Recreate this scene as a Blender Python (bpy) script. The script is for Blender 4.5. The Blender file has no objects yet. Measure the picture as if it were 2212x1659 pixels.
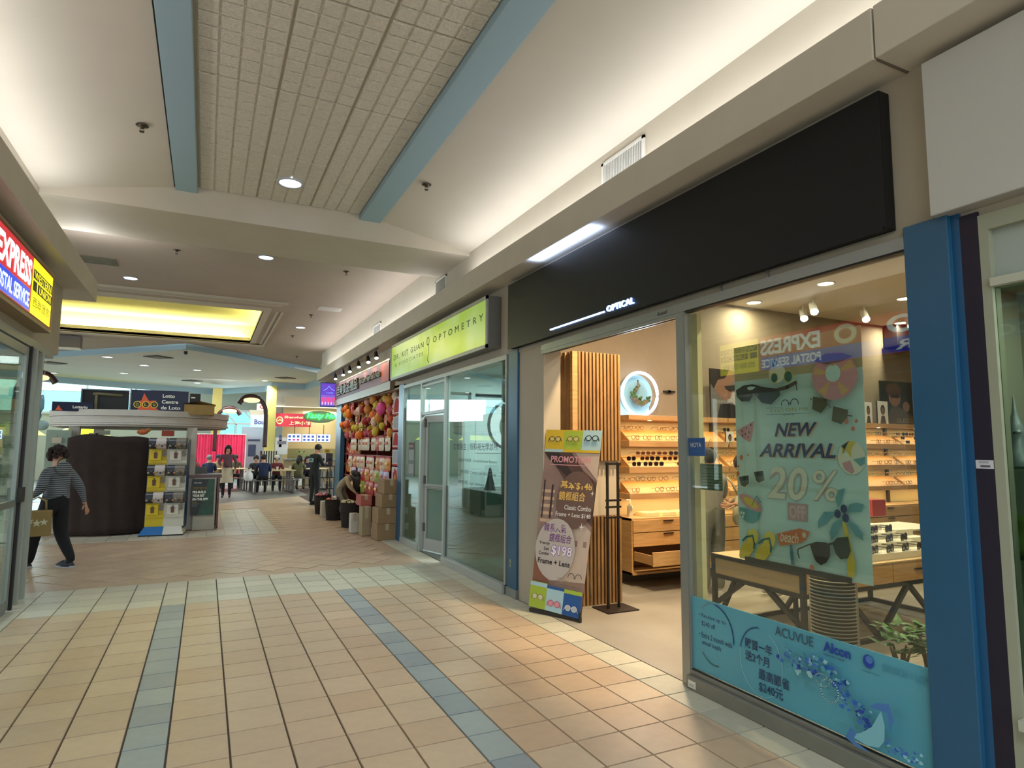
import bpy, bmesh, math, random
from mathutils import Vector, Matrix, Euler
random.seed(7)
SC = bpy.context.scene
COL = SC.collection
PI = math.pi

# ---------------------------------------------------------------- camera, world, exposure, big lights
def make_camera():
    yaw, pitch, roll = math.radians(25.86), math.radians(5.773), math.radians(0.393)
    f = Vector((math.sin(yaw)*math.cos(pitch), math.cos(yaw)*math.cos(pitch), math.sin(pitch)))
    r0 = f.cross(Vector((0, 0, 1))).normalized()
    u0 = r0.cross(f)
    r = math.cos(roll)*r0 + math.sin(roll)*u0
    u = -math.sin(roll)*r0 + math.cos(roll)*u0
    m = Matrix(((r.x, u.x, -f.x, 0), (r.y, u.y, -f.y, 0), (r.z, u.z, -f.z, 1.55), (0, 0, 0, 1)))
    cd = bpy.data.cameras.new('camera')
    cd.sensor_width = 36.0
    cd.lens = 1357.3/2212*36.0
    cd.clip_start = 0.05
    co = bpy.data.objects.new('camera', cd)
    co.matrix_world = m
    COL.objects.link(co)
    SC.camera = co
make_camera()

SC.view_settings.view_transform = 'Standard'
SC.view_settings.look = 'None'
SC.view_settings.gamma = 1.0
SC.view_settings.use_curve_mapping = False
SC.view_settings.exposure = 0.85

W = bpy.data.worlds.new('world')
SC.world = W
W.use_nodes = True
W.node_tree.nodes['Background'].inputs[0].default_value = (0.62, 0.70, 0.74, 1)
W.node_tree.nodes['Background'].inputs[1].default_value = 2.2

def kelvin(name, loc, size, power, color, rot=(0, 0, 0), size_y=None, spread=None):
    ld = bpy.data.lights.new(name, 'AREA')
    ld.energy = power
    ld.color = color
    ld.size = size
    if size_y:
        ld.shape = 'RECTANGLE'
        ld.size_y = size_y
    else:
        ld.shape = 'DISK'
    if spread:
        ld.spread = spread
    o = bpy.data.objects.new(name, ld)
    o.location = loc
    o.rotation_euler = rot
    COL.objects.link(o)
    return o

COVE = (0.97, 0.98, 1.0)
# one downlight behind the viewer is added further down as fill

WARM = (1.0, 0.74, 0.42)
# fluorescent tubes lying on the two cove ledges, shining up
for (y0, y1, p) in ((-2, 7.3, 19), (8.7, 18.0, 20)):
    kelvin('cove_tube_light', (2.82, (y0+y1)/2, 3.65), 0.16, p, COVE, (PI, 0, 0), y1-y0)
for (y0, y1, p) in ((-2, 7.3, 19), (8.7, 9.4, 6)):
    kelvin('cove_tube_light', (-1.45, (y0+y1)/2, 3.65), 0.16, p, COVE, (PI, 0, 0), y1-y0)

# ---------------------------------------------------------------- colours and materials
def lin(c):
    c /= 255.0
    return c/12.92 if c <= 0.04045 else ((c+0.055)/1.055)**2.4
def rgb(r, g, b):
    return (lin(r), lin(g), lin(b), 1)
MATS = {}
def mat(name, col, rough=0.6, metal=0.0, emit=0.0, noise=0.0, nscale=8.0, bump=0.0, bscale=60.0, spec=0.5, coat=0.0, stretch=None, alpha=None, trans=0.0):
    if name in MATS:
        return MATS[name]
    m = bpy.data.materials.new(name)
    m.use_nodes = True
    nt = m.node_tree
    b = nt.nodes['Principled BSDF']
    c = rgb(*col)
    b.inputs['Base Color'].default_value = c
    b.inputs['Roughness'].default_value = rough
    b.inputs['Metallic'].default_value = metal
    b.inputs['Specular IOR Level'].default_value = spec
    b.inputs['Coat Weight'].default_value = coat
    b.inputs['Transmission Weight'].default_value = trans
    if emit:
        b.inputs['Emission Color'].default_value = c
        b.inputs['Emission Strength'].default_value = emit
    if alpha is not None:
        b.inputs['Alpha'].default_value = alpha
    if noise or bump:
        tc = nt.nodes.new('ShaderNodeTexCoord')
        mp = nt.nodes.new('ShaderNodeMapping')
        if stretch:
            mp.inputs['Scale'].default_value = stretch
        nt.links.new(tc.outputs['Object'], mp.inputs['Vector'])
    if noise:
        n = nt.nodes.new('ShaderNodeTexNoise')
        n.inputs['Scale'].default_value = nscale
        n.inputs['Detail'].default_value = 5
        nt.links.new(mp.outputs['Vector'], n.inputs['Vector'])
        cr = nt.nodes.new('ShaderNodeValToRGB')
        cr.color_ramp.elements[0].position = 0.3
        cr.color_ramp.elements[1].position = 0.7
        cr.color_ramp.elements[0].color = tuple(max(0, v*(1-noise)) for v in c[:3])+(1,)
        cr.color_ramp.elements[1].color = tuple(min(1, v*(1+noise)) for v in c[:3])+(1,)
        nt.links.new(n.outputs['Fac'], cr.inputs['Fac'])
        nt.links.new(cr.outputs['Color'], b.inputs['Base Color'])
    if bump:
        n2 = nt.nodes.new('ShaderNodeTexNoise')
        n2.inputs['Scale'].default_value = bscale
        n2.inputs['Detail'].default_value = 3
        nt.links.new(mp.outputs['Vector'], n2.inputs['Vector'])
        bp = nt.nodes.new('ShaderNodeBump')
        bp.inputs['Strength'].default_value = bump
        bp.inputs['Distance'].default_value = 0.02
        nt.links.new(n2.outputs['Fac'], bp.inputs['Height'])
        nt.links.new(bp.outputs['Normal'], b.inputs['Normal'])
    MATS[name] = m
    return m

def glass(name, tint=(235, 245, 240), refl=1.0, rough=0.0, haze=0.0, hazecol=(200, 215, 205), ior=1.5):
    if name in MATS:
        return MATS[name]
    m = bpy.data.materials.new(name)
    m.use_nodes = True
    nt = m.node_tree
    nt.nodes.clear()
    out = nt.nodes.new('ShaderNodeOutputMaterial')
    tr = nt.nodes.new('ShaderNodeBsdfTransparent')
    tr.inputs[0].default_value = rgb(*tint)
    gl = nt.nodes.new('ShaderNodeBsdfGlossy')
    gl.inputs['Roughness'].default_value = rough
    gl.inputs['Color'].default_value = (refl, refl, refl, 1)
    fr = nt.nodes.new('ShaderNodeFresnel')
    ge = nt.nodes.new('ShaderNodeNewGeometry')
    mr = nt.nodes.new('ShaderNodeMapRange')      # keeps the pane's back faces from total reflection
    mr.inputs['To Min'].default_value = ior
    mr.inputs['To Max'].default_value = 1.0/ior
    nt.links.new(ge.outputs['Backfacing'], mr.inputs['Value'])
    nt.links.new(mr.outputs['Result'], fr.inputs['IOR'])
    mx = nt.nodes.new('ShaderNodeMixShader')
    nt.links.new(fr.outputs[0], mx.inputs[0])
    nt.links.new(gl.outputs[0], mx.inputs[2])
    if haze:
        df = nt.nodes.new('ShaderNodeBsdfDiffuse')
        df.inputs[0].default_value = rgb(*hazecol)
        m2 = nt.nodes.new('ShaderNodeMixShader')
        m2.inputs[0].default_value = haze
        nt.links.new(tr.outputs[0], m2.inputs[1])
        nt.links.new(df.outputs[0], m2.inputs[2])
        nt.links.new(m2.outputs[0], mx.inputs[1])
    else:
        nt.links.new(tr.outputs[0], mx.inputs[1])
    nt.links.new(mx.outputs[0], out.inputs[0])
    MATS[name] = m
    return m

def stripes(name, c1, c2, scale, direction='Z', rough=0.8, distort=0.0, fac=0.5, emit=0):
    if name in MATS:
        return MATS[name]
    m = mat(name, c1, rough)
    nt = m.node_tree
    b = nt.nodes['Principled BSDF']
    tc = nt.nodes.new('ShaderNodeTexCoord')
    w = nt.nodes.new('ShaderNodeTexWave')
    w.bands_direction = direction
    w.inputs['Scale'].default_value = scale
    w.inputs['Distortion'].default_value = distort
    nt.links.new(tc.outputs['Object'], w.inputs['Vector'])
    cr = nt.nodes.new('ShaderNodeValToRGB')
    cr.color_ramp.elements[0].position = fac-0.05
    cr.color_ramp.elements[1].position = fac+0.05
    cr.color_ramp.elements[0].color = rgb(*c1)
    cr.color_ramp.elements[1].color = rgb(*c2)
    nt.links.new(w.outputs['Fac'], cr.inputs['Fac'])
    nt.links.new(cr.outputs['Color'], b.inputs['Base Color'])
    return m

def woodmat(name, c1, c2, scale=(1, 1, 12), rough=0.5):
    if name in MATS:
        return MATS[name]
    m = mat(name, c1, rough)
    nt = m.node_tree
    b = nt.nodes['Principled BSDF']
    tc = nt.nodes.new('ShaderNodeTexCoord')
    mp = nt.nodes.new('ShaderNodeMapping')
    mp.inputs['Scale'].default_value = scale
    n = nt.nodes.new('ShaderNodeTexNoise')
    n.inputs['Scale'].default_value = 3.0
    n.inputs['Detail'].default_value = 6
    n.inputs['Distortion'].default_value = 0.6
    nt.links.new(tc.outputs['Object'], mp.inputs['Vector'])
    nt.links.new(mp.outputs['Vector'], n.inputs['Vector'])
    cr = nt.nodes.new('ShaderNodeValToRGB')
    cr.color_ramp.elements[0].position = 0.35
    cr.color_ramp.elements[1].position = 0.65
    cr.color_ramp.elements[0].color = rgb(*c1)
    cr.color_ramp.elements[1].color = rgb(*c2)
    nt.links.new(n.outputs['Fac'], cr.inputs['Fac'])
    nt.links.new(cr.outputs['Color'], b.inputs['Base Color'])
    return m

# ---------------------------------------------------------------- mesh builder
ORG = {}
def tag(o, label=None, cat=None, group=None, kind=None):
    if label: o['label'] = label
    if cat: o['category'] = cat
    if group: o['group'] = group
    if kind: o['kind'] = kind
    return o
def thing(name, label, cat, loc=(0, 0, 0), rz=0.0, group=None):
    o = bpy.data.objects.new(name, None)
    o.empty_display_size = 0.1
    COL.objects.link(o)
    o.location = loc
    o.rotation_euler = (0, 0, rz)
    ORG[o] = Vector(loc)
    return tag(o, label, cat, group)

class MB:
    """collects shapes; build() links them as one mesh object"""
    def __init__(s):
        s.v, s.f, s.mi, s.ms, s.cur, s.sm = [], [], [], [], 0, []
        s.smooth = False
    def m(s, material):
        if material not in s.ms:
            s.ms.append(material)
        s.cur = s.ms.index(material)
        return s
    def add(s, vs, fs, smooth=None):
        k = len(s.v)
        s.v += [Vector(p) for p in vs]
        for f in fs:
            s.f.append([i+k for i in f])
            s.mi.append(s.cur)
            s.sm.append(s.smooth if smooth is None else smooth)
        return s
    def box(s, a, b, inset=0.0, axis=2):
        x0, y0, z0 = (min(a[i], b[i]) for i in range(3))
        x1, y1, z1 = (max(a[i], b[i]) for i in range(3))
        i = inset
        vs = [(x0, y0, z0), (x1, y0, z0), (x1, y1, z0), (x0, y1, z0), (x0+i, y0+i, z1), (x1-i, y0+i, z1), (x1-i, y1-i, z1), (x0+i, y1-i, z1)]
        return s.add(vs, [(0, 3, 2, 1), (4, 5, 6, 7), (0, 1, 5, 4), (1, 2, 6, 5), (2, 3, 7, 6), (3, 0, 4, 7)])
    def cbox(s, a, b, r=0.01):
        """box with chamfered edges"""
        bm = bmesh.new()
        bmesh.ops.create_cube(bm, size=1)
        c = [(a[i]+b[i])/2 for i in range(3)]; d = [abs(b[i]-a[i]) for i in range(3)]
        for v in bm.verts:
            v.co = Vector((c[0]+v.co.x*d[0], c[1]+v.co.y*d[1], c[2]+v.co.z*d[2]))
        bmesh.ops.bevel(bm, geom=bm.edges[:], offset=min(r, min(d)*0.45), segments=2, affect='EDGES', profile=0.6)
        bm.verts.index_update()
        s.add([v.co.copy() for v in bm.verts], [[v.index for v in f.verts] for f in bm.faces])
        bm.free()
        return s
    def obox(s, c, d, M):
        vs = []
        for z in (-.5, .5):
            for (x, y) in ((-.5, -.5), (.5, -.5), (.5, .5), (-.5, .5)):
                vs.append(Vector(c) + M @ Vector((x*d[0], y*d[1], z*d[2])))
        return s.add(vs, [(0, 3, 2, 1), (4, 5, 6, 7), (0, 1, 5, 4), (1, 2, 6, 5), (2, 3, 7, 6), (3, 0, 4, 7)])
    def bar(s, p, q, w=0.03, h=None):
        p, q = Vector(p), Vector(q)
        h = h or w
        d = q-p
        z = d.normalized()
        x = z.cross(Vector((0, 0, 1)))
        if x.length < 1e-4: x = Vector((1, 0, 0))
        x.normalize(); y = z.cross(x)
        M = Matrix((x, y, z)).transposed()
        return s.obox((p+q)/2, (w, h, d.length), M)
    def cyl(s, p, q, r, r2=None, n=16, caps=True, smooth=True):
        p, q = Vector(p), Vector(q)
        r2 = r if r2 is None else r2
        z = (q-p).normalized()
        x = z.cross(Vector((0, 0, 1)))
        if x.length < 1e-4: x = Vector((1, 0, 0))
        x.normalize(); y = z.cross(x)
        k = len(s.v)
        vs = []
        for (c, rr) in ((p, r), (q, r2)):
            for i in range(n):
                a = 2*PI*i/n
                vs.append(c + x*rr*math.cos(a) + y*rr*math.sin(a))
        s.add(vs, [(i, (i+1) % n, n+(i+1) % n, n+i) for i in range(n)], smooth)
        if caps:
            s.add([vs[i] for i in range(n)], [tuple(range(n))[::-1]], False)
            s.add([vs[n+i] for i in range(n)], [tuple(range(n))], False)
        return s
    def tube(s, pts, r, n=8, closed=False):
        pts = [Vector(p) for p in pts]
        N = len(pts)
        rings = []
        up = Vector((0, 0, 1))
        for i, p in enumerate(pts):
            a = pts[(i-1) % N] if (closed or i > 0) else p
            b = pts[(i+1) % N] if (closed or i < N-1) else p
            t = (b-a).normalized()
            x = t.cross(up)
            if x.length < 0.05: x = t.cross(Vector((0.3, 1, 0)))
            x.normalize(); y = t.cross(x)
            rr = r[i] if isinstance(r, (list, tuple)) else r
            rings.append([p + x*rr*math.cos(2*PI*j/n) + y*rr*math.sin(2*PI*j/n) for j in range(n)])
        vs = [v for ring in rings for v in ring]
        fs = []
        for i in range(N if closed else N-1):
            k, l = i*n, ((i+1) % N)*n
            fs += [(k+j, k+(j+1) % n, l+(j+1) % n, l+j) for j in range(n)]
        if not closed:
            fs += [tuple(range(n))[::-1], tuple((N-1)*n+j for j in range(n))]
        return s.add(vs, fs, True)
    def ball(s, c, r, n=12, m=8):
        r = (r, r, r) if not isinstance(r, (tuple, list)) else r
        c = Vector(c)
        vs = [c+Vector((0, 0, r[2]))]
        for i in range(1, m):
            a = PI*i/m
            for j in range(n):
                b = 2*PI*j/n
                vs.append(c+Vector((r[0]*math.sin(a)*math.cos(b), r[1]*math.sin(a)*math.sin(b), r[2]*math.cos(a))))
        vs.append(c-Vector((0, 0, r[2])))
        fs = [(0, 1+j, 1+(j+1) % n) for j in range(n)]
        for i in range(m-2):
            k, l = 1+i*n, 1+(i+1)*n
            fs += [(k+j, l+j, l+(j+1) % n, k+(j+1) % n) for j in range(n)]
        k = 1+(m-2)*n
        fs += [(k+j, len(vs)-1, k+(j+1) % n) for j in range(n)]
        return s.add(vs, fs, True)
    def lathe(s, prof, c=(0, 0, 0), n=24, smooth=True, sx=1, sy=1):
        c = Vector(c)
        vs = []
        for (r, z) in prof:
            for j in range(n):
                a = 2*PI*j/n
                vs.append(c+Vector((r*sx*math.cos(a), r*sy*math.sin(a), z)))
        fs = []
        for i in range(len(prof)-1):
            k, l = i*n, (i+1)*n
            fs += [(k+j, k+(j+1) % n, l+(j+1) % n, l+j) for j in range(n)]
        s.add(vs, fs, smooth)
        s.add(vs[:n], [tuple(range(n))[::-1]], False)
        s.add(vs[-n:], [tuple(range(n))], False)
        return s
    def prism(s, pts, o, u, v, w, d=0.001):
        """polygon pts (a,b) in the plane o+a*u+b*v, thickness d along w"""
        o, u, v, w = Vector(o), Vector(u), Vector(v), Vector(w)
        n = len(pts)
        A = [o+u*a+v*b for a, b in pts]
        B = [p+w*d for p in A]
        return s.add(A+B, [tuple(range(n))[::-1], tuple(range(n, 2*n))]+[(i, (i+1) % n, n+(i+1) % n, n+i) for i in range(n)], False)
    def build(s, name, parent=None, world=True, material=None, bevel=0.0, label=None, kind=None):
        me = bpy.data.meshes.new(name)
        off = ORG.get(parent, Vector((0, 0, 0))) if (parent is not None and world) else Vector((0, 0, 0))
        me.from_pydata([tuple(p-off) for p in s.v], [], s.f)
        if material: s.ms = [material]
        for mm in s.ms: me.materials.append(mm)
        me.polygons.foreach_set('material_index', s.mi)
        me.polygons.foreach_set('use_smooth', s.sm)
        me.update()
        bm = bmesh.new(); bm.from_mesh(me)
        bmesh.ops.recalc_face_normals(bm, faces=bm.faces[:])
        bm.to_mesh(me); bm.free()
        o = bpy.data.objects.new(name, me)
        COL.objects.link(o)
        ORG[o] = off
        if parent is not None: o.parent = parent
        if bevel:
            b = o.modifiers.new('bevel', 'BEVEL')
            b.width = bevel; b.segments = 2; b.limit_method = 'ANGLE'
        if label: o['label'] = label
        if kind: o['kind'] = kind
        return o
def struct(name, mb, **k):
    o = mb.build(name, **k)
    if o.parent is None: o['kind'] = 'structure'
    return o
def single(name, mb, label, cat, group=None, **k):
    o = mb.build(name, **k)
    return tag(o, label, cat, group)
def copytree(src, loc=None, rz=None, label=None, group=None, parent=None):
    c = src.copy()
    COL.objects.link(c)
    if parent is not None: c.parent = parent
    if loc is not None:
        c.location = loc
        ORG[c] = Vector(loc)
    if rz is not None: c.rotation_euler = (0, 0, rz)
    if label: c['label'] = label
    if group: c['group'] = group
    for ch in list(src.children):
        copytree(ch, parent=c)
    return c
ORD_ = 'first second third fourth fifth sixth seventh eighth ninth tenth eleventh twelfth thirteenth fourteenth'.split()

class Fr:
    """a flat frame: o origin (lower left), u right, v up, n out towards the viewer"""
    def __init__(s, o, u, v):
        s.o, s.u, s.v = Vector(o), Vector(u).normalized(), Vector(v).normalized()
        s.n = s.u.cross(s.v)
        s.k = 0
        s.mb = MB()
        s.step = 0.0004
    def lift(s, z=None):
        s.k += 1
        return s.o + s.n*(s.step*s.k)
    def poly(s, pts, m):
        s.mb.m(m).prism(pts, s.lift(), s.u, s.v, s.n, s.step)
        return s
    def rect(s, x0, y0, x1, y1, m):
        return s.poly([(x0, y0), (x1, y0), (x1, y1), (x0, y1)], m)
    def ell(s, cx, cy, rx, ry, m, n=24, a0=0, a1=2*PI, rot=0):
        pts = []
        for i in range(n):
            a = a0+(a1-a0)*i/(n if a1-a0 > 6.2 else n-1)
            x, y = rx*math.cos(a), ry*math.sin(a)
            pts.append((cx+x*math.cos(rot)-y*math.sin(rot), cy+x*math.sin(rot)+y*math.cos(rot)))
        return s.poly(pts, m)
    def line(s, pts, w, m):
        o = s.lift()
        s.mb.m(m)
        for (a, b) in zip(pts[:-1], pts[1:]):
            d = Vector((b[0]-a[0], b[1]-a[1])); L = d.length or 1e-6; d /= L
            p = Vector((-d.y, d.x))*w/2
            e = d*w*0.3
            q = [(a[0]-e.x+p.x, a[1]-e.y+p.y), (a[0]-e.x-p.x, a[1]-e.y-p.y), (b[0]+e.x-p.x, b[1]+e.y-p.y), (b[0]+e.x+p.x, b[1]+e.y+p.y)]
            s.mb.prism(q, o, s.u, s.v, s.n, s.step)
        return s
    def ring(s, cx, cy, rx, ry, w, m, n=28, a0=0, a1=2*PI):
        pts = [(cx+rx*math.cos(a0+(a1-a0)*i/n), cy+ry*math.sin(a0+(a1-a0)*i/n)) for i in range(n+1)]
        return s.line(pts, w, m)
    def text(s, t, x, y, h, m, w=None, shear=0.0, bold=0.0, depth=None, align='L', spacing=1.0):
        """text with lower-left corner at x,y; cap height h; stretched to the width w"""
        cu = bpy.data.curves.new('t', 'FONT')
        cu.body = t
        cu.size = 1.0
        cu.shear = shear
        cu.offset = bold
        cu.space_character = spacing
        cu.resolution_u = 3
        ob = bpy.data.objects.new('t', cu)
        COL.objects.link(ob)
        bpy.context.view_layer.update()
        dg = bpy.context.evaluated_depsgraph_get()
        me = bpy.data.meshes.new_from_object(ob.evaluated_get(dg))
        bpy.data.objects.remove(ob)
        if len(me.vertices) == 0:
            return s
        xs = [v.co.x for v in me.vertices]; ys = [v.co.y for v in me.vertices]
        x0, x1, y0, y1 = min(xs), max(xs), min(ys), max(ys)
        sy = h/(y1-y0)
        sx = sy if w is None else w/(x1-x0)
        W_ = (x1-x0)*sx
        dx = x if align == 'L' else (x-W_/2 if align == 'C' else x-W_)
        o = s.lift() + s.n*s.step
        if depth: o = o + s.n*depth
        vs = [o + s.u*(dx+(v.co.x-x0)*sx) + s.v*(y+(v.co.y-y0)*sy) for v in me.vertices]
        fs = [list(p.vertices) for p in me.polygons]
        s.mb.m(m).add(vs, fs, False)
        if depth:
            # side walls back to the panel
            ec = {}
            for f in fs:
                for i in range(len(f)):
                    e = (f[i], f[(i+1) % len(f)])
                    ec[e] = ec.get(e, 0)+1
            k = len(vs)
            back = [p - s.n*depth for p in vs]
            side = [(a, b, b+k, a+k) for (a, b) in ec if (b, a) not in ec]
            s.mb.add(vs+back, side, False)
        bpy.data.meshes.remove(me)
        return s
    def build(s, name, parent, label=None):
        return s.mb.build(name, parent, label=label)

# common materials
CREAM = mat('cream_paint', (196, 187, 170), 0.7, noise=0.03, nscale=3)
DRY = mat('beige_drywall', (176, 165, 146), 0.75, noise=0.03, nscale=2)
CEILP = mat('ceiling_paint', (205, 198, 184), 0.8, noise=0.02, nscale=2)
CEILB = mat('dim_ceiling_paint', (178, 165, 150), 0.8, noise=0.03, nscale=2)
BLUEB = mat('pale_blue_paint', (150, 178, 190), 0.6)
BLUE = mat('blue_pillar_paint', (34, 84, 116), 0.35, noise=0.03, nscale=5)
ALU = mat('brushed_aluminium', (150, 155, 152), 0.38, 0.7)
ALUW = mat('satin_silver_frame', (168, 170, 164), 0.45, 0.35)
BLACK = mat('black_metal', (22, 20, 20), 0.45)
BLKG = mat('black_gloss', (14, 14, 17), 0.18)
WHITE = mat('white_paint', (215, 213, 205), 0.5)
GLASS = glass('clear_glass', (236, 242, 236), ior=1.62)
GROUT = mat('dark_grout', (92, 78, 66), 0.9)
CARD = mat('brown_cardboard', (150, 118, 80), 0.85, noise=0.08, nscale=6)
EM_W = mat('lamp_white', (235, 240, 255), 0.5, emit=6)
SKIN = mat('skin', (190, 140, 112), 0.55, noise=0.04)
HAIRM = mat('black_hair', (20, 16, 14), 0.55, noise=0.4, nscale=60, bump=0.6, bscale=120)
# ================================================================ THE SETTING
XR, XL = 2.97, -1.60
# ---- floor slab and tiles
fl = struct('floor', MB().m(GROUT).box((-12, -6, -0.2), (14, 40, -0.012)))
TAN = [mat('tan_tile_%d' % i, c, 0.42, noise=0.05, nscale=14, bump=0.05, bscale=200) for i, c in enumerate([(188, 164, 136), (183, 160, 134), (191, 168, 140), (185, 159, 131)])]
WT = [mat('cream_tile_%d' % i, c, 0.42, noise=0.05, nscale=14) for i, c in enumerate([(190, 184, 162), (183, 178, 158), (196, 189, 168)])]
BT = [mat('grey_blue_tile_%d' % i, c, 0.4, noise=0.05, nscale=14) for i, c in enumerate([(142, 152, 154), (150, 159, 158), (136, 145, 149)])]
GT = mat('grey_food_court_tile', (120, 118, 112), 0.4, noise=0.1, nscale=3)
TANF = mat('far_tan_tile', (178, 154, 128), 0.4, noise=0.08, nscale=5)
xs = [-1.75, -1.455, -1.18, -.89, -.60, -.31, -.10, .19, .48, .765, 1.055, 1.345, 1.55, 1.845, 2.13, 2.42, 2.70, 2.955]
cache = {}
def tile(x0, y0, x1, y1, ms, bulk=None, g=0.004):
    m = random.choice(ms)
    if bulk is not None:
        bulk.m(m).box((x0+g, y0+g, -0.012), (x1-g, y1-g, random.uniform(-.0012, 0)), inset=0.002)
        return
    k = (round(x1-x0, 3), round(y1-y0, 3), m.name)
    cx, cy = (x0+x1)/2, (y0+y1)/2
    if k not in cache:
        dx, dy = (x1-x0)/2-g, (y1-y0)/2-g
        o = MB().m(m).box((-dx, -dy, -0.012), (dx, dy, 0), inset=0.002).build('floor_tile', fl, world=False)
        cache[k] = o.data
    else:
        o = bpy.data.objects.new('floor_tile', cache[k])
        COL.objects.link(o); o.parent = fl
    o.location = (cx, cy, random.uniform(-.0012, 0))
bulk = MB()
rows = []
y = 8.29
while y > -1.5:
    rows.append((y-0.2935, y)); y -= 0.2935
cnt = 0
# nearest rows in view first
def tint(i, r):
    if r[1] > 7.13 or i in (0, 16): return WT
    return BT if i in (5, 11) else TAN
inview, rest = [], []
for r in rows:
    for i in range(17):
        cx, cy = (xs[i]+xs[i+1])/2, (r[0]+r[1])/2
        # kept when ahead of the lens and large enough
        ang = math.degrees(math.atan2(cx, cy))-25.86
        vis = abs(ang) < 39.5 and cy > 2.3 and not (i == 0 and cy < 7.5)
        (inview if vis else rest).append((cy, i, r))
inview.sort()
for n, (cy, i, r) in enumerate(inview):
    tile(xs[i], r[0], xs[i+1], r[1], tint(i, r), None if n < 300 else bulk)
for (cy, i, r) in rest:
    tile(xs[i], r[0], xs[i+1], r[1], tint(i, r), bulk)
# right-hand cream border continuing beside the shops, cream field round the kiosk
y = 8.29
while y < 16:
    tile(2.70, y, 2.955, y+0.2935, WT, bulk); y += 0.2935
y = 8.9
for a in range(-14, -5):
    for b in range(0, 0): pass
x = -4.9
while x < 1.05:
    for r in range(3 if x < 0.2 else 16):
        tile(x, 12.12+r*0.2935, x+0.2935, 12.12+(r+1)*0.2935, WT, bulk)
    x += 0.2935
x = -1.75
while x > -4.7:
    tile(x-0.2935, 8.83, x, 9.12, WT, bulk); x -= 0.2935
bulk.build('floor_tile_field', fl, kind='stuff')
# diagonal tan tiles beyond the cream band
dg = MB()
S = 0.2935
c45 = math.cos(PI/4)
inset_ = 0.004
for a in range(-40, 70):
    for b in range(-40, 70):
        cx, cy = (a-b)*S*c45, 8.3+(a+b)*S*c45
        lo = -1.75 if cy < 9.3 else -6.0
        if not (lo+0.2 < cx < 2.7-0.21 and 8.31+0.2 < cy < 21.4): continue
        if cy > 18.2+abs(cx+0.5)*0.75: continue
        if cy > 11.93 and cy < 13.2 and cx < 1.25: continue
        if cy > 11.93 and cy < 17.1 and -0.0 < cx < 1.3: continue
        if 13.0 <= cy and cx < 0.0: continue
        h = S/2-inset_
        dg.m(random.choice(TAN[:2]+[TANF]))
        vs = []
        z1 = random.uniform(-.001, 0)
        for z in (-0.012, z1):
            for (p, q) in ((-h, -h), (h, -h), (h, h), (-h, h)):
                vs.append((cx+(p-q)*c45, cy+(p+q)*c45, z))
        dg.add(vs, [(4, 5, 6, 7), (0, 1, 5, 4), (1, 2, 6, 5), (2, 3, 7, 6), (3, 0, 4, 7)])
dg.build('diagonal_floor_tiles', fl, kind='stuff')
fill = MB().m(TANF)
fill.box((-1.75, 8.29, -0.012), (2.7, 8.6, -0.006)).box((-6, 8.6, -0.012), (2.7, 21.0, -0.0065))
fill.build('floor_joint_bed', fl)
fc = MB().m(GT)
fc.prism([(-12, 21), (-4, 21), (-0.5, 18.3), (3.0, 21.0), (3, 34), (-12, 34)], (0, 0, -0.005), (1, 0, 0), (0, 1, 0), (0, 0, 1), 0.004)
fc.build('food_court_flooring', fl)

# ---- right side: bulkhead, ledge, upper wall
wr = MB().m(DRY)
Y0, Y1 = -6.0, 19.0
wr.box((XR, 1.68, 2.58), (3.30, 16.6, 3.37))            # wall band above the shop fronts
wr.box((XR, Y0, 2.56), (3.30, 1.66, 3.37))
wr.m(CREAM).box((XR, Y0, 3.63), (3.30, Y1, 4.50))
wr.m(DRY).box((XR+.002, 16.6, 3.37), (3.30, Y1, 3.63))
wall_r = struct('wall_right', wr)
lg = MB().m(CREAM)
lg.box((2.72, Y0, 3.37), (XR+.01, 1.752, 3.63)).box((2.72, 1.760, 3.37), (XR+.01, 18.2, 3.63))
ledge = struct('trim_1', lg, bevel=0.006)
ledge['label'] = 'cream light ledge running above the shop signs'
# vertical joint beside the black sign (a shadow gap in the drywall)
MB().m(mat('joint_shadow', (110, 96, 80), 0.9)).box((XR-.002, 1.664, 2.6), (XR+.01, 1.676, 3.37)).box((2.74, 1.752, 3.366), (XR, 1.760, 3.372)).build('drywall_joint', wall_r)
# ---- left side
wl = MB().m(DRY)
wl.box((XL-.35, Y0, 2.58), (XL, 8.84, 3.37))
wl.box((XL-.35, 8.45, 0), (XL-.10, 8.84, 2.58)) if False else None
wl.m(CREAM).box((XL-.35, Y0, 3.63), (XL, 7.42, 4.50))
wl.m(DRY).box((XL-5, 8.50, 2.58), (XL-.35, 8.84, 3.37))
struct('wall_left', wl)
ll = MB().m(CREAM).box((-5, Y0, 3.37), (-1.353, 9.47, 3.63))
struct('trim_2', ll, bevel=0.006)

# ---- vaulted corridor ceiling with two blue beams and a tiled strip
cv = MB().m(CEILP)
def slab(mb, a, b, c, d, t=0.05):
    a, b, c, d = map(Vector, (a, b, c, d))
    up = Vector((0, 0, t))
    mb.add([a, b, c, d, a+up, b+up, c+up, d+up], [(0, 1, 2, 3), (7, 6, 5, 4), (0, 4, 5, 1), (1, 5, 6, 2), (2, 6, 7, 3), (3, 7, 4, 0)])
YC0 = -1.0   # invented ceiling opening behind the viewer, lets the sky in as fill light
slab(cv, (XR, YC0, 4.07), (XR, 7.42, 4.07), (1.78, 7.42, 4.30), (1.78, YC0, 4.30))
slab(cv, (-1.6, YC0, 4.07), (-1.6, 7.42, 4.07), (-.44, 7.42, 4.30), (-.44, YC0, 4.30))
cv.m(BLACK).box((-.46, YC0, 4.305), (-.40, 7.42, 4.36))
ceil1 = struct('ceiling', cv)
bb = MB().m(BLUEB)
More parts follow.
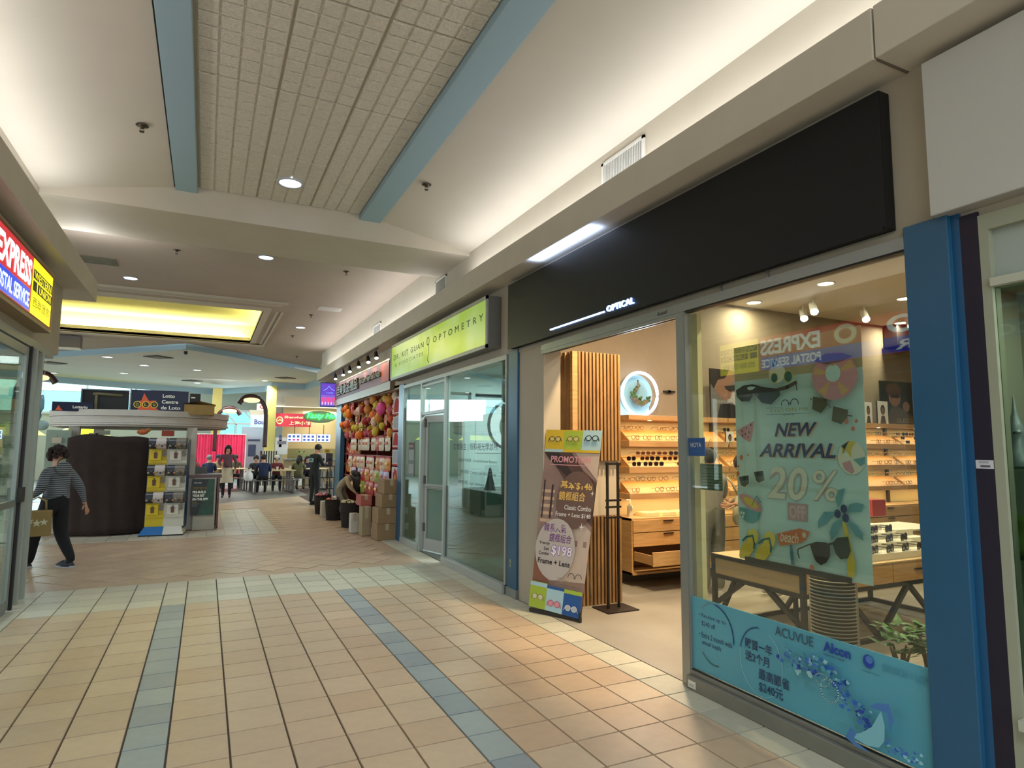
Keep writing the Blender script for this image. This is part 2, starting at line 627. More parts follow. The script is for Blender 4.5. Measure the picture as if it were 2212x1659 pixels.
bb.box((-.425, YC0, 4.27), (-.215, 7.419, 4.42)).box((1.535, YC0, 4.27), (1.79, 7.419, 4.42))
bb.build('blue_beam', ceil1, bevel=0.004)
# ceiling tiles: scored panels 0.58 x 1.2
CT = mat('acoustic_tile', (214, 208, 192), 0.9, noise=0.08, nscale=40, bump=0.7, bscale=90)
CTG = mat('ceiling_grid', (168, 158, 138), 0.8)
MB().m(CTG).box((-.22, YC0, 4.345), (1.54, 7.42, 4.40)).build('ceiling_grid', ceil1)
def ct_mesh(w, l):
    mb = MB().m(CT)
    nx, ny = 4, max(1, round(l/0.15))
    sx, sy = w/nx, l/ny
    for i in range(nx):
        for j in range(ny):
            x0, y0 = -w/2+i*sx, -l/2+j*sy
            g = 0.006
            # bevelled raised square, facing down
            a = [(x0+g, y0+g, 0.008), (x0+sx-g, y0+g, 0.008), (x0+sx-g, y0+sy-g, 0.008), (x0+g, y0+sy-g, 0.008)]
            h = 0.012
            b = [(x0+g+.006, y0+g+.006, -0.004), (x0+sx-g-.006, y0+g+.006, -0.004), (x0+sx-g-.006, y0+sy-g-.006, -0.004), (x0+g+.006, y0+sy-g-.006, -0.004)]
            mb.add(a+b, [(4, 5, 6, 7), (0, 1, 5, 4), (1, 2, 6, 5), (2, 3, 7, 6), (3, 0, 4, 7)])
    mb.box((-w/2+.003, -l/2+.003, 0.008), (w/2-.003, l/2-.003, 0.014))
    return mb
cxs = [(-.20, .38), (.38, .96), (.96, 1.54)]
ys = [7.42, 6.23, 5.02, 3.82, 2.61, 1.41, 0.2, -1.0]
tm = {}
for (xa, xb) in cxs:
    for k in range(len(ys)-1):
        yb, ya = ys[k], ys[k+1]
        w, l = xb-xa-.012, yb-ya-.012
        key = (round(l, 2), round(w, 2))
        if key not in tm:
            o = ct_mesh(w, l).build('ceiling_tile', ceil1, world=False); tm[key] = o.data
        else:
            o = bpy.data.objects.new('ceiling_tile', tm[key]); COL.objects.link(o); o.parent = ceil1
        o.location = ((xa+xb)/2, (ya+yb)/2, 4.336)
# cross beam
bm_ = MB().m(CREAM).box((-1.62, 7.42, 4.025), (XR, 8.60, 4.6))
struct('trim_3', bm_, bevel=0.004)
# ---- corridor ceiling beyond the beam, with a rectangular lit recess, ending in a V at the food court
z2 = 4.28
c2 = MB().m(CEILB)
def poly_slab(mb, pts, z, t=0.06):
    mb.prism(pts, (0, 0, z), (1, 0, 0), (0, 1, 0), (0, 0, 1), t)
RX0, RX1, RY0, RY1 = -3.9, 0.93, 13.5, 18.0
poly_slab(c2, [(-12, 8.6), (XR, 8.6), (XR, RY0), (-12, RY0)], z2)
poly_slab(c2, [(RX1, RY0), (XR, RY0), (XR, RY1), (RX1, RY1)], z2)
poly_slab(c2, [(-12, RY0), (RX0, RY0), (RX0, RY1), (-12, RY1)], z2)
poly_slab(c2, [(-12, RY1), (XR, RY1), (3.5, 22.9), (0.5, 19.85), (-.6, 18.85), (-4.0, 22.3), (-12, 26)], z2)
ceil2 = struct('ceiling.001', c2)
rc = MB().m(mat('recess_paint', (228, 222, 150), 0.8))
rc.box((RX0-.5, RY0-.35, 4.34), (RX1+.4, RY0-.3, 4.80)).box((RX0-.5, RY1+.35, 4.34), (RX1+.4, RY1+.4, 4.80))
rc.box((RX0-.5, RY0-.35, 4.80), (RX1+.4, RY1+.4, 4.85)).box((RX1+.35, RY0-.35, 4.34), (RX1+.4, RY1+.4, 4.8)).box((RX0-.5, RY0-.35, 4.34), (RX0-.45, RY1+.4, 4.8))
rc.build('light_recess', ceil2)
tr = MB().m(CREAM)
for (d, z, t) in ((0.98, z2-.035, .036), (0.74, z2-.022, .023), (0.34, z2-.012, .013)):
    for (a, b) in (((RX0-d, RY0-d), (RX1+d, RY0)), ((RX0-d, RY1), (RX1+d, RY1+d)), ((RX1, RY0), (RX1+d, RY1)), ((RX0-d, RY0), (RX0, RY1))):
        k_ = .10 if d > .5 else d
        if a[1] < RY0 and b[1] <= RY0: a, b = (a[0], RY0-d), (RX1+d*.38, RY0-d+k_)
        elif b[1] > RY1: a, b = (a[0], RY1+.05), (RX1+d*.38, RY1+min(d, .34))
        elif a[0] >= RX1: a, b = (RX1+d*.38-k_*.38, a[1]), (RX1+d*.38, b[1])
        tr.box((a[0], a[1], z), (b[0], b[1], z+t))
for (a, b) in (((RX0-.05, RY0-.05), (RX1+.05, RY0)), ((RX0-.05, RY1), (RX1+.05, RY1+.05)), ((RX1, RY0), (RX1+.05, RY1)), ((RX0-.05, RY0), (RX0, RY1))):
    tr.box((a[0], a[1], z2-.005), (b[0], b[1], z2+.14))
tr.build('recess_moulding', ceil2)
YEL = (1.0, 0.95, 0.52)
kelvin('recess_tube_light', ((RX0+RX1)/2, RY1+.2, 4.37), 4.6, 55, YEL, (PI, 0, 0), 0.05)
kelvin('recess_tube_light', ((RX0+RX1)/2, RY0-.2, 4.37), 4.6, 30, YEL, (PI, 0, 0), 0.05)
kelvin('recess_tube_light', (RX1+.2, (RY0+RY1)/2, 4.37), 0.05, 20, YEL, (PI, 0, 0), 4.2)
# drop fascia (V) and food court ceiling
fcd = MB().m(BLUEB)
FZ = 4.13
for (a, b) in (((-6.5, 24.8), (-.6, 18.9)), ((-.6, 18.9), (.6, 19.9)), ((.6, 19.9), (3.5, 22.9))):
    d = Vector((b[0]-a[0], b[1]-a[1], 0)).normalized(); n = Vector((-d.y, d.x, 0))*0.06
    fcd.add([(a[0], a[1], FZ-.01), (b[0], b[1], FZ-.01), (b[0]+n.x, b[1]+n.y, FZ-.01), (a[0]+n.x, a[1]+n.y, FZ-.01), (a[0], a[1], 4.28), (b[0], b[1], 4.28), (b[0]+n.x, b[1]+n.y, 4.28), (a[0]+n.x, a[1]+n.y, 4.28)],
            [(0, 1, 2, 3), (7, 6, 5, 4), (0, 4, 5, 1), (1, 5, 6, 2), (2, 6, 7, 3), (3, 7, 4, 0)])
far = [(-9.5, 27.0), (-5.7, 28.8), (-2.7, 30.6), (0.2, 31.9), (2.2, 29.2), (2.3, 27.4), (3.6, 27.2), (3.9, 24.5)]
for a, b in zip(far[:-1], far[1:]):
    d = Vector((b[0]-a[0], b[1]-a[1], 0)).normalized(); n = Vector((-d.y, d.x, 0))*0.06
    fcd.add([(a[0], a[1], FZ-.24), (b[0], b[1], FZ-.24), (b[0]+n.x, b[1]+n.y, FZ-.24), (a[0]+n.x, a[1]+n.y, FZ-.24), (a[0], a[1], 4.2), (b[0], b[1], 4.2), (b[0]+n.x, b[1]+n.y, 4.2), (a[0]+n.x, a[1]+n.y, 4.2)],
            [(0, 1, 2, 3), (7, 6, 5, 4), (0, 4, 5, 1), (1, 5, 6, 2), (2, 6, 7, 3), (3, 7, 4, 0)])
c3 = MB().m(mat('food_court_ceiling_paint', (200, 200, 188), 0.85, noise=0.03, nscale=1))
poly_slab(c3, [(-9.5, 27.8), (-.6, 18.92), (.6, 19.92), (3.9, 23.3), (3.9, 24.5), (3.6, 27.2), (2.3, 27.4), (2.2, 29.2), (0.2, 31.9), (-2.7, 30.6), (-5.7, 28.8)], FZ)
ceil3 = struct('ceiling.002', c3)
fcd.build('blue_fascia', ceil3)

# ---- ceiling fittings
EMD = mat('downlight_glow', (205, 220, 255), 0.5, emit=5.0)
def downlight(x, y, z, r, label, power=0.0, em=EMD, slope=0.0, group='recessed downlights in the corridor ceiling', color=(0.72, 0.82, 1.0)):
    t = thing('downlight', label, 'downlight', (x, y, z), 0, group)
    ring = MB().m(mat('downlight_trim', (200, 205, 212), 0.3, 0.4)).lathe([(r*1.12, -0.004), (r*1.12, 0.004), (r*.95, 0.004), (r*.95, 0.0), (r, -0.008)], (0, 0, 0), 24)
    ring = MB().m(mat('downlight_trim', (200, 205, 212), 0.3, 0.4)).tube([(r*1.03*math.cos(2*PI*i/24), r*1.03*math.sin(2*PI*i/24), -0.004) for i in range(24)], r*.09, 6, closed=True)
    ring.build('trim_ring', t, world=False)
    MB().m(em).cyl((0, 0, -0.004), (0, 0, 0.004), r, n=24).build('lens', t, world=False)
    if power:
        l = kelvin('downlight_bulb', (x, y, z-.02), r*1.6, power, color)
        l.data.spread = math.radians(120)
    return t
downlight(.67, 6.80, 4.325, .115, 'recessed downlight in the scored tile strip above the corridor', 9, group=None)
for yy in (-0.4,):
    if True: downlight(.67, yy, 4.325, .115, 'added fill downlight in the tile strip, out of view', 22, group='added downlights out of view')  # unseen downlight added to raise the light in the corridor
downlight(.656, 9.57, 4.275, .10, 'blue-white downlight just behind the cross beam', 8, group=None)
downlight(-1.24, 11.81, 4.275, .10, 'blue-white downlight left of centre, before the yellow recess', 8, group=None)
downlight(1.837, 15.0, 4.275, .10, 'pale downlight near the bulkhead over the candy shop', 8, group=None)
EMF = mat('food_court_lamp_glow', (240, 245, 240), 0.5, emit=4)
for (x, y) in ((-2.73, 21.7), (-1.91, 23.4), (-2.77, 26.4), (-.39, 24.0), (-.44, 29.0), (1.99, 26.6), (-5.1, 27.6)):
    downlight(x, y, FZ-.004, .13, 'round white downlight in the grey food court ceiling', 34, em=EMF, group='food court downlights', color=(.95, 1, .92))
def sprinkler(x, y, z, label, group=None):
    t = thing('sprinkler', label, 'sprinkler', (x, y, z), 0, group)
    m = mat('dark_brass', (70, 60, 45), 0.4, 0.6)
    MB().m(m).lathe([(.045, 0), (.05, -.004), (.02, -.012), (.012, -.03)], (0, 0, 0), 16).build('escutcheon', t, world=False)
    MB().m(m).tube([(-.014, 0, -.03), (-.016, 0, -.045), (0, 0, -.055), (.016, 0, -.045), (.014, 0, -.03)], .003, 6).cyl((0, 0, -.055), (0, 0, -.059), .02, n=12).build('deflector', t, world=False)
sprinkler(-.62, 5.97, 4.257, 'small dark sprinkler left of the left blue ceiling beam')
sprinkler(1.93, 6.05, 4.262, 'small dark sprinkler right of the right blue ceiling beam')
for (x, y, l) in ((-.5, 9.8, 'left sprinkler just beyond the cross beam'), (1.85, 9.8, 'right sprinkler just beyond the cross beam'), (1.85, 13.46, 'sprinkler between the ceiling vent and the pale downlight'), (1.81, 16.26, 'sprinkler beyond the pale downlight'), (2.38, 20.0, 'farthest sprinkler, near the end of the bulkhead')):
    sprinkler(x, y, 4.28, l)
# round black camera ball
t = thing('security_camera', 'tiny black dome camera under the point of the food court ceiling', 'camera', (-.62, 19.4, FZ))
MB().m(BLACK).ball((0, 0, -.04), .05).build('dome', t, world=False)
MB().m(BLACK).cyl((0, 0, -.02), (0, 0, 0), .05, n=14).build('mount', t, world=False)
# vents
def wall_vent(y0, y1, z0, z1, label, n):
    t = thing('wall_vent', label, 'vent', (XR, (y0+y1)/2, (z0+z1)/2))
    w, h = (y1-y0)/2, (z1-z0)/2
    f = MB().m(WHITE)
    for (a, b) in (((-w, -h), (w, -h+.025)), ((-w, h-.025), (w, h)), ((-w, -h), (-w+.03, h)), ((w-.03, -h), (w, h))):
        f.box((-.014, a[0], a[1]), (0, b[0], b[1]))
    f.build('frame', t, world=False)
    MB().m(mat('vent_dark', (90, 95, 100), 0.7)).box((-.003, -w+.02, -h+.02), (0, w-.02, h-.02)).build('backing', t, world=False)
    for i in range(n):
        y = -w+.03+(i+.5)*(2*w-.06)/n
        MB().m(WHITE).box((-.012, y-.003, -h+.025), (-.002, y+.003, h-.025)).build('slat', t, world=False)
wall_vent(3.77, 4.36, 3.71, 3.99, 'white slatted vent above the ledge over the black sign', 24)
wall_vent(8.27, 8.75, 3.70, 4.0, 'white slatted vent above the ledge just past the cross beam', 10)
wall_vent(12.0, 12.6, 3.70, 3.98, 'farthest small wall vent above the ledge', 8)
t = thing('ceiling_vent', 'flat white rectangular vent in the ceiling near the bulkhead', 'vent', (2.1, 12.7, 4.28))
MB().m(WHITE).box((-.22, -.16, -.012), (.22, .16, 0)).build('frame', t, world=False)
for i in range(4): MB().m(WHITE).box((-.18, -.12+i*.065, -.02), (.18, -.09+i*.065, -.012)).build('slat', t, world=False)
t = thing('ceiling_vent', 'grey ceiling vent behind the beam on the far left', 'vent', (-1.64, 10.9, 4.28))
GV = mat('vent_grey', (120, 118, 100), .7)
MB().m(GV).box((-.3, -.2, -.012), (.3, .2, 0)).build('frame', t, world=False)
for i in range(4): MB().m(GV).box((-.26, -.16+i*.09, -.02), (.26, -.11+i*.09, -.012)).build('slat', t, world=False)
DV = mat('vent_dark_brown', (62, 56, 52), .8)
for (x, y) in ((-1.375, 21.0), (-4.5, 24.2), (-.6, 28.1), (2.6, 25.1)):
    t = thing('ceiling_diffuser', 'dark square air diffuser in the food court ceiling', 'vent', (x, y, FZ), PI/4, 'air diffusers in the food court ceiling')
    MB().m(DV).box((-.28, -.28, -.02), (.28, .28, 0)).build('frame', t, world=False)
    for k in (.2, .12): MB().m(mat('vent_mid', (120, 112, 102), .8)).box((-k, -k, -.026-.004*k), (k, k, -.02)).build('louvre', t, world=False)
t = thing('hanging_speaker', 'grey box hanging from the ceiling beyond the yellow recess', 'speaker', (-3.2, 18.9, 4.28))
MB().m(mat('speaker_grey', (112, 108, 106), .7)).cbox((-.25, -.15, -.32), (.25, .15, -.02), .01).build('box', t, world=False)
MB().m(WHITE).box((-.25, -.152, -.35), (.25, .15, -.32)).box((-.05, -.05, -.02), (.05, .05, 0)).build('base', t, world=False)
# ================================================================ SHOP FRONTS
VY, UR = (0, 0, 1), (0, -1, 0)
# ---- black fascia sign over the optical shop
sg = thing('shop_sign', 'long black fascia sign above the optical shop', 'sign', (2.93, 3.96, 2.60))
MB().m(mat('sign_black', (9, 10, 14), 0.42, spec=.35)).cbox((2.885, 1.85, 2.61), (2.965, 6.07, 3.31), .006).build('panel', sg)
MB().m(mat('sign_black', (9, 10, 14), 0.42, spec=.35)).box((2.88, 1.862, 2.60), (2.885, 6.058, 2.625)).build('edge_trim', sg)
LED = mat('led_line', (150, 190, 255), .5, emit=5)
MB().m(LED).box((2.876, 4.22, 2.655), (2.886, 5.12, 2.667)).build('led_line', sg, label='bluish lit line')
f = Fr((2.884, 4.18, 2.648), UR, VY)
f.text('OPTICAL', 0, 0, .05, mat('led_letters', (150, 190, 255), .5, emit=2.2), w=.36, bold=.02, depth=.012)
f.build('lettering', sg, 'glowing pale blue lettering')
for y in (3.0, 2.62):
    MB().m(ALU).box((2.95, y-.008, 2.55), (2.966, y+.008, 2.612)).build('bracket', sg)
kelvin('sign_top_led', (2.80, 4.75, 3.325), .14, 2.2, (.45, .60, 1.0), (PI, 0, 0), 1.1)

# ---- header, frame and glass of the optical shop
hd = MB().m(DRY).box((XR-.01, 1.80, 2.56), (3.12, 5.95, 2.60)).m(ALU).box((2.935, 1.80, 2.50), (3.0, 5.41, 2.56))
hdr = struct('trim_4', hd)
f = Fr((2.934, 3.62, 2.515), UR, VY); f.text('Axxel', 0, 0, .03, BLACK, w=.11); f.build('lettering', hdr)
struct('door_1', MB().m(ALU).box((2.94, 3.42, 2.47), (2.955, 5.41, 2.505)).box((2.985, 3.42, 2.47), (3.0, 5.41, 2.505)))
pier = struct('wall_front', MB().m(DRY).box((XR, 5.41, 0), (3.16, 5.95, 2.58)))
win1 = struct('window_1', MB().m(ALU).box((2.935, 3.345, 0), (3.005, 3.42, 2.499)).box((2.94, 3.335, .11), (3.0, 3.35, 2.50)))
MB().m(mat('sill_grey', (128, 126, 116), .45, .3, noise=.05)).box((2.90, 1.80, 0), (2.995, 3.345, .085)).box((2.93, 1.80, .085), (2.99, 3.345, .112)).build('window_sill', win1, bevel=.004)
MB().m(BLACK).box((2.944, 1.80, .112), (2.95, 3.34, .120)).box((2.944, 1.80, 2.49), (3.0, 3.34, 2.50)).build('gasket', win1)
MB().m(GLASS).box((2.962, 1.80, .112), (2.970, 3.34, 2.50)).build('glass_pane', win1)
st = MB().m(WHITE).box((2.9345, 3.36, .025), (2.936, 3.31, .075)); 
f = Fr((2.899, 3.325, .015), UR, VY); f.rect(0, 0, .07, .045, WHITE).text('AXXEL', .01, .012, .012, BLACK, w=.045); f.build('sill_sticker', win1)
stub = struct('trim_5', MB().m(mat('cream_strip', (236, 224, 176), .7)).box((3.06, 3.346, 0), (3.10, 3.50, 2.50)))

# blue pillars, purple panel
def pillar(name, y0, y1, label, step=None, x=2.925):
    t = thing('blue_pillar', label, 'pillar', ((x+3.1)/2, (y0+y1)/2, 0))
    MB().m(BLUE).box((x, y0, 0), (3.05, y1, 2.60)).build('column', t, bevel=.004)
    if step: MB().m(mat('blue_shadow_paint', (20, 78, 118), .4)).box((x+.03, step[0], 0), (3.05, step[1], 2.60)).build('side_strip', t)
    return t
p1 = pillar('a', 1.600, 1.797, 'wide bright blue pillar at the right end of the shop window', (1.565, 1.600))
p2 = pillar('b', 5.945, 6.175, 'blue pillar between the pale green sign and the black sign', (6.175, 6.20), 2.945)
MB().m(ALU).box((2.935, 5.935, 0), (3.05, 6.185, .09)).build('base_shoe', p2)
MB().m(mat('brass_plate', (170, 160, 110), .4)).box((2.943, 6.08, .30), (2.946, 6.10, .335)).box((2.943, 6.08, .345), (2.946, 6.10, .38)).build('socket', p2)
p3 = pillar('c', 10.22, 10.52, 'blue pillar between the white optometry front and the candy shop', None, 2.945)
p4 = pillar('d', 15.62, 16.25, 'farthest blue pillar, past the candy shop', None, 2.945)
pp = thing('purple_panel', 'narrow dark purple panel right of the wide blue pillar', 'panel', (2.97, 1.53, 0))
MB().m(mat('dark_purple', (24, 15, 36), .5)).box((2.955, 1.492, 0), (3.05, 1.565, 2.58)).build('panel', pp)
f = Fr((2.954, 1.562, 1.475), UR, VY); f.rect(0, 0, .068, .036, mat('tag_white', (200, 198, 200), .6)).rect(.012, .022, .05, .032, mat('tag_grey', (160, 160, 170), .6)).rect(.018, .006, .055, .015, mat('tag_dark', (90, 88, 100), .6)); f.build('sticker', pp, 'small white sticker')

# ---- blank white sign and the display case at far right
t = thing('blank_sign', 'blank off-white sign board at the top right', 'sign', (2.92, .3, 2.60))
MB().m(mat('blank_board', (186, 184, 176), .6)).cbox((2.885, -2.0, 2.60), (2.97, 1.645, 3.325), .004).build('panel', t)
MB().m(mat('blank_board_b', (160, 156, 146), .6)).box((2.885, -2.0, 2.597), (2.97, 1.645, 2.60)).build('underside', t)
cs = thing('display_case', 'pale green framed shop display case beside the purple panel', 'display case', (3.2, .6, 0))
FRG = mat('case_frame', (150, 152, 130), .5)
MB().m(FRG).box((2.955, 1.455, 0), (3.02, 1.492, 2.56)).box((2.955, -1.5, 2.49), (3.02, 1.455, 2.56)).build('frame', cs)
MB().m(mat('case_white', (178, 178, 160), .5)).box((2.94, -1.5, 2.24), (3.02, 1.455, 2.275)).build('transom', cs)
MB().m(mat('case_white', (178, 178, 160), .5)).box((2.92, -1.5, .46), (3.05, 1.455, .50)).build('sill', cs)
MB().m(mat('case_panel', (132, 140, 128), .5)).box((2.97, -1.5, 0), (3.0, 1.455, .46)).build('lower_panel', cs)
MB().m(mat('case_panel_top', (160, 168, 158), .5)).box((2.99, -1.5, 2.275), (3.0, 1.455, 2.49)).build('upper_panel', cs)
MB().m(mat('case_back', (150, 148, 130), .7)).box((3.42, -1.5, .40), (3.45, 1.60, 2.5)).box((3.06, 1.58, .4), (3.45, 1.60, 2.5)).box((3.02, -1.5, .42), (3.45, 1.60, .46)).box((3.02, -1.5, 2.28), (3.45, 1.60, 2.3)).build('back_panel', cs)
SHG = glass('shelf_glass', (150, 185, 170), ior=1.5, haze=.25, hazecol=(90, 120, 110))
for z in (1.475, 1.10): MB().m(SHG).box((3.06, -1.5, z), (3.40, 1.57, z+.01)).build('glass_shelf', cs)
MB().m(glass('case_glass', (205, 214, 205), ior=1.2)).box((2.975, -1.5, .50), (2.982, 1.455, 2.24)).build('glass_pane', cs)
kelvin('case_fill_light', (3.22, .9, 2.26), .1, 5, (.95, 1, .9), (0, 0, 0), .8)  # light without a fixture, added to brighten the case inside
SIL = mat('silver_glaze', (168, 176, 180), .25, .3)
fg = thing('cat_figurine', 'tall thin silver figurine on the upper glass shelf', 'figurine', (3.14, 1.495, 1.486))
MB().m(SIL).lathe([(.035, 0), (.042, .02), (.036, .06), (.022, .10), (.030, .13), (.034, .15), (.024, .18), (.010, .23), (.004, .29), (.001, .30)], n=16).build('body', fg, world=False)
MB().m(SIL).ball((-.02, .018, .145), (.018, .014, .01)).ball((-.02, -.018, .145), (.018, .014, .01)).build('ears', fg, world=False)
MB().m(BLKG).ball((-.034, .008, .14), .004, 8, 6).ball((-.034, -.008, .14), .004, 8, 6).build('eyes', fg, world=False)
fg = thing('green_vase', 'green glazed vase on the lower glass shelf', 'vase', (3.14, 1.475, 1.111))
MB().m(mat('green_glaze', (120, 150, 60), .25)).lathe([(.05, 0), (.075, .03), (.07, .07), (.045, .10), (.06, .14), (.068, .16), (.06, .162), (.04, .12)], n=16).build('body', fg, world=False)
MB().m(mat('green_glaze_b', (60, 90, 40), .3)).tube([(.0, .05, .09), (0, .085, .12), (0, .06, .16)], .008).build('handle', fg, world=False)
fg = thing('red_bowl', 'dark red round ornament near the bottom of the display case', 'ornament', (3.14, 1.46, .505))
MB().m(mat('red_lacquer', (110, 40, 25), .3)).lathe([(.03, 0), (.06, .03), (.08, .08), (.07, .13), (.05, .15), (.02, .17)], n=18).build('body', fg, world=False)

# ---- pale green light-box sign
ob = thing('lightbox_sign', 'long pale green backlit box sign above the eye clinic front', 'sign', (2.88, 8.49, 2.67))
MB().m(mat('box_grey', (112, 112, 106), .45, .3)).box((2.805, 6.42, 2.67), (2.97, 10.555, 3.27)).build('casing', ob, bevel=.004)
gm = mat('lime_acrylic', (158, 188, 96), .28, emit=.30)
nt = gm.node_tree; b = nt.nodes['Principled BSDF']
tc = nt.nodes.new('ShaderNodeTexCoord'); nz = nt.nodes.new('ShaderNodeTexNoise'); nz.inputs['Scale'].default_value = 1.1
nt.links.new(tc.outputs['Object'], nz.inputs['Vector'])
cr = nt.nodes.new('ShaderNodeValToRGB'); cr.color_ramp.elements[0].position = .4; cr.color_ramp.elements[1].position = .62
cr.color_ramp.elements[0].color = rgb(150, 186, 70); cr.color_ramp.elements[1].color = rgb(178, 204, 150)
nt.links.new(nz.outputs['Fac'], cr.inputs['Fac']); nt.links.new(cr.outputs['Color'], b.inputs['Base Color']); nt.links.new(cr.outputs['Color'], b.inputs['Emission Color'])
MB().m(gm).box((2.799, 6.455, 2.705), (2.806, 10.52, 3.235)).build('face', ob, label='glossy pale green face')
f4 = MB().m(ALUW)
for (a, b_, c_, d_) in ((6.42, 10.555, 2.67, 2.71), (6.42, 10.555, 3.23, 3.27), (6.42, 6.46, 2.67, 3.27), (10.515, 10.555, 2.67, 3.27)): f4.box((2.790, a, c_), (2.81, b_, d_))
f4.build('frame', ob)
LT = mat('sign_letter_green', (70, 84, 58), .6)
f = Fr((2.798, 10.52, 2.70), UR, VY)
f.text('DR. KIT GUAN', .15, .30, .085, LT, w=1.62, spacing=1.35)
f.text('& ASSOCIATES', .25, .18, .055, mat('sign_letter_pale', (130, 150, 90), .6), w=1.5, spacing=1.5)
f.text('OPTOMETRY', 2.20, .30, .085, LT, w=1.78, spacing=1.7)
f.ring(1.98, .36, .05, .055, .012, LT)
f.line([(2.0, .30), (2.02, .20), (1.98, .12), (1.96, .09), (2.04, .04)], .012, LT)
f.build('lettering', ob)

# ---- eye clinic front: frame, door, glazing with frosted film
FROST = glass('frosted_film', (150, 165, 155), ior=1.35, rough=.12, haze=.82, hazecol=(112, 128, 118))
FROST2 = glass('frosted_film_light', (175, 190, 178), ior=1.4, rough=.05, haze=.45, hazecol=(140, 158, 146))
cl = MB().m(ALUW)
for y in (8.17, 9.24): cl.box((2.935, y-.035, 0), (3.005, y+.035, 2.519))
cl.box((2.935, 10.18, 0), (3.0, 10.22, 2.519)).box((2.935, 6.20, 0), (3.0, 6.225, 2.519))
cl.box((2.935, 6.2, 2.52), (3.0, 10.22, 2.57)).box((2.94, 8.2, 2.03), (3.0, 9.21, 2.075)).box((2.945, 8.2, 2.46), (3.0, 9.21, 2.49))
win2 = struct('window_2', cl)
MB().m(ALUW).box((2.90, 6.2, 0), (3.0, 8.14, .10)).box((2.92, 9.27, 0), (3.0, 10.2, .10)).build('window_sill', win2, bevel=.004)
G2 = glass('clinic_glass', (222, 234, 230), ior=1.62)
MB().m(G2).box((2.962, 6.225, .10), (2.97, 8.135, 2.52)).build('glass_pane', win2)
MB().m(G2).box((2.962, 9.275, .10), (2.97, 10.18, 2.52)).build('glass_pane', win2)
MB().m(G2).box((2.962, 8.205, 2.075), (2.97, 9.205, 2.46)).build('glass_pane', win2)
MB().m(FROST).box((2.972, 6.225, .10), (2.975, 8.135, 1.03)).build('frosted_film', win2)
MB().m(FROST2).box((2.972, 9.275, .10), (2.975, 10.18, 2.2)).build('frosted_film', win2)
dr = thing('clinic_door', 'silver framed glass door of the eye clinic standing ajar', 'door', (3.0, 9.19, 0))
D = MB().m(ALUW)
D.box((0, -.06, .03), (.05, 0, 2.02)).box((0, -.95, .03), (.05, -.87, 2.02)).box((0, -.87, 1.92), (.05, -.06, 2.02)).box((0, -.87, .03), (.05, -.06, .20)).box((0, -.87, .93), (.05, -.06, 1.0))
D.build('frame', dr, world=False)
MB().m(FROST2).box((.02, -.87, .2), (.028, -.06, 1.92)).build('glass_pane', dr, world=False)
MB().m(ALU).cyl((-.05, -.80, .96), (-.05, -.12, .96), .015).box((-.05, -.80, .95), (0, -.78, .97)).box((-.05, -.14, .95), (0, -.12, .97)).build('handle', dr, world=False)
for z in (.30, 1.0, 1.85): MB().m(mat('hinge_dark', (80, 75, 70), .5, .3)).box((-.012, -.03, z), (.01, .01, z+.12)).build('hinge', dr, world=False)
dr.rotation_euler = (0, 0, math.radians(14))
# texts and posters on the clinic glass
f = Fr((2.9605, 8.10, 0), UR, VY)
CT_ = mat('vinyl_dark', (52, 66, 76), .6)
f.text('官傑醫生 | 眼科視光學診所', .22, 1.50, .10, CT_, w=1.42)
f.text('全面眼科檢查 · Comprehensive Eyecare', .42, 1.36, .05, CT_, w=1.2)
f.text('隱形眼鏡 · Contact Lens Assessments', .5, 1.22, .045, CT_, w=1.1)
f.text('雷射視力矯正 · Laser Consultation', .42, 1.09, .045, CT_, w=.85)
f.build('vinyl_lettering', win2)
f = Fr((2.9605, 9.93, 1.08), UR, VY)
f.rect(0, 0, .32, .55, mat('notice_grey', (110, 118, 112), .7)).rect(.02, .44, .30, .53, mat('notice_maroon', (96, 48, 44), .7)).rect(.03, .26, .29, .42, mat('notice_pale', (150, 150, 150), .7)).rect(.03, .05, .29, .2, mat('notice_pale', (150, 150, 150), .7)).text('NOTICE', .05, .46, .04, WHITE, w=.2)
nb = thing('glass_notice', 'grey and maroon notice sheet taped to the left clinic pane', 'notice', (2.96, 9.77, 1.08)); f.build('sheet', nb)
# clinic interior
ci = MB().m(mat('clinic_wall', (160, 176, 172), .7)).box((6.4, 6.43, 0), (6.5, 10.4, 2.9))
ci.m(mat('clinic_wall_b', (176, 190, 186), .7)).box((3.05, 10.3, 0), (6.5, 10.42, 2.9)).box((3.0, 6.43, 0), (6.5, 6.46, 2.9)).m(mat('clinic_ceiling', (176, 190, 184), .8)).box((3.05, 6.43, 2.85), (6.5, 10.4, 2.9))
struct('wall_back', ci)
struct('floor.002', MB().m(mat('clinic_floor', (120, 124, 118), .5)).box((2.98, 6.46, -.012), (6.4, 10.3, .001)))
pst = thing('eye_poster', 'large poster of an eye close-up on the far wall of the eye clinic', 'poster', (5.0, 10.29, 1.5))
f = Fr((4.28, 10.29, 1.45), (1, 0, 0), VY)
f.rect(0, 0, 1.55, .98, mat('poster_pale', (178, 188, 186), .6)).ell(.62, .50, .40, .44, mat('eye_dark', (60, 66, 68), .5)).ell(.64, .50, .36, .40, mat('eye_white', (206, 212, 212), .5)).ell(.66, .47, .20, .26, mat('eye_grey', (110, 112, 104), .4)).ell(.68, .46, .11, .15, mat('pupil', (62, 60, 56), .3)).ell(.62, .60, .05, .05, WHITE)
f.build('print', pst)
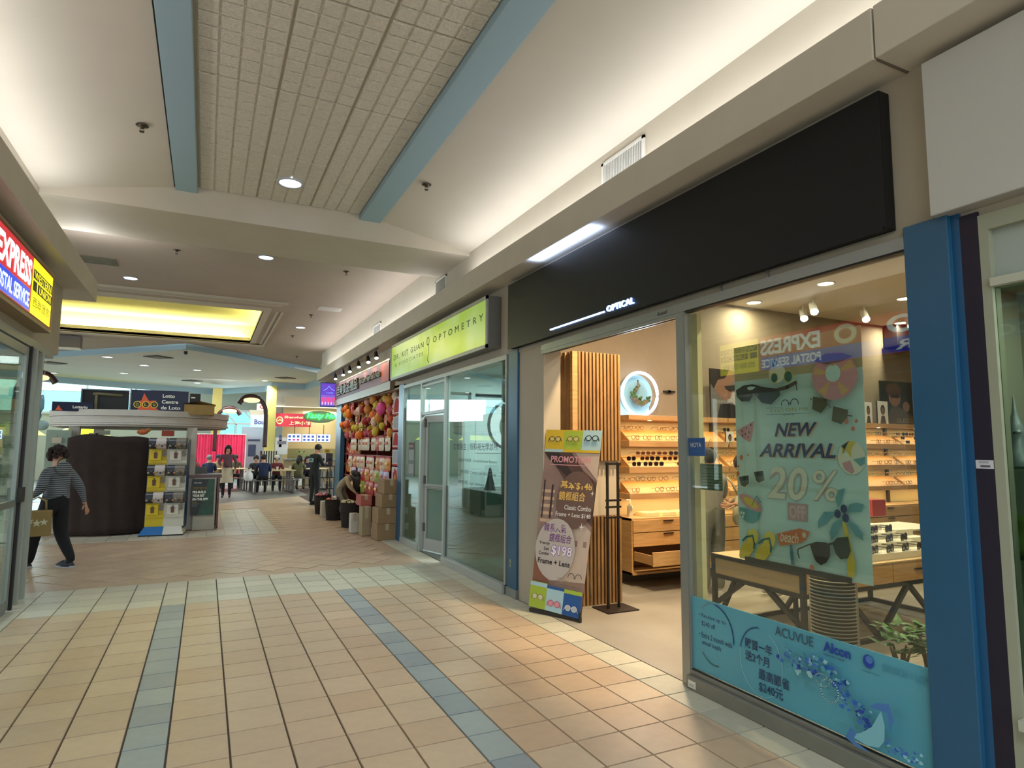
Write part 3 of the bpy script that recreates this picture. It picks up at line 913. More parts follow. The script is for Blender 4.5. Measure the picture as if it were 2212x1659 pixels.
for (xx, zz, w_, l_) in ((3.95, 2.05, .46, 'small dark square outline frame on the far wall of the eye clinic'), (5.05, 2.45, 1.55, 'dark top rail above the eye poster')):
    pf = thing('picture_frame', l_, 'picture', (xx, 10.29, zz))
    q = MB().m(mat('frame_dark', (58, 64, 62), .5))
    hh = w_ if w_ < 1 else .05
    for (a, b_) in (((-w_/2, 0), (w_/2, .04)), ((-w_/2, hh-.04), (w_/2, hh)), ((-w_/2, 0), (-w_/2+.04, hh)), ((w_/2-.04, 0), (w_/2, hh))): q.box((a[0], -.02, a[1]), (b_[0], 0, b_[1]))
    q.build('frame', pf, world=False)
dk = thing('reception_desk', 'pale reception desk inside the eye clinic', 'desk', (4.3, 8.2, 0))
MB().m(mat('desk_top', (60, 62, 60), .4)).box((3.75, 6.9, .86), (4.6, 9.6, .90)).build('top', dk)
MB().m(mat('desk_front', (150, 160, 148), .6)).box((3.85, 7.0, 0), (4.5, 9.5, .86)).build('front_panel', dk)
mo = thing('monitor', 'black monitor on the clinic desk', 'monitor', (4.1, 7.4, .9))
MB().m(BLACK).box((-.02, -.25, .1), (.02, .25, .42)).build('screen', mo, world=False)
MB().m(BLACK).box((-.02, -.03, .0), (.02, .03, .12)).box((-.1, -.1, 0), (.1, .1, .015)).build('stand', mo, world=False)
tp = thing('lamp_cone', 'dark cone shaped ornament on the clinic desk', 'ornament', (3.95, 8.9, .9))
MB().m(BLACK).lathe([(.09, 0), (.07, .08), (.04, .2), (.02, .32), (.01, .34)], n=14).build('cone', tp, world=False)
bt = thing('sanitizer_bottle', 'white pump bottle on the clinic desk', 'bottle', (3.9, 8.1, .9))
MB().m(WHITE).lathe([(.04, 0), (.042, .13), (.03, .16), (.015, .17), (.015, .2)], n=14).build('body', bt, world=False)
MB().m(WHITE).cyl((0, 0, .2), (0, 0, .23), .008).box((-.05, -.008, .225), (.012, .008, .24)).build('pump', bt, world=False)
t = thing('ceiling_panel_light', 'bright rectangular light panel in the clinic ceiling', 'light', (3.9, 7.9, 2.84))
MB().m(mat('panel_glow', (225, 238, 240), .5, emit=3)).box((-.15, -.6, -.01), (.15, .6, 0)).build('diffuser', t, world=False)
MB().m(WHITE).box((-.17, -.62, -.006), (.17, .62, .008)).build('frame', t, world=False)
kelvin('clinic_panel_light', (3.9, 7.9, 2.80), .3, 60, (.86, .97, 1.0), (0, 0, 0), 1.2)
kelvin('clinic_panel_light', (4.6, 9.2, 2.80), .3, 34, (.86, .97, 1.0), (0, 0, 0), .6)

# ---- left shop: sign and folding glass doors
ls = thing('shipping_sign', 'red, blue and yellow lit box sign of the postal shop', 'sign', (-1.53, 5.6, 2.66))
MB().m(mat('tan_casing', (150, 128, 96), .5)).box((XL, 2.6, 2.66), (-1.46, 7.66, 3.26)).build('casing', ls, bevel=.004)
RED = mat('sign_red', (196, 32, 48), .35, emit=.55)
f = Fr((-1.4595, 2.6, 2.66), (0, 1, 0), VY)
f.rect(.03, .03, 5.03, .57, mat('frame_rust', (150, 62, 38), .5))
f.rect(.06, .05, 4.17, .545, RED)
f.rect(.06, .055, 4.14, .245, mat('sign_blue', (22, 62, 205), .35, emit=.6))
f.rect(4.18, .05, 4.96, .545, mat('sign_yellow', (236, 226, 20), .35, emit=.75))
WL = mat('sign_white_glow', (225, 240, 235), .4, emit=.9)
f.text('PHOTO', .5, .29, .22, WL, w=1.7, bold=.03)
f.ell(2.75, .39, .16, .13, mat('sign_cream_glow', (230, 224, 190), .4, emit=.6)).ell(2.75, .39, .09, .07, RED)
f.text('EXPRESS', 3.12, .27, .23, WL, w=1.02, bold=.035)
f.text('COURIER', .6, .085, .12, WL, w=1.5, bold=.02)
f.text('POSTAL SERVICE', 3.12, .085, .125, WL, w=1.0, bold=.02)
YK = mat('sign_dark_olive', (40, 38, 10), .5)
f.rect(4.22, .44, 4.93, .50, mat('sign_yellow', (236, 226, 20), .35, emit=.75))
f.rect(4.20, .37, 4.94, .455, YK).text('WESTERN', 4.24, .375, .07, mat('sign_yellow', (236, 226, 20), .35, emit=.75), w=.66, bold=.01)
f.rect(4.38, .26, 4.94, .35, YK).text('UNION', 4.44, .27, .07, mat('sign_yellow', (236, 226, 20), .35, emit=.75), w=.46, bold=.01).rect(4.20, .26, 4.34, .35, YK)
f.text('西聯匯款', 4.24, .12, .09, YK, w=.66)
f.build('sign_face', ls, 'lit sign face with white and yellow lettering')
ds = []
fd = thing('folding_glass_door', 'stacked silver framed folding glass doors of the postal shop', 'door', (-1.7, 7.8, 0))
ALV = mat('door_stile', (132, 138, 134), .4, .5)
def panel(x0, y0, x1, y1, nm='door_panel'):
    p, q = Vector((x0, y0, 0)), Vector((x1, y1, 0))
    d = (q-p); L = d.length; d.normalize(); n = Vector((-d.y, d.x, 0))
    M = Matrix((d, n, Vector((0, 0, 1)))).transposed()
    m = MB().m(ALV)
    c = lambda a, z: p + d*a + Vector((0, 0, z))
    for (a, w_) in ((.035, .07), (L-.035, .07)): m.obox(c(a, 1.25), (w_, .045, 2.46), M)
    for (z, h_) in ((.06, .12), (2.44, .08), (1.0, .06)): m.obox(c(L/2, z), (L-.14, .04, h_), M)
    o = m.build(nm, fd)
    k = MB().m(GLASS); k.obox(c(L/2, 1.25), (L-.14, .008, 2.36), M); k.build('glass_pane', o)
panel(-1.62, 8.0, -2.35, 8.30)
panel(-1.60, 7.75, -2.35, 7.95)
panel(-1.60, 7.55, -2.30, 7.6)
panel(-1.60, 4.6, -1.60, 7.45)
MB().m(BLACK).box((-1.59, 7.50, 0), (-1.56, 7.53, 2.5)).box((-1.61, 7.44, 1.0), (-1.54, 7.56, 1.14)).build('lock_bar', fd)
for y in (7.72, 7.98): MB().m(mat('door_stile_b', (165, 168, 160), .45, .3)).box((-1.64, y, 0), (-1.57, y+.06, 2.5)).build('stile', fd)
struct('trim_6', MB().m(ALV).box((-1.95, Y0, 2.50), (-1.58, 8.5, 2.58)))
# inside the postal shop
SPW = mat('shop_pale_wall', (175, 192, 198), .7)
struct('wall_left.001', MB().m(SPW).box((-5.0, -3, 0), (-4.9, 8.6, 2.9)))
struct('wall_left.003', MB().m(SPW).box((-5, 8.44, 0), (-2.4, 8.5, 2.9)))
struct('ceiling.005', MB().m(CEILP).box((-5, -3, 2.75), (-1.96, 8.5, 2.8)))
struct('floor.003', MB().m(mat('shop_floor', (150, 140, 120), .5)).box((-5, -3, -.01), (-1.76, 8.5, 0.0)))
for y in (1.5, 4.5, 7.0): kelvin('shop_panel_light', (-3.0, y, 2.72), .6, 26, (.82, .92, 1.0), (0, 0, 0), 1.2)
struct('wall_left.002', MB().m(DRY).box((-1.95, -3, 0), (-1.62, 4.55, 2.55)) if False else MB().m(DRY).box((-1.95, -3, 0), (-1.62, 0.4, 2.55)))
sf = thing('shop_window', 'plain glass front of the postal shop nearer the viewer', 'window', (-1.62, 2.5, 0))
q = MB().m(ALV)
for y in (.42, 1.8, 3.2, 4.55): q.box((-1.66, y-.03, 0), (-1.60, y+.03, 2.5))
q.box((-1.66, .4, 0), (-1.60, 4.58, .12)).build('frame', sf)
MB().m(GLASS).box((-1.635, .45, .12), (-1.628, 4.52, 2.5)).build('glass_pane', sf)
# ================================================================ THE OPTICAL SHOP
OAK = woodmat('oak_veneer', (186, 142, 88), (204, 163, 108), (1.2, 1.2, 14))
OAKH = woodmat('oak_shelf', (176, 132, 84), (196, 152, 102), (.8, 6, 6))
OAKB = woodmat('oak_slat', (142, 106, 64), (166, 126, 80), (6, 6, 1.2))
SHELLW = mat('shop_wall_taupe', (132, 118, 98), .8, noise=.03)
SFL = mat('grey_shop_floor', (150, 143, 130), .45, noise=.12, nscale=1.6)
sh = MB().m(SHELLW).box((3.0, 6.32, 0), (12, 6.42, 3.6)).box((11.9, -4.0, 0), (12, 6.4, 3.6)).box((3.05, -4.0, 2.62), (3.15, 6.35, 3.6))
sh.m(mat('back_shop_wall', (132, 118, 98), .8)).box((3.50, 1.30, 0), (12, 1.38, 3.6))
struct('wall_optical', sh)
struct('ceiling.003', MB().m(mat('optical_ceiling', (190, 182, 166), .8)).box((3.0, 1.3, 3.52), (12, 6.4, 3.58)))
struct('floor.001', MB().m(SFL).box((2.96, 1.38, -.012), (12, 6.32, 0.001)))
# ceiling lamps of the shop
EMP = mat('pinkish_lamp_glow', (255, 232, 214), .5, emit=14)
EMB = mat('bluish_spot_glow', (214, 228, 255), .5, emit=14)
def shop_light(x, y, label, em, col, power, r=.085):
    t = thing('ceiling_spotlight', label, 'spotlight', (x, y, 3.52))
    MB().m(WHITE).tube([(r*1.1*math.cos(2*PI*i/20), r*1.1*math.sin(2*PI*i/20), -.006) for i in range(20)], .010, 6, closed=True).build('trim_ring', t, world=False)
    MB().m(em).cyl((0, 0, -.006), (0, 0, 0), r, n=20).build('lens', t, world=False)
    l = kelvin('shop_bulb', (x, y, 3.49), .16, power, col)
    return t
WL1 = (1.0, .86, .66)
shop_light(6.53, 4.95, 'largest pinkish ceiling light, highest in the shop window', EMP, WL1, 28)
shop_light(6.54, 6.05, 'leftmost pinkish ceiling light near the shelf wall', EMP, WL1, 18)
shop_light(8.09, 4.99, 'pinkish ceiling light beside the wide blue pillar', EMP, WL1, 18)
shop_light(9.60, 6.0, 'pinkish ceiling light farthest back over the shelf wall', EMP, WL1, 18)
for (x, y, r_, e_, c_) in ((3.72, 4.5, 0, 55, (1, .74, .42)), (4.6, 4.6, 0, 16, WL1), (4.2, 2.4, 0, 26, WL1), (6.5, 2.4, 0, 20, WL1)): kelvin('shop_bulb', (x, y, 3.49), .16, e_, c_)
def spot(x, y, label, dx):
    t = thing('track_spotlight', label, 'spotlight', (x, y, 3.52))
    MB().m(WHITE).cyl((0, 0, -.10), (0, 0, 0), .012).build('stem', t, world=False)
    MB().m(WHITE).cyl((.05*dx, .05, -.06), (-.07*dx, -.07, -.20), .045, .05, n=18).build('head', t, world=False)
    MB().m(EMB).cyl((-.0705*dx, -.0705, -.2005), (-.075*dx, -.075, -.206), .044, n=18).build('lens', t, world=False)
spot(7.06, 5.55, 'bluish spotlight left of the two close together', 1)
spot(8.08, 5.55, 'bluish spotlight in the middle of the shop ceiling', 1)
spot(9.07, 5.55, 'bluish spotlight nearest the wide blue pillar', 1)
spot(7.3, 5.9, 'small bluish spotlight low over the hanging poster', 1)
t = thing('wall_speaker', 'black box speaker high on the taupe shop wall', 'speaker', (9.9, 6.2, 3.18))
MB().m(BLACK).cbox((-.28, -.12, 0), (.28, .1, .34), .01).build('cabinet', t, world=False)
MB().m(BLACK).box((-.32, -.16, -.02), (.3, .1, 0)).build('bracket', t, world=False)

# ---- shelf wall : units from x=4.40
YB, YF = 6.32, 5.98
WARMG = (1.0, .80, .48)
units = [(4.40, 5.95), (5.95, 7.72), (7.72, 9.49), (9.49, 11.3)]
zs = [(1.885, 1.94), (1.57, 1.64), (1.265, 1.335), (.965, 1.03)]
BACKP = mat('lit_back_panel', (224, 200, 150), .7)
STEP = mat('acrylic_step', (196, 138, 72), .45)
uname = ['leftmost wall shelf unit, seen through the shop entrance', 'wall shelf unit behind the glass, left of the hanging poster', 'wall shelf unit hidden mostly behind the hanging poster', 'rightmost wall shelf unit beside the wide blue pillar']
for k, (x0, x1) in enumerate(units):
    u = thing('wall_shelf', uname[k], 'shelf', ((x0+x1)/2, YB, .75), 0, None)
    for (a, b_) in zs:
        MB().m(OAKH).box((x0+.01, YF, a), (x1-.01, YB-.02, b_)).build('shelf_board', u, bevel=.002)
    MB().m(BACKP).box((x0, YB-.02, .75), (x1, YB, 1.94)).build('back_panel', u)
    MB().m(mat('upright_dark', (70, 52, 36), .6)).box((x0-.02, YB-.06, .75), (x0+.02, YB-.02, 1.94)).build('upright', u)
    for zi, (a, b_) in enumerate(zs[:3]):
        zlow = zs[zi+1][1]
        for xx in ((x0*.75+x1*.25), (x0*.25+x1*.75)):
            if zi == 0: MB().m(mat('shelf_lamp_glow', (255, 225, 170), .5, emit=6)).cyl((xx, YF+.1, a-.004), (xx, YF+.1, a), .022, n=12).build('shelf_lamp', u)
        kelvin('shelf_strip_light', ((x0+x1)/2, YF+.12, a-.006), x1-x0-.1, 2.6, WARMG, (0, 0, 0), .03)
        # slanted amber acrylic stand
        MB().m(STEP).add([(x0+.04, YF+.03, zlow), (x1-.04, YF+.03, zlow), (x1-.04, YF+.22, zlow+.13), (x0+.04, YF+.22, zlow+.13), (x1-.04, YF+.22, zlow), (x0+.04, YF+.22, zlow)],
            [(0, 1, 2, 3), (1, 4, 2), (0, 3, 5), (2, 4, 5, 3), (0, 5, 4, 1)]).build('display_slope', u)
    kelvin('shelf_strip_light', ((x0+x1)/2, YF+.12, .96), x1-x0-.1, 2.6, WARMG, (0, 0, 0), .03)
# ---- base cabinets
def cabinet(x0, x1, label, nd=3, openlow=False, cols=1):
    c = thing('drawer_cabinet', label, 'cabinet', ((x0+x1)/2, 6.1, .13))
    MB().m(OAK).box((x0, 5.90, .13), (x1, 6.30, .155)).box((x0, 5.915, .73), (x1, 6.30, .755)).box((x0, 5.92, .13), (x0+.02, 6.3, .755)).box((x1-.02, 5.92, .13), (x1, 6.3, .755)).box((x0, 6.28, .13), (x1, 6.3, .755)).build('body', c)
    MB().m(mat('cabinet_plinth', (96, 90, 80), .7)).box((x0, 6.22, 0), (x1, 6.3, .13)).build('plinth', c)
    lv = [(.60, .735), (.44, .59), (.28, .43), (.16, .27)]
    n = cols
    for ci_ in range(n):
        xa, xb = x0+.01+(x1-x0-.02)*ci_/n, x0+.01+(x1-x0-.02)*(ci_+1)/n
        for li, (a, b_) in enumerate(lv):
            if openlow and li == 3: continue
            yo = 0.0
            if openlow and li == 2: yo = .34; 
            m_ = MB().m(OAK).box((xa+.004, 5.90-yo, a), (xb-.004, 5.92-yo, b_))
            if yo: m_.box((xa+.02, 5.92-yo, a), (xa+.035, 5.92, a+.11)).box((xb-.035, 5.92-yo, a), (xb-.02, 5.92, a+.11)).box((xa+.02, 5.92-yo, a), (xb-.02, 5.92, a+.01))
            d_ = m_.build('drawer', c, bevel=.0015)
            xm = (xa+xb)/2+.0
            if li in (0, 1): MB().m(BLACK).box((xm-.07, 5.885-yo, b_-.022), (xm+.07, 5.90-yo, b_-.010)).build('handle', d_)
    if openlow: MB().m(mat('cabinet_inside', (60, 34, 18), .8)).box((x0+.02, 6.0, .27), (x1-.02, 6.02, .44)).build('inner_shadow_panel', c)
    return c
cabinet(4.385, 5.40, 'oak drawer cabinet with its lower drawer pulled open, near the entrance', openlow=True)
for i, (a, b_) in enumerate(((5.41, 6.8), (6.81, 8.2), (8.21, 9.70), (9.71, 11.2))):
    cabinet(a, b_, ['oak drawer cabinet beside the one with the open drawer', 'oak drawer cabinet behind the hanging poster, left half', 'oak drawer cabinet behind the white stepped displays', 'oak drawer cabinet farthest from the entrance'][i])

# ---- glasses
def glasses_mesh(name, lensm, framem, w=.135, shape=1.0, thick=.0035):
    mb = MB()
    lw, lh = w*.21, w*.17*shape
    for s_ in (-1, 1):
        cx = s_*w*.27
        pts = []
        for i in range(14):
            a = 2*PI*i/14
            ca, sa = math.cos(a), math.sin(a)
            pts.append((cx+lw*math.copysign(abs(ca)**.7, ca), lh*math.copysign(abs(sa)**.75, sa)))
        if lensm: mb.m(lensm).prism(pts, (0, -.001, 0), (1, 0, 0), (0, 0, 1), (0, 1, 0), .002)
        mb.m(framem).tube([(p[0], 0, p[1]) for p in pts], thick, 5, closed=True)
        # temple arm running back
        mb.tube([(s_*w*.49, 0, lh*.5), (s_*w*.5, .07, lh*.5), (s_*w*.49, .12, lh*.3), (s_*w*.48, .14, -.01)], thick*.8, 5)
    mb.tube([(-w*.07, 0, lh*.4), (0, -.002, lh*.55), (w*.07, 0, lh*.4)], thick, 5)
    o = mb.build(name, None, world=False)
    return o
LENSD = mat('sunglass_lens', (30, 24, 26), .15)
LENSB = mat('brown_lens', (62, 34, 22), .15)
LENSP = mat('violet_lens', (60, 50, 92), .12)
FRB = mat('dark_frame', (28, 18, 14), .3)
FRC = mat('clear_gold_frame', (150, 104, 52), .3, .3)
FRT = mat('brown_frame', (112, 70, 36), .3)
FRG_ = mat('silver_frame', (170, 165, 150), .3, .5)
protos = {
 'dark': glasses_mesh('sunglasses', LENSD, FRB),
 'brown': glasses_mesh('sunglasses', LENSB, FRT, shape=.85),
 'violet': glasses_mesh('sunglasses', LENSP, FRB, shape=1.05),
 'clear': glasses_mesh('eyeglasses', None, FRC, thick=.0035),
 'gold': glasses_mesh('eyeglasses', None, FRB, thick=.003, shape=1.15),
 'silver': glasses_mesh('eyeglasses', None, FRT, thick=.0035)}
PCNT = {}
def put(kind, x, y, z, label, group, rz=0.0, tilt=0.0, s=1.0):
    p = protos[kind]
    if PCNT.get(kind): o = p.copy(); COL.objects.link(o)
    else: o = p
    PCNT[kind] = 1
    o.location = (x, y, z); o.rotation_euler = (tilt, 0, rz); o.scale = (s, s, s)
    return tag(o, label, 'glasses', group)
rnd = random.Random(3)
# shelf wall contents: level 0 top (between zs[0] and zs[1]) ...
names = ['leftmost', 'second', 'third', 'rightmost']
for k, (x0, x1) in enumerate(units):
    for li in range(3):
        zl = zs[li+1][1]
        dark = (k == 0 and li == 1) or (k == 3 and li == 0) or (k == 1 and li == 0)
        rows_ = 2 if not dark else 3
        step = .17
        n = int((x1-x0-.2)/step)
        if k == 2: n = 3
        for r_ in range(rows_):
            oi = 0
            for i in range(n):
                if rnd.random() < .18: continue
                oi += 1
                xx = x0+.13+i*step+rnd.uniform(-.015, .015) if k != 2 else x1-.15-i*.2
                if dark:
                    yy, zz = YF+.03+r_*.075, zl+.035+r_*.062
                    kd = rnd.choice(['dark', 'brown', 'dark'])
                    lb = '%s pair of sunglasses in the %s row, %s level, %s shelf unit' % (ORD_[min(oi, 14)-1], ['front', 'middle', 'back'][r_], ['top', 'middle', 'lower'][li], names[k])
                else:
                    yy, zz = YF+.04+r_*.13, zl+.04+r_*.12
                    kd = rnd.choice(['clear', 'gold', 'silver', 'clear'])
                    lb = '%s pair of clear eyeglasses in the %s row, %s level, %s shelf unit' % (ORD_[min(oi, 14)-1], ['front', 'back'][r_], ['top', 'middle', 'lower'][li], names[k])
                put(kd, xx, yy, zz, lb, 'glasses on the %s level of the %s shelf unit' % (['top', 'middle', 'lower'][li], names[k]), rz=rnd.uniform(-.25, .25))
# counter-top pieces
def boxy(name, label, cat, a, b_, m, group=None, part='carton', rz=0):
    c = ((a[0]+b_[0])/2, (a[1]+b_[1])/2, a[2])
    t = thing(name, label, cat, c, rz, group)
    h = [abs(b_[i]-a[i]) for i in range(3)]
    MB().m(m).cbox((-h[0]/2, -h[1]/2, 0), (h[0]/2, h[1]/2, h[2]), .004).build(part, t, world=False)
    return t
sb = thing('sanitizer_bottle', 'clear pump bottle on the counter at the left end of the shelves', 'bottle', (4.50, 6.1, .755))
MB().m(mat('bottle_clear', (226, 214, 180), .2)).lathe([(.03, 0), (.034, .02), (.034, .12), (.012, .145), (.012, .16)], n=14).build('body', sb, world=False)
MB().m(WHITE).cyl((0, 0, .16), (0, 0, .20), .006).box((-.04, -.006, .195), (.01, .006, .205)).build('pump', sb, world=False)
bl = mat('cream_tray', (232, 212, 160), .5)
for i, x in enumerate((4.75, 5.0, 5.25)): 
    t = boxy('display_tray', '%s low cream tray on the counter under the leftmost shelves' % ['left', 'middle', 'right'][i], 'tray', (x-.1, 6.0, .755), (x+.1, 6.2, .80), bl, 'trays on the counter', 'tray')
    MB().m(mat('tray_felt', (214, 190, 136), .9)).box((-.09, -.09, .045), (.09, .09, .049)).build('felt', t, world=False)
t = boxy('red_carton', 'small red box behind the white stepped displays', 'box', (7.25, 5.0, .755), (7.5, 5.2, .95), mat('red_carton', (160, 42, 34), .6))
def brochure(x, y, z, w, h, rz, label, mback, name='photo_card', tilt=-.25):
    t = thing(name, label, 'poster', (x, y, z), rz)
    p = MB().m(mback).box((-w/2, 0, 0), (w/2, .012, h)); o = p.build('board', t, world=False)
    return t
# ---- framed fashion photographs leaning on top of the shelves
PD = mat('photo_dark', (30, 26, 26), .35); PM = mat('photo_mid', (78, 62, 54), .4); PS = mat('photo_skin', (120, 84, 66), .5); PW = mat('photo_grey', (150, 148, 148), .5)
def photo(x, y, z, w, h, rz, label, art, name='portrait_photo'):
    t = thing(name, label, 'poster', (x, y, z), rz)
    MB().m(PD).box((-w/2, 0, 0), (w/2, .02, h)).build('board', t, world=False)
    f = Fr((-w/2, -.0005, 0), (1, 0, 0), VY); art(f, w, h)
    o = f.mb.build('print', t, world=False)
    return t
def art1(f, w, h):
    f.rect(0, 0, w, h, mat('photo_bg', (92, 88, 86), .5)).rect(.55*w, 0, w, .55*h, PW)
    f.poly([(.0, h), (.75*w, h), (.8*w, .78*h), (.70*w, .72*h), (.78*w, .60*h), (.72*w, .55*h), (.66*w, .42*h), (.45*w, .36*h), (.2*w, .5*h), (0, .8*h)], PS)
    f.poly([(0, h), (.62*w, h), (.5*w, .83*h), (.25*w, .78*h), (.1*w, .6*h), (0, .7*h)], PD)
    f.poly([(.45*w, .66*h), (.80*w, .70*h), (.82*w, .60*h), (.66*w, .55*h), (.5*w, .6*h)], BLACK)
    f.poly([(.2*w, 0), (.3*w, .28*h), (.7*w, .34*h), (w, .14*h), (w, 0)], PD)
    f.text('EMPORIO', .18*w, .30*h, .04*h*1.6, PW, w=.6*w)
photo(6.0, 6.06, 1.94, .58, .63, .12, 'black and white portrait of a person in sunglasses, left of the hanging poster', art1)
def art2(f, w, h):
    f.rect(0, 0, w, h, PD).ell(.4*w, .62*h, .17*w, .2*h, PS).ell(.38*w, .8*h, .22*w, .16*h, mat('photo_hair', (66, 34, 24), .6)).rect(.28*w, .62*h, .54*w, .68*h, BLACK)
    f.poly([(.1*w, 0), (.3*w, .42*h), (.5*w, .42*h), (.9*w, .2*h), (.9*w, 0)], PM).ell(.72*w, .42*h, .10*w, .12*h, PS)
    f.text('GUCCI', .42*w, .05*h, .09*h, mat('photo_gold', (150, 130, 90), .5), w=.45*w)
photo(9.55, 6.08, 1.94, .78, .66, -.05, 'dark colour photograph of models in sunglasses beside the wide blue pillar', art2)
def art3(f, w, h):
    f.rect(0, 0, w, h, mat('photo_white', (206, 204, 200), .5)).ell(.5*w, .62*h, .22*w, .22*h, PD).ell(.5*w, .58*h, .15*w, .16*h, PS).poly([(.2*w, 0), (.35*w, .36*h), (.65*w, .36*h), (.8*w, 0)], PM)
photo(9.12, 6.05, 1.94, .26, .34, .05, 'small white card with a portrait, left of the dark photograph', art3, 'portrait_card')
photo(8.86, 6.10, 1.94, .2, .32, .1, 'small grey card with a portrait beside the poster edge', art3, 'portrait_card')
photo(5.98, 5.99, 1.57, .13, .2, 0, 'tiny white card with a portrait on the shelf behind the green notice', art3, 'portrait_card')
photo(7.6, 5.96, 1.03, .22, .3, -.2, 'slanted white card with a dark portrait on the low shelf', art3, 'portrait_card')
# black wall hooks
for (x, z, l) in ((5.28, 2.27, 'short black bracket on the taupe wall right of the round lamp'), (8.95, 2.20, 'black bracket on the taupe wall beside the hanging poster')):
    t = thing('wall_bracket', l, 'bracket', (x, 6.32, z))
    MB().m(BLACK).box((-.09, -.03, -.012), (.09, -.01, .012)).build('bar', t, world=False)
    MB().m(BLACK).box((-.02, -.03, -.02), (.02, 0, .02)).build('plate', t, world=False)
# ---- round ring lamp with moss
rl = thing('ring_lamp', 'round glowing wall ring with a moss branch inside', 'lamp', (4.73, 6.20, 2.21))
MB().m(mat('ring_glow', (214, 232, 255), .4, emit=4.5)).tube([(.262*math.cos(2*PI*i/40), -.02, .262*math.sin(2*PI*i/40)) for i in range(40)], .018, 8, closed=True).build('light_ring', rl, world=False)
MB().m(mat('ring_back', (120, 158, 168), .5)).cyl((0, .06, 0), (0, .07, 0), .245, n=36).build('disc', rl, world=False)
MB().m(mat('ring_box', (150, 190, 205), .5)).box((-.24, .07, -.28), (.2, .10, .1)).build('backing', rl, world=False)
br = MB().m(mat('bark', (96, 92, 78), .9, noise=.3, nscale=30))
br.tube([(-.02, 0, .17), (-.0, 0, .11), (-.06, 0, .04), (-.10, 0, -.03), (-.05, 0, -.09), (.04, 0, -.12), (.13, 0, -.08), (.18, 0, -.02)], [.012, .022, .028, .035, .04, .035, .025, .008], 8)
br.tube([(.04, 0, -.12), (.02, 0, -.05), (.05, 0, -.02)], [.02, .012, .005], 6)
br.build('branch', rl, world=False)
ms = MB().m(mat('moss', (66, 104, 58), .95, noise=.4, nscale=40, bump=.8))
for i in range(42):
    t_ = rnd.random(); 
    P = [(-.04, .08), (-.09, 0), (-.07, -.05), (.03, -.07), (.12, -.06), (.0, -.10)]
    p = rnd.choice(P)
    ms.ball((p[0]+rnd.uniform(-.035, .035), rnd.uniform(-.03, .01), p[1]+rnd.uniform(-.03, .03)), rnd.uniform(.008, .02), 6, 4)
ms.build('moss', rl, world=False, kind='stuff')
kelvin('ring_lamp_light', (4.73, 6.12, 2.21), .45, 7, (.72, .86, 1.0), (PI/2, 0, PI))

# ---- ribbed wooden column block (upper and lower halves) with black frame between
wc = thing('slatted_column', 'vertical oak slat wall column inside the shop entrance', 'column', (3.56, 5.7, 0))
WC2 = mat('pale_plaster', (196, 182, 160), .7)
def slatwall(z0, z1):
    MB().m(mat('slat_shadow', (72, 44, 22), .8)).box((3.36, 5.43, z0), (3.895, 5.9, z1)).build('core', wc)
    n = 12
    for i in range(n):
        x = 3.365+i*(.53/n)
        MB().m(OAKB).cbox((x, 5.40, z0), (x+.53/n*.60, 5.432, z1), .004).build('slat', wc)
    n = 7
    for i in range(n):   # chamfered left return
        a = i/n
        x, y = 3.345-.17*a, 5.44+.36*a
        MB().m(OAKB).cbox((x-.015, y-.012, z0), (x+.012, y+.016, z1), .004).build('slat', wc)
    MB().m(OAK).box((3.30, 5.41, z0), (3.362, 5.46, z1)).build('corner_post', wc)
    q = MB().m(OAKB).add([(3.36, 5.42, z0), (3.36, 5.9, z0), (3.16, 5.9, z0), (3.16, 5.82, z0), (3.36, 5.42, z1), (3.36, 5.9, z1), (3.16, 5.9, z1), (3.16, 5.82, z1)],
        [(0, 1, 2, 3), (4, 7, 6, 5), (0, 4, 5, 1), (1, 5, 6, 2), (2, 6, 7, 3), (3, 7, 4, 0)])
    q.build('side_core', wc)
slatwall(1.42, 2.53)
slatwall(0.0, .865)
MB().m(WC2).box((3.18, 5.47, .865), (3.90, 5.9, 1.42)).build('plaster_band', wc, label='pale plaster band between the slat sections')
ss = thing('sign_stand', 'black metal floor stand in front of the oak slat column', 'stand', (3.63, 5.22, 0))
b2 = MB().m(mat('bronze_black', (40, 28, 22), .5, .3))
b2.box((3.47, 5.06, 0), (3.83, 5.34, .012)).build('base_plate', ss)
for x in (3.575, 3.70): MB().m(BLACK).cbox((x-.011, 5.20, .01), (x+.011, 5.222, 1.41), .003).build('pole', ss)
for z in (.875, .975, 1.04, 1.395): MB().m(BLACK).box((3.545, 5.196, z-.010), (3.73, 5.204, z+.010)).build('crossbar', ss)
# ---- hanging beach poster behind the window
hp = thing('hanging_poster', 'tall sea-green sale poster reading NEW ARRIVAL 20% OFF hanging behind the window', 'poster', (3.05, 2.56, .87))
PG = mat('poster_sea', (200, 226, 224), .55, noise=.08, nscale=2.2, stretch=(1, 1, 5))
PTAN = mat('poster_reflection', (190, 176, 140), .6, noise=.12, nscale=2.5)  # tan reflection in the window glass, painted as the poster's top band
MB().m(PG).box((3.05, 2.12, .87), (3.053, 3.0, 1.98)).m(PTAN).box((3.05, 2.12, 1.98), (3.053, 3.0, 2.20)).build('sheet', hp)
MB().m(BLACK).cbox((3.03, 2.23, .862), (3.045, 2.94, .892), .003).build('bottom_bar', hp)
f = Fr((3.0495, 3.0, .87), UR, VY)
C_ = lambda n, c, **k: mat('print_'+n, c, .55, **k)
NAVY, CRM, YLW, TEAL, PNK, ORG_ = C_('navy', (44, 34, 92)), C_('cream', (232, 226, 204)), C_('yellow', (222, 192, 46)), C_('teal', (104, 160, 170)), C_('pink', (214, 150, 160)), C_('orange', (212, 106, 40))
f.poly([(0.009, 0.798), (0.15, 0.855), (0.139, 0.785), (0.116, 0.722), (0.067, 0.741), (0.025, 0.774)], PNK)
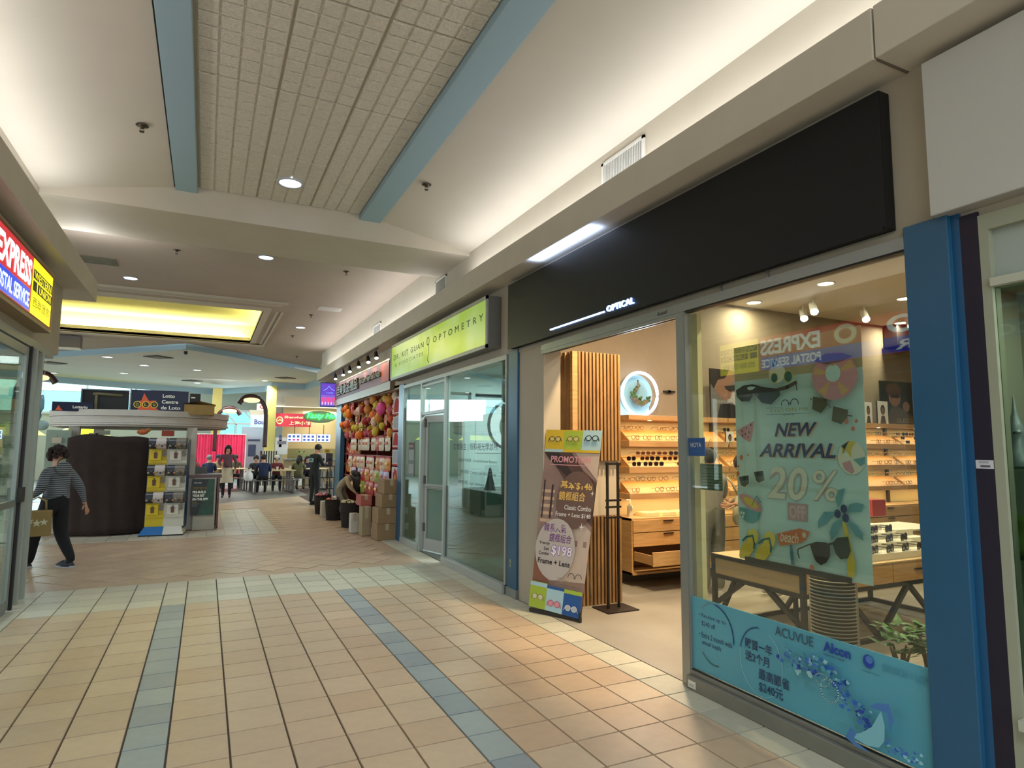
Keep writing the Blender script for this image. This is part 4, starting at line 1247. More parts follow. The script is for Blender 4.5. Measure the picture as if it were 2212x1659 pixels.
for (x, y) in ((.05, .795), (.09, .812), (.125, .83), (.08, .775), (.11, .785), (.055, .765), (.1, .755)): f.ell(x, y, .005, .007, NAVY, n=8)
f.text('NEW', .315, .750, .078, C_('peach', (222, 178, 140)), w=.295, shear=.3, bold=.03).text('NEW', .307, .755, .078, NAVY, w=.293, shear=.3, bold=.03)
f.text('ARRIVAL', .193, .629, .080, C_('peach', (222, 178, 140)), w=.525, shear=.3, bold=.03).text('ARRIVAL', .185, .634, .080, NAVY, w=.523, shear=.3, bold=.03)
f.text('20', .234, .386, .195, C_('dusk', (196, 166, 160)), w=.292, shear=.18, bold=.04).text('20', .238, .390, .190, CRM, w=.284, shear=.18, bold=.012)
f.text('%', .556, .400, .170, C_('dusk', (196, 166, 160)), w=.16, shear=.1, bold=.02).text('%', .560, .404, .163, CRM, w=.152, shear=.1, bold=.0)
f.rect(.385, .278, .515, .375, C_('rose', (196, 150, 150))).text('OFF', .395, .288, .076, C_('pale_pink', (226, 182, 186)), w=.11, bold=.03)
# beach ball
bx_, by_ = .795, .64
f.ell(.80, .64, .078, .088, CRM)
f.poly([(.80, .64), (.745, .70), (.75, .655), (.765, .70), (.79, .727), (.83, .722), (.80, .68)], YLW)
f.poly([(.79, .625), (.745, .61), (.76, .575), (.80, .553), (.815, .57), (.80, .61)], PNK)
f.poly([(.81, .63), (.876, .645), (.875, .61), (.85, .595)], TEAL)
# coconut drink
f.ell(.10, .305, .084, .075, TEAL, a0=PI*.94, a1=PI*1.98).ell(.108, .352, .095, .036, PNK, rot=-.42).ell(.112, .352, .062, .022, YLW, rot=-.42)
f.line([(.12, .335), (.16, .395), (.195, .36)], .005, C_('straw', (90, 110, 110)))
for (x, y) in ((.035, .285), (.055, .282), (.047, .262)): f.ell(x, y, .008, .009, CRM, n=10)
# palm
for lf in ([(0.71, 0.374), (0.698, 0.428), (0.721, 0.467), (0.758, 0.48), (0.737, 0.42), (0.726, 0.387)], [(0.769, 0.353), (0.777, 0.396), (0.819, 0.41), (0.861, 0.403), (0.845, 0.365), (0.799, 0.358)],
           [(0.691, 0.351), (0.628, 0.345), (0.587, 0.291), (0.585, 0.252), (0.631, 0.279), (0.684, 0.334)], [(0.713, 0.315), (0.675, 0.284), (0.657, 0.239), (0.665, 0.196), (0.703, 0.239), (0.731, 0.306)], [(0.773, 0.316), (0.818, 0.289), (0.845, 0.256), (0.848, 0.22), (0.804, 0.241), (0.766, 0.299)]): f.poly(lf, TEAL)
f.poly([(0.734, 0.301), (0.752, 0.309), (0.769, 0.236), (0.797, 0.109), (0.79, 0.025), (0.752, 0.028), (0.753, 0.102), (0.745, 0.233)], YLW)
for (x, y) in ((.748, .371), (.710, .342), (.756, .325)): f.ell(x, y, .019, .023, NAVY)
# flip flops
for dx in (0, .128):
    f.ell(.125+dx, .148, .042, .05, C_('lemon', (226, 204, 70)), rot=-.4)
    f.poly([(0.012+dx, 0.012), (0.018+dx, 0.053), (0.05+dx, 0.102), (0.134+dx, 0.156), (0.138+dx, 0.077), (0.079+dx, 0.015)], YLW)
    f.line([(.045+dx, .115), (.075+dx, .14), (.125+dx, .155), (.137+dx, .11), (.132+dx, .078)], .012, C_('strap', (40, 110, 110)))
# beach sign
f.poly([(0.397, 0.137), (0.415, 0.14), (0.427, 0.03), (0.403, 0.028)], C_('post_blue', (60, 116, 140))).poly([(0.309, 0.19), (0.471, 0.239), (0.535, 0.226), (0.509, 0.181), (0.467, 0.156), (0.328, 0.122)], ORG_)
f.text('beach', .335, .15, .06, CRM, w=.125, shear=.25, bold=.0)
for k in range(6): f.line([(.50-.016*math.cos(k*PI/6), .205-.018*math.sin(k*PI/6)), (.50+.016*math.cos(k*PI/6), .205+.018*math.sin(k*PI/6))], .003, CRM)
# printed sunglasses
DK1, DK2, DK3 = C_('lens_black', (40, 40, 40)), C_('lens_brown', (48, 28, 20)), C_('lens_olive', (92, 78, 28))
f.poly([(0.535, 0.162), (0.575, 0.179), (0.639, 0.184), (0.66, 0.174), (0.66, 0.114), (0.634, 0.077), (0.601, 0.058), (0.57, 0.073), (0.552, 0.109)], DK2)
f.poly([(0.676, 0.187), (0.708, 0.218), (0.769, 0.231), (0.782, 0.159), (0.763, 0.119), (0.721, 0.108), (0.692, 0.135)], C_('lens_green', (34, 38, 26)))
f.line([(.655, .175), (.68, .185)], .012, DK2).line([(0.535, 0.16), (0.459, 0.123), (0.455, 0.105), (0.464, 0.075)], .007, DK2)
f.poly([(0.032, 0.511), (0.12, 0.524), (0.122, 0.468), (0.08, 0.44), (0.047, 0.451)], CRM).poly([(0.037, 0.507), (0.115, 0.519), (0.117, 0.470), (0.08, 0.446), (0.05, 0.455)], C_('lens_grey', (96, 98, 92))).poly([(0.037, 0.507), (0.115, 0.519), (0.116, 0.49), (0.042, 0.482)], DK1)
f.poly([(0.154, 0.545), (0.234, 0.557), (0.244, 0.493), (0.195, 0.472), (0.167, 0.489)], CRM).poly([(0.159, 0.541), (0.230, 0.552), (0.239, 0.495), (0.195, 0.477), (0.171, 0.492)], C_('lens_grey', (96, 98, 92))).poly([(0.159, 0.541), (0.230, 0.552), (0.234, 0.52), (0.165, 0.515)], DK1)
f.poly([(0.035, 1.052), (0.095, 1.077), (0.17, 1.08), (0.266, 1.053), (0.369, 1.035), (0.378, 0.997), (0.308, 0.946), (0.238, 0.96), (0.18, 1.021), (0.141, 0.975), (0.078, 0.979), (0.04, 1.011)], DK1)
f.poly([(.125, 1.062), (.155, 1.068), (.195, 1.06), (.17, 1.045), (.14, 1.045)], PG)
f.line([(.36, 1.03), (.43, 1.04), (.49, 1.061)], .022, C_('arm_brown', (84, 66, 46))).line([(.49, 1.06), (.495, 1.016)], .005, DK1)
f.poly([(0.599, 0.973), (0.686, 0.954), (0.684, 0.916), (0.644, 0.879), (0.591, 0.903)], DK3).poly([(0.722, 0.913), (0.808, 0.888), (0.801, 0.843), (0.763, 0.815), (0.709, 0.834)], DK3).line([(.684, .93), (.71, .905)], .004, DK3)
f.line([(.59, .955), (.585, .965)], .006, DK3).line([(.805, .86), (.83, .855)], .006, DK3)
for i, (x, y) in enumerate([(0.066, 0.628), (0.121, 0.645), (0.008, 0.604), (0.041, 0.573), (0.037, 0.527), (0.799, 0.828), (0.854, 0.828), (0.834, 0.79), (0.552, 0.039)]): f.ell(x, y, (.014, .007, .010, .008, .013, .012, .009, .011, .014)[i], (.016, .008, .012, .009, .015, .014, .010, .012, .016)[i], C_('coral', (206, 116, 76)))
# logo, turtle drink, floating ring
f.ring(.415, .94, .026, .026, .005, NAVY, a0=-.2, a1=PI+.2).ring(.48, .942, .026, .026, .005, NAVY, a0=-.2, a1=PI+.2).line([(.441, .945), (.454, .945)], .005, NAVY)
f.text('EYES ON ME', .31, .898, .02, C_('logo_gold', (176, 170, 96)), w=.26).text('OPTICAL', .40, .875, .008, NAVY, w=.08).line([(.28, .925), (.40, .922)], .002, NAVY).line([(.28, .886), (.585, .882)], .002, NAVY)
f.ell(.74, 1.075, .135, .13, PNK).ell(.735, 1.09, .045, .048, PG)
for a in (.3, 1.5, 2.7, 3.9, 5.1): f.poly([(.74+.05*math.cos(a), 1.08+.05*math.sin(a)), (.74+.05*math.cos(a+.3), 1.08+.05*math.sin(a+.3)), (.74+.125*math.cos(a+.35), 1.078+.12*math.sin(a+.35)), (.74+.125*math.cos(a-.05), 1.078+.12*math.sin(a-.05))], C_('apricot', (222, 176, 120)))
f.ell(.37, 1.125, .06, .055, CRM).ell(.35, 1.10, .028, .032, C_('rim_yellow', (206, 190, 84))).ell(.35, 1.10, .022, .026, C_('lens_teal', (30, 96, 100))).ell(.45, 1.10, .032, .036, C_('rim_yellow', (206, 190, 84))).ell(.45, 1.10, .026, .030, C_('lens_teal', (30, 96, 100))).ell(.345, 1.19, .03, .022, C_('lens_teal', (30, 96, 100)))
f.poly([(.62, 1.17), (.70, 1.20), (.80, 1.19), (.86, 1.165), (.80, 1.15), (.70, 1.14)], C_('brow', (120, 108, 118)))
f.mb.build('print', hp)

# ---- teal lens promotion film on the lower window
ft = thing('window_film', 'teal contact lens promotion film along the bottom of the shop window', 'decal', (2.96, 2.56, .12))
FT = mat('film_teal', (84, 158, 176), .5, noise=.06, nscale=1.5)
MB().m(FT).box((2.957, 1.80, .122), (2.9612, 3.335, .580)).build('film', ft)
f = Fr((2.9568, 3.33, .122), UR, VY)
TX = C_('film_text', (38, 56, 92)); AR = C_('arc', (70, 120, 180)); PALE = C_('pale', (150, 200, 206)); DB = C_('deep_blue', (34, 66, 160)); MBL = C_('mid_blue', (50, 108, 190))
f.text('• Receive up to', .055, .335, .032, TX, w=.235).text('$240 off', .08, .285, .034, TX, w=.12).text('• Extra 2 month with', .055, .215, .034, TX, w=.285).text('annual supply', .08, .165, .036, TX, w=.17)
f.ring(.19, .26, .155, .19, .008, PALE, a0=.6, a1=2.4).ring(.19, .26, .165, .185, .010, AR, a0=-.1, a1=1.5).ring(.19, .26, .15, .19, .008, PALE, a0=3.9, a1=5.0)
f.ring(.56, .20, .155, .19, .007, AR, a0=1.6, a1=2.9).ring(.56, .20, .155, .19, .003, PALE, a0=2.9, a1=7.4)
f.text('購買一年', .447, .255, .058, TX, w=.20, bold=.01).text('送2个月', .447, .185, .058, TX, w=.175, bold=.01).text('最高節省', .545, .105, .062, TX, w=.215, bold=.01).text('$240元', .545, .035, .058, TX, w=.17, bold=.01)
f.text('ACUVUE', .675, .385, .052, C_('film_grey', (56, 76, 92)), w=.25).text('Alcon', .985, .385, .052, DB, w=.155, bold=.03).text('VISION CARE', .985, .365, .010, TX, w=.12)
f.ell(1.235, .405, .028, .032, DB).ell(1.24, .415, .018, .018, AR).text('CooperVision', 1.20, .35, .010, TX, w=.09)
f.text('BAUSCH + LOMB', 1.31, .385, .035, C_('film_faint', (64, 138, 160)), w=.235)
# splash of water and a lens
rs = random.Random(11)
def blob(cx, cy, r, m, n=9):
    pts = []
    a0 = rs.random()*6
    for i in range(n):
        a = a0+2*PI*i/n; q = r*rs.uniform(.5, 1.2)
        pts.append((cx+q*math.cos(a), cy+q*.8*math.sin(a)))
    f.poly(pts, m)
path = [(.75, .31), (.82, .29), (.90, .28), (.98, .32), (1.05, .30), (1.10, .25), (1.15, .20), (1.20, .16), (1.26, .11)]
for i in range(150):
    k = rs.randrange(len(path)-1); tt = rs.random()
    x = path[k][0]*(1-tt)+path[k+1][0]*tt; y = path[k][1]*(1-tt)+path[k+1][1]*tt
    blob(x+rs.uniform(-.03, .02), y+rs.uniform(-.045, .045), rs.uniform(.005, .020), rs.choice([DB, MBL, AR, PALE, FT, MBL]))
f.ring(1.06, .22, .05, .055, .008, PALE).ring(1.02, .26, .04, .03, .006, PALE)
f.poly([(1.16, .05), (1.22, .08), (1.28, .13), (1.33, .22), (1.345, .16), (1.34, .09), (1.31, .05), (1.25, .035)], C_('film_mist', (124, 184, 198))).poly([(1.27, .22), (1.31, .25), (1.37, .265), (1.39, .20), (1.37, .14), (1.36, .22)], AR)
f.poly([(1.14, .03), (1.17, .09), (1.20, .07), (1.18, .035), (1.27, .01), (1.2, .008)], AR)
for i in range(34): blob(1.36+rs.random()*.16, .05+rs.random()*.06, rs.uniform(.005, .012), rs.choice([MBL, AR, PALE, FT]))
f.mb.build('print', ft)

# small signs on the glass beside the post
bs = thing('blue_square_sign', 'small blue square sign on the glass beside the silver post', 'sign', (2.95, 3.26, 1.50))
MB().m(mat('hoya_blue', (40, 84, 148), .5)).box((2.953, 3.182, 1.503), (2.958, 3.343, 1.622)).build('plate', bs)
f = Fr((2.9528, 3.343, 1.503), UR, VY); f.text('HOYA', .03, .058, .03, CRM, w=.10).line([(.035, .03), (.13, .03)], .002, C_('film_faint', (64, 138, 160))); f.build('lettering', bs)
gs = thing('green_notice', 'grey-green notice sheet hanging on a string behind the glass', 'notice', (3.05, 3.23, 1.275))
MB().m(mat('notice_green', (108, 128, 100), .7)).box((3.05, 3.13, 1.275), (3.053, 3.335, 1.45)).build('sheet', gs)
f = Fr((3.0498, 3.335, 1.262), UR, VY)
for i, z in enumerate((.175, .155, .12, .10, .08, .06, .04, .02)): f.rect(.02+(.02 if i == 1 else 0), z, .20-(.04 if i == 1 else 0), z+.006, C_('notice_ink', (50, 66, 50)))
f.text('OPTICAL', .06, .135, .02, C_('notice_ink', (50, 66, 50)), w=.09)
f.build('print', gs)
MB().m(FRC).tube([(3.05, 3.31, 1.45), (3.05, 3.23, 1.62), (3.05, 3.15, 1.45)], .0015, 5).build('string', gs)

# ---- display table with trestle frame
T = thing('display_table', 'oak display table with black trestle frame behind the window', 'table', (5.2, 3.9, 0))
TX0, TX1, TY0, TY1, TZ = 4.15, 6.30, 3.45, 4.42, .62
MB().m(mat('table_top', (206, 176, 128), .5)).box((TX0, TY0, TZ-.012), (TX1, TY1, TZ)).build('tabletop', T)
MB().m(mat('panel_taupe_oak', (176, 146, 104), .55, noise=.06)).box((TX0+.012, TY0+.03, .44), (TX0+.03, TY1-.03, .61)).build('side_panel', T)
for i in range(2):
    xa, xb = TX0+.04+i*1.05, TX0+.04+(i+1)*1.05-.01
    d_ = MB().m(OAK).box((xa, TY0+.005, .445), (xb, TY0+.025, .605)).build('drawer', T)
    for xx in (xa+.28,): MB().m(BLACK).box((xx, TY0-.012, .535), (xx+.16, TY0+.005, .545)).build('handle', d_)
bk = MB().m(BLACK)
w = .035
for y in (TY0+.017, TY1-.017):
    bk.bar((TX0, y, .43), (TX1, y, .43), w)
    bk.bar((TX0, y, .018), (TX1, y, .018), w)
for x in (TX0+.017, TX1-.017): bk.bar((x, TY0, .43), (x, TY1, .43), w).bar((x, TY0, .018), (x, TY1, .018), w).bar((x, TY0, .60), (x, TY1, .60), w)
bk.build('frame', T)
for (x, y) in ((TX0+.017, TY0+.017), (TX0+.017, TY1-.017), (TX1-.017, TY0+.017), (TX1-.017, TY1-.017)):
    MB().m(BLACK).box((x-.018, y-.018, 0), (x+.018, y+.018, .615)).build('leg', T)
for y in (TY0+.017, TY1-.017):
    for (a, b_) in ((4.62, 5.03), (5.44, 5.03), (5.44, 5.85), (6.26, 5.85), (4.45, 4.2)):
        MB().m(BLACK).bar((a, y, .42), (b_, y, .03), w).build('brace', T)
for (ya, yb) in ((TY0+.1, TY0+.35), (TY1-.1, TY1-.35)): MB().m(BLACK).bar((TX0+.017, yb, .42), (TX0+.017, ya-.05 if ya < 4 else ya+.05, .2), w).build('brace', T)
for x in (4.75, 5.5): MB().m(BLACK).box((x-.015, TY1-.4, .05), (x+.015, TY1-.37, .43)).build('brace', T)
# white stepped risers with sunglasses
def riser(x, y, label, n, w_, d_):
    r = thing('stepped_riser', label, 'display stand', (x, y, TZ))
    for k in range(n):
        MB().m(mat('riser_white', (226, 220, 200), .5)).cbox((0+k*.0, k*d_/n, 0), (w_, d_, .055*(k+1)), .003).build('step', r, world=False)
    return r
riser(5.05, 3.52, 'white stepped riser holding rows of sunglasses on the display table', 4, .85, .62)
j = 0
for k in range(4):
    for i in range(4 if k < 3 else 3):
        put(rnd.choice(['violet', 'dark', 'violet']), 5.16+i*.21+k*.02, 3.56+k*.155, TZ+.055*(k+1)+.03, '%s sunglasses on the %s step of the white riser' % (['leftmost', 'second', 'third', 'rightmost'][i], ['lowest', 'second', 'third', 'top'][k]), 'sunglasses on the white riser', rz=.3, s=1.35)
riser(6.02, 3.65, 'small white stepped riser near the right end of the display table', 3, .25, .4)
t = boxy('black_box', 'upright dark box left of the white riser on the display table', 'box', (4.86, 3.55, TZ), (5.0, 3.7, TZ+.16), BLACK)
tq = thing('teal_stand', 'small turquoise hexagonal ornament above the white riser', 'ornament', (6.35, 4.7, .80))
MB().m(mat('turquoise', (92, 196, 176), .4)).tube([(.09*math.cos(a)*.7, 0, .12+.12*math.sin(a)) for a in [i*PI/3+PI/6 for i in range(6)]], .022, 6, closed=True).build('hexagon', tq, world=False)
MB().m(mat('turquoise', (92, 196, 176), .4)).cyl((0, 0, -.18), (0, 0, .0), .03, .015, n=12).build('foot', tq, world=False)
T2 = thing('display_plinth', 'second white topped oak table behind the display table', 'table', (7.2, 5.0, 0))
MB().m(OAK).box((6.25, 4.75, .40), (8.2, 5.3, .60)).build('body', T2)
MB().m(mat('riser_white', (226, 220, 200), .5)).box((6.23, 4.72, .60), (8.22, 5.32, .62)).build('tabletop', T2)
for (x, y) in ((6.3, 4.8), (8.15, 4.8), (6.3, 5.25), (8.15, 5.25)): MB().m(BLACK).box((x-.02, y-.02, 0), (x+.02, y+.02, .4)).build('leg', T2)
ORG[tq] = Vector((6.35, 4.9, .80)); tq.location = (6.35, 4.9, .80)
# fan tower
ft_ = thing('tower_fan', 'grey cylindrical air purifier tower with ribbed front behind the poster bar', 'fan', (3.92, 3.02, 0))
MB().m(mat('purifier_grey', (140, 134, 120), .45, .2)).lathe([(.15, 0), (.15, .70), (.14, .73), (.10, .74)], n=32).build('body', ft_, world=False)
MB().m(mat('purifier_dark', (52, 48, 42), .6)).cyl((-.004, -.004, .06), (-.004, -.004, .68), .1508, n=32, caps=False).build('grille_backing', ft_, world=False) if False else None
for k in range(27):
    z = .06+k*.0235
    MB().m(mat('purifier_rib', (170, 164, 148), .35, .4)).tube([(.156*math.cos(a), .156*math.sin(a), z) for a in [math.radians(150+i*8) for i in range(17)]], .0045, 5).build('rib', ft_, world=False)
q = MB().m(mat('purifier_dark', (46, 42, 38), .6))
vs = []
aa = [math.radians(150+i*8) for i in range(17)]
for a in aa: vs += [(.1515*math.cos(a), .1515*math.sin(a), .05), (.1515*math.cos(a), .1515*math.sin(a), .69)]
q.add(vs, [(2*i, 2*i+2, 2*i+3, 2*i+1) for i in range(16)], True)
q.build('grille_backing', ft_, world=False)
# potted plants by the window
LEAF = mat('leaf_green', (58, 112, 34), .45, noise=.25, nscale=12); STEMM = mat('stem_grey', (86, 78, 52), .8)
def leafplant(x, y, label, name, seed, h=.36, n=60, potm=None):
    r = random.Random(seed)
    t = thing(name, label, 'plant', (x, y, 0))
    MB().m(potm or mat('white_pot', (214, 208, 190), .4)).lathe([(.06, 0), (.085, .10), (.09, .15), (.08, .15), (.07, .12)], n=18).build('pot', t, world=False)
    s_ = MB().m(STEMM)
    for k in range(5):
        a = k*1.3; s_.tube([(.02*math.cos(a), .02*math.sin(a), .12), (.035*math.cos(a), .035*math.sin(a), h*.55), (.06*math.cos(a), .06*math.sin(a), h*.75)], [.014, .011, .006], 6)
    s_.build('stems', t, world=False)
    for k in range(n):
        a, z, rr = r.random()*2*PI, h*r.uniform(.62, 1.08), r.uniform(.02, .10)
        c = Vector((rr*math.cos(a), rr*math.sin(a), z))
        d = Vector((math.cos(a), math.sin(a), r.uniform(-.2, .7))).normalized(); sd = d.cross(Vector((0, 0, 1))).normalized()
        L, w_ = r.uniform(.07, .115), r.uniform(.022, .036)
        up = Vector((0, 0, .006))
        MB().m(LEAF).add([c, c+d*L*.4+sd*w_, c+d*L, c+d*L*.4-sd*w_, c+d*L*.45+up], [(0, 1, 4), (1, 2, 4), (2, 3, 4), (3, 0, 4)]).build('leaf', t, world=False)
    return t
leafplant(4.06, 2.66, 'leafy green potted plant beside the wide blue pillar, left of the pair', 'potted_plant', 1, .40)
leafplant(4.24, 2.58, 'leafy green potted plant touching the wide blue pillar, right of the pair', 'potted_plant', 2, .40)

# ---- roll-up promotion banner at the entrance (slightly twisted)
bn = thing('banner_stand', 'tall leaning promotion banner stand at the optical shop entrance', 'banner', (2.98, 5.2, 0))
BLc, BRc, TLc, TRc = Vector((2.86, 5.47, .055)), Vector((3.10, 4.95, .03)), Vector((3.0, 5.40, 1.727)), Vector((3.384, 5.0, 1.715))
BW, BH = .60, 1.69
def warp(p):   # p = (a, -n, b) from a frame at the origin facing -Y
    a, b = p[0]/BW, p[2]/BH
    q = (BLc*(1-a)+BRc*a)*(1-b) + (TLc*(1-a)+TRc*a)*b
    u = ((BRc-BLc)*(1-b)+(TRc-TLc)*b).normalized(); v = (TLc-BLc).normalized()
    n = u.cross(v).normalized()
    q = q - n*(-p[1])*-1
    return q
f = Fr((0, 0, 0), (1, 0, 0), VY)
B1 = C_('ban_brown', (92, 66, 58), noise=.2, nscale=5); B2 = C_('ban_mauve', (150, 122, 112), noise=.15, nscale=4); B3 = C_('ban_pale', (196, 176, 160), noise=.08, nscale=4); B4 = C_('ban_dark', (58, 44, 42))
SKYB = C_('ban_sky', (170, 204, 214)); LIME = C_('ban_lime', (164, 186, 60)); GOLD = C_('ban_gold', (210, 178, 40)); ROYAL = C_('ban_royal', (34, 84, 150)); GLD = C_('ban_goldtext', (232, 190, 96)); PUR = C_('ban_purple', (112, 52, 130)); WHT = C_('ban_white', (232, 228, 224))
f.rect(0, 0, BW, BH, B2)
f.poly([(0, .25), (BW, .30), (BW, .75), (.4, .9), (0, .62)], B3).poly([(0, 1.47), (.30, 1.47), (.45, 1.30), (.60, 1.2), (.60, .8), (.42, .95), (.30, 1.15), (.12, 1.36)], B1)
f.poly([(.0, 1.47), (.16, 1.47), (.36, 1.24), (.36, 1.18), (.06, 1.40)], B4).poly([(.34, 1.47), (.6, 1.47), (.6, 1.22), (.52, 1.3)], B3).poly([(.0, .52), (.10, .42), (.20, .24), (0, .22)], C_('ban_rust', (140, 90, 70)))
for i in range(5): f.rect(.02+.0, .80+i*.07, .16, .83+i*.07, C_('ban_shelf', (206, 172, 140)))
f.rect(.03, .84, .045, 1.20, B4).rect(.12, .84, .14, 1.16, B4)
f.poly([(0, 1.47), (BW, 1.50), (BW, BH), (0, BH)], GOLD).rect(.2, 1.50, .4, 1.68, LIME).rect(.4, 1.50, .6, 1.69, SKYB).rect(0, 1.475, .2, 1.50, SKYB).rect(.2, 1.475, .6, 1.50, GOLD)
def icon(cx, cy, w_, m, lm=None, th=.006):
    rx = w_*.22
    for s_ in (-1, 1):
        if lm: f.ell(cx+s_*w_*.27, cy, rx, rx*.85, lm, n=16)
        f.ring(cx+s_*w_*.27, cy, rx, rx*.85, th, m, n=16)
        f.line([(cx+s_*w_*.48, cy+rx*.4), (cx+s_*w_*.60, cy-rx*.9)], th, m)
    f.line([(cx-w_*.06, cy+rx*.2), (cx+w_*.06, cy+rx*.2)], th, m)
icon(.105, 1.60, .12, B4, C_('ban_lens', (210, 196, 120))); icon(.30, 1.605, .12, C_('ban_tort', (128, 96, 52)), C_('ban_lens_b', (196, 196, 130))); icon(.50, 1.615, .13, BLACK, SKYB, .008)
f.text('PROMOTION', .085, 1.375, .062, PNK, w=.43, bold=.02).line([(.08, 1.352), (.51, 1.352)], .007, PNK)
f.ell(.40, 1.03, .205, .27, C_('ban_circle', (108, 82, 72)))
f.text('基本$148', .22, 1.12, .085, GLD, w=.345, bold=.015).text('鏡框組合', .215, 1.02, .085, GLD, w=.29, bold=.01)
f.text('Classic Combo', .29, .935, .045, WHT, w=.29, bold=.01).text('Frame + Lens $148', .20, .865, .045, WHT, w=.385, bold=.01)
for (x, y, r_) in ((.575, 1.10, .02), (.50, .79, .028)): f.poly([(x, y+r_*1.4), (x+r_*.2, y+r_*.2), (x+r_, y), (x+r_*.2, y-r_*.2), (x, y-r_*1.4), (x-r_*.2, y-r_*.2), (x-r_, y), (x-r_*.2, y+r_*.2)], WHT)
f.ell(.235, .56, .225, .285, C_('ban_disc', (190, 180, 172)))
f.text('韓系人氣', .09, .715, .08, PUR, w=.25, bold=.01).text('鏡框組合', .16, .625, .08, PUR, w=.25, bold=.01)
DKT = C_('ban_darktext', (38, 24, 28))
f.text('Trendy', .05, .585, .035, DKT, w=.125, bold=.015).text('Set', .11, .54, .032, DKT, w=.06, bold=.015).text('Combo', .055, .495, .032, DKT, w=.12, bold=.015)
f.text('$198', .195, .495, .105, C_('ban_violet_glow', (150, 110, 190)), w=.24, bold=.06).text('$198', .20, .50, .095, WHT, w=.23, bold=.01)
f.text('Frame + Lens', .055, .415, .05, DKT, w=.37, bold=.02)
f.ring(.455, .335, .035, .035, .005, DKT, a0=-.3, a1=PI+.2, n=14).ring(.535, .335, .035, .035, .005, DKT, a0=0, a1=PI+.3, n=14).line([(.49, .335), (.50, .335)], .005, DKT)
f.text('EYES ON ME', .36, .265, .032, C_('ban_bronze', (150, 124, 90)), w=.21).line([(.30, .31), (.36, .31)], .002, DKT).line([(.34, .255), (.58, .255)], .002, DKT)
f.rect(0, 0, .2, .24, LIME).rect(.2, 0, .4, .215, SKYB).rect(.4, 0, .6, .20, ROYAL).rect(0, .20, .2, .235, SKYB).rect(.2, .2, .4, .225, ROYAL).rect(.4, .19, .6, .225, LIME)
icon(.10, .105, .13, C_('ban_tort', (128, 96, 52)), C_('ban_lens_c', (206, 206, 170)), .003); icon(.30, .075, .14, C_('ban_rosef', (196, 84, 110)), PNK, .006); icon(.50, .07, .13, WHT, C_('ban_lens_d', (180, 186, 190)), .004)
# cut the artwork into small cells so that it follows the twist of the sheet
bm = bmesh.new()
vv = [bm.verts.new(p) for p in f.mb.v]
for fc_, mi_ in zip(f.mb.f, f.mb.mi):
    try: bf = bm.faces.new([vv[i] for i in fc_])
    except ValueError: continue
    bf.material_index = mi_
for k in range(1, 12): bmesh.ops.bisect_plane(bm, geom=bm.verts[:]+bm.edges[:]+bm.faces[:], plane_co=(0, 0, BH*k/12), plane_no=(0, 0, 1))
for k in range(1, 6): bmesh.ops.bisect_plane(bm, geom=bm.verts[:]+bm.edges[:]+bm.faces[:], plane_co=(BW*k/6, 0, 0), plane_no=(1, 0, 0))
bm.verts.index_update()
f.mb.v = [warp(v.co.copy()) for v in bm.verts]; f.mb.f = [[v.index for v in q_.verts] for q_ in bm.faces]; f.mb.mi = [q_.material_index for q_ in bm.faces]; f.mb.sm = [False]*len(f.mb.f)
bm.free()
f.mb.build('printed_sheet', bn)
nn = (BRc-BLc).cross(TLc-BLc).normalized()
k = MB().m(BLACK); vs = []
for jj in range(13):
    for ii in range(7): vs.append(warp(Vector((BW*ii/6, .006, BH*jj/12))))
k.add(vs, [(jj*7+ii, jj*7+ii+1, jj*7+ii+8, jj*7+ii+7) for jj in range(12) for ii in range(6)], True).build('backing', bn)
MB().m(mat('banner_foot', (52, 48, 46), .5, .3)).bar(BLc-Vector((0, 0, .035)), BRc-Vector((0, 0, .012)), .035, .03).cyl(BRc+Vector((-.02, -.02, -.03)), BRc+Vector((-.02, -.02, .06)), .014, n=12).build('base_bar', bn)
MB().m(ALU).tube([tuple((BLc+BRc)/2-nn*.03+Vector((0, 0, 0))), tuple((TLc+TRc)/2-nn*.02)], .006, 6).tube([tuple((TLc+TRc)/2-nn*.02), (3.45, 5.30, .01)], .004, 6).build('rear_pole', bn)
# ================================================================ KIOSK
KW = mat('kiosk_white', (196, 190, 178), .55, noise=.03)
kc = Vector((-1.12, 14.45, 0))
K = thing('lottery_kiosk', 'round white kiosk with a curved canopy in the middle of the walkway', 'kiosk', (kc.x, kc.y, 0))
# stepped canopy ring
def disc_band(mb, r0, r1, z0, z1, n=96):
    ring = []
    for i in range(n):
        a = 2*PI*i/n
        c_, s_ = math.cos(a), math.sin(a)
        ring.append([(kc.x+r0*c_, kc.y+r0*s_), (kc.x+r1*c_, kc.y+r1*s_)])
    vs = []
    for (i_, o_) in ring: vs += [(*i_, z0), (*o_, z0), (*o_, z1), (*i_, z1)]
    fs = []
    for i in range(n):
        k, l = 4*i, 4*((i+1) % n)
        fs += [(k, k+1, l+1, l), (k+1, k+2, l+2, l+1), (k+2, k+3, l+3, l+2), (k+3, k, l, l+3)]
    mb.add(vs, fs, False)
for (r, a, b_) in ((1.49, 1.875, 1.90), (1.53, 1.905, 1.935), (1.51, 1.94, 2.055), (1.53, 2.06, 2.17)):
    m_ = MB().m(KW); disc_band(m_, .9, r, a, b_); m_.build('canopy_band', K)
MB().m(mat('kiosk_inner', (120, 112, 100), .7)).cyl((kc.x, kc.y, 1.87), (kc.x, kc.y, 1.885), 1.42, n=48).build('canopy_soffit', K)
MB().m(mat('kiosk_roof', (70, 62, 58), .8)).cyl((kc.x, kc.y, 2.10), (kc.x, kc.y, 2.115), 1.0, n=40).build('canopy_top', K)
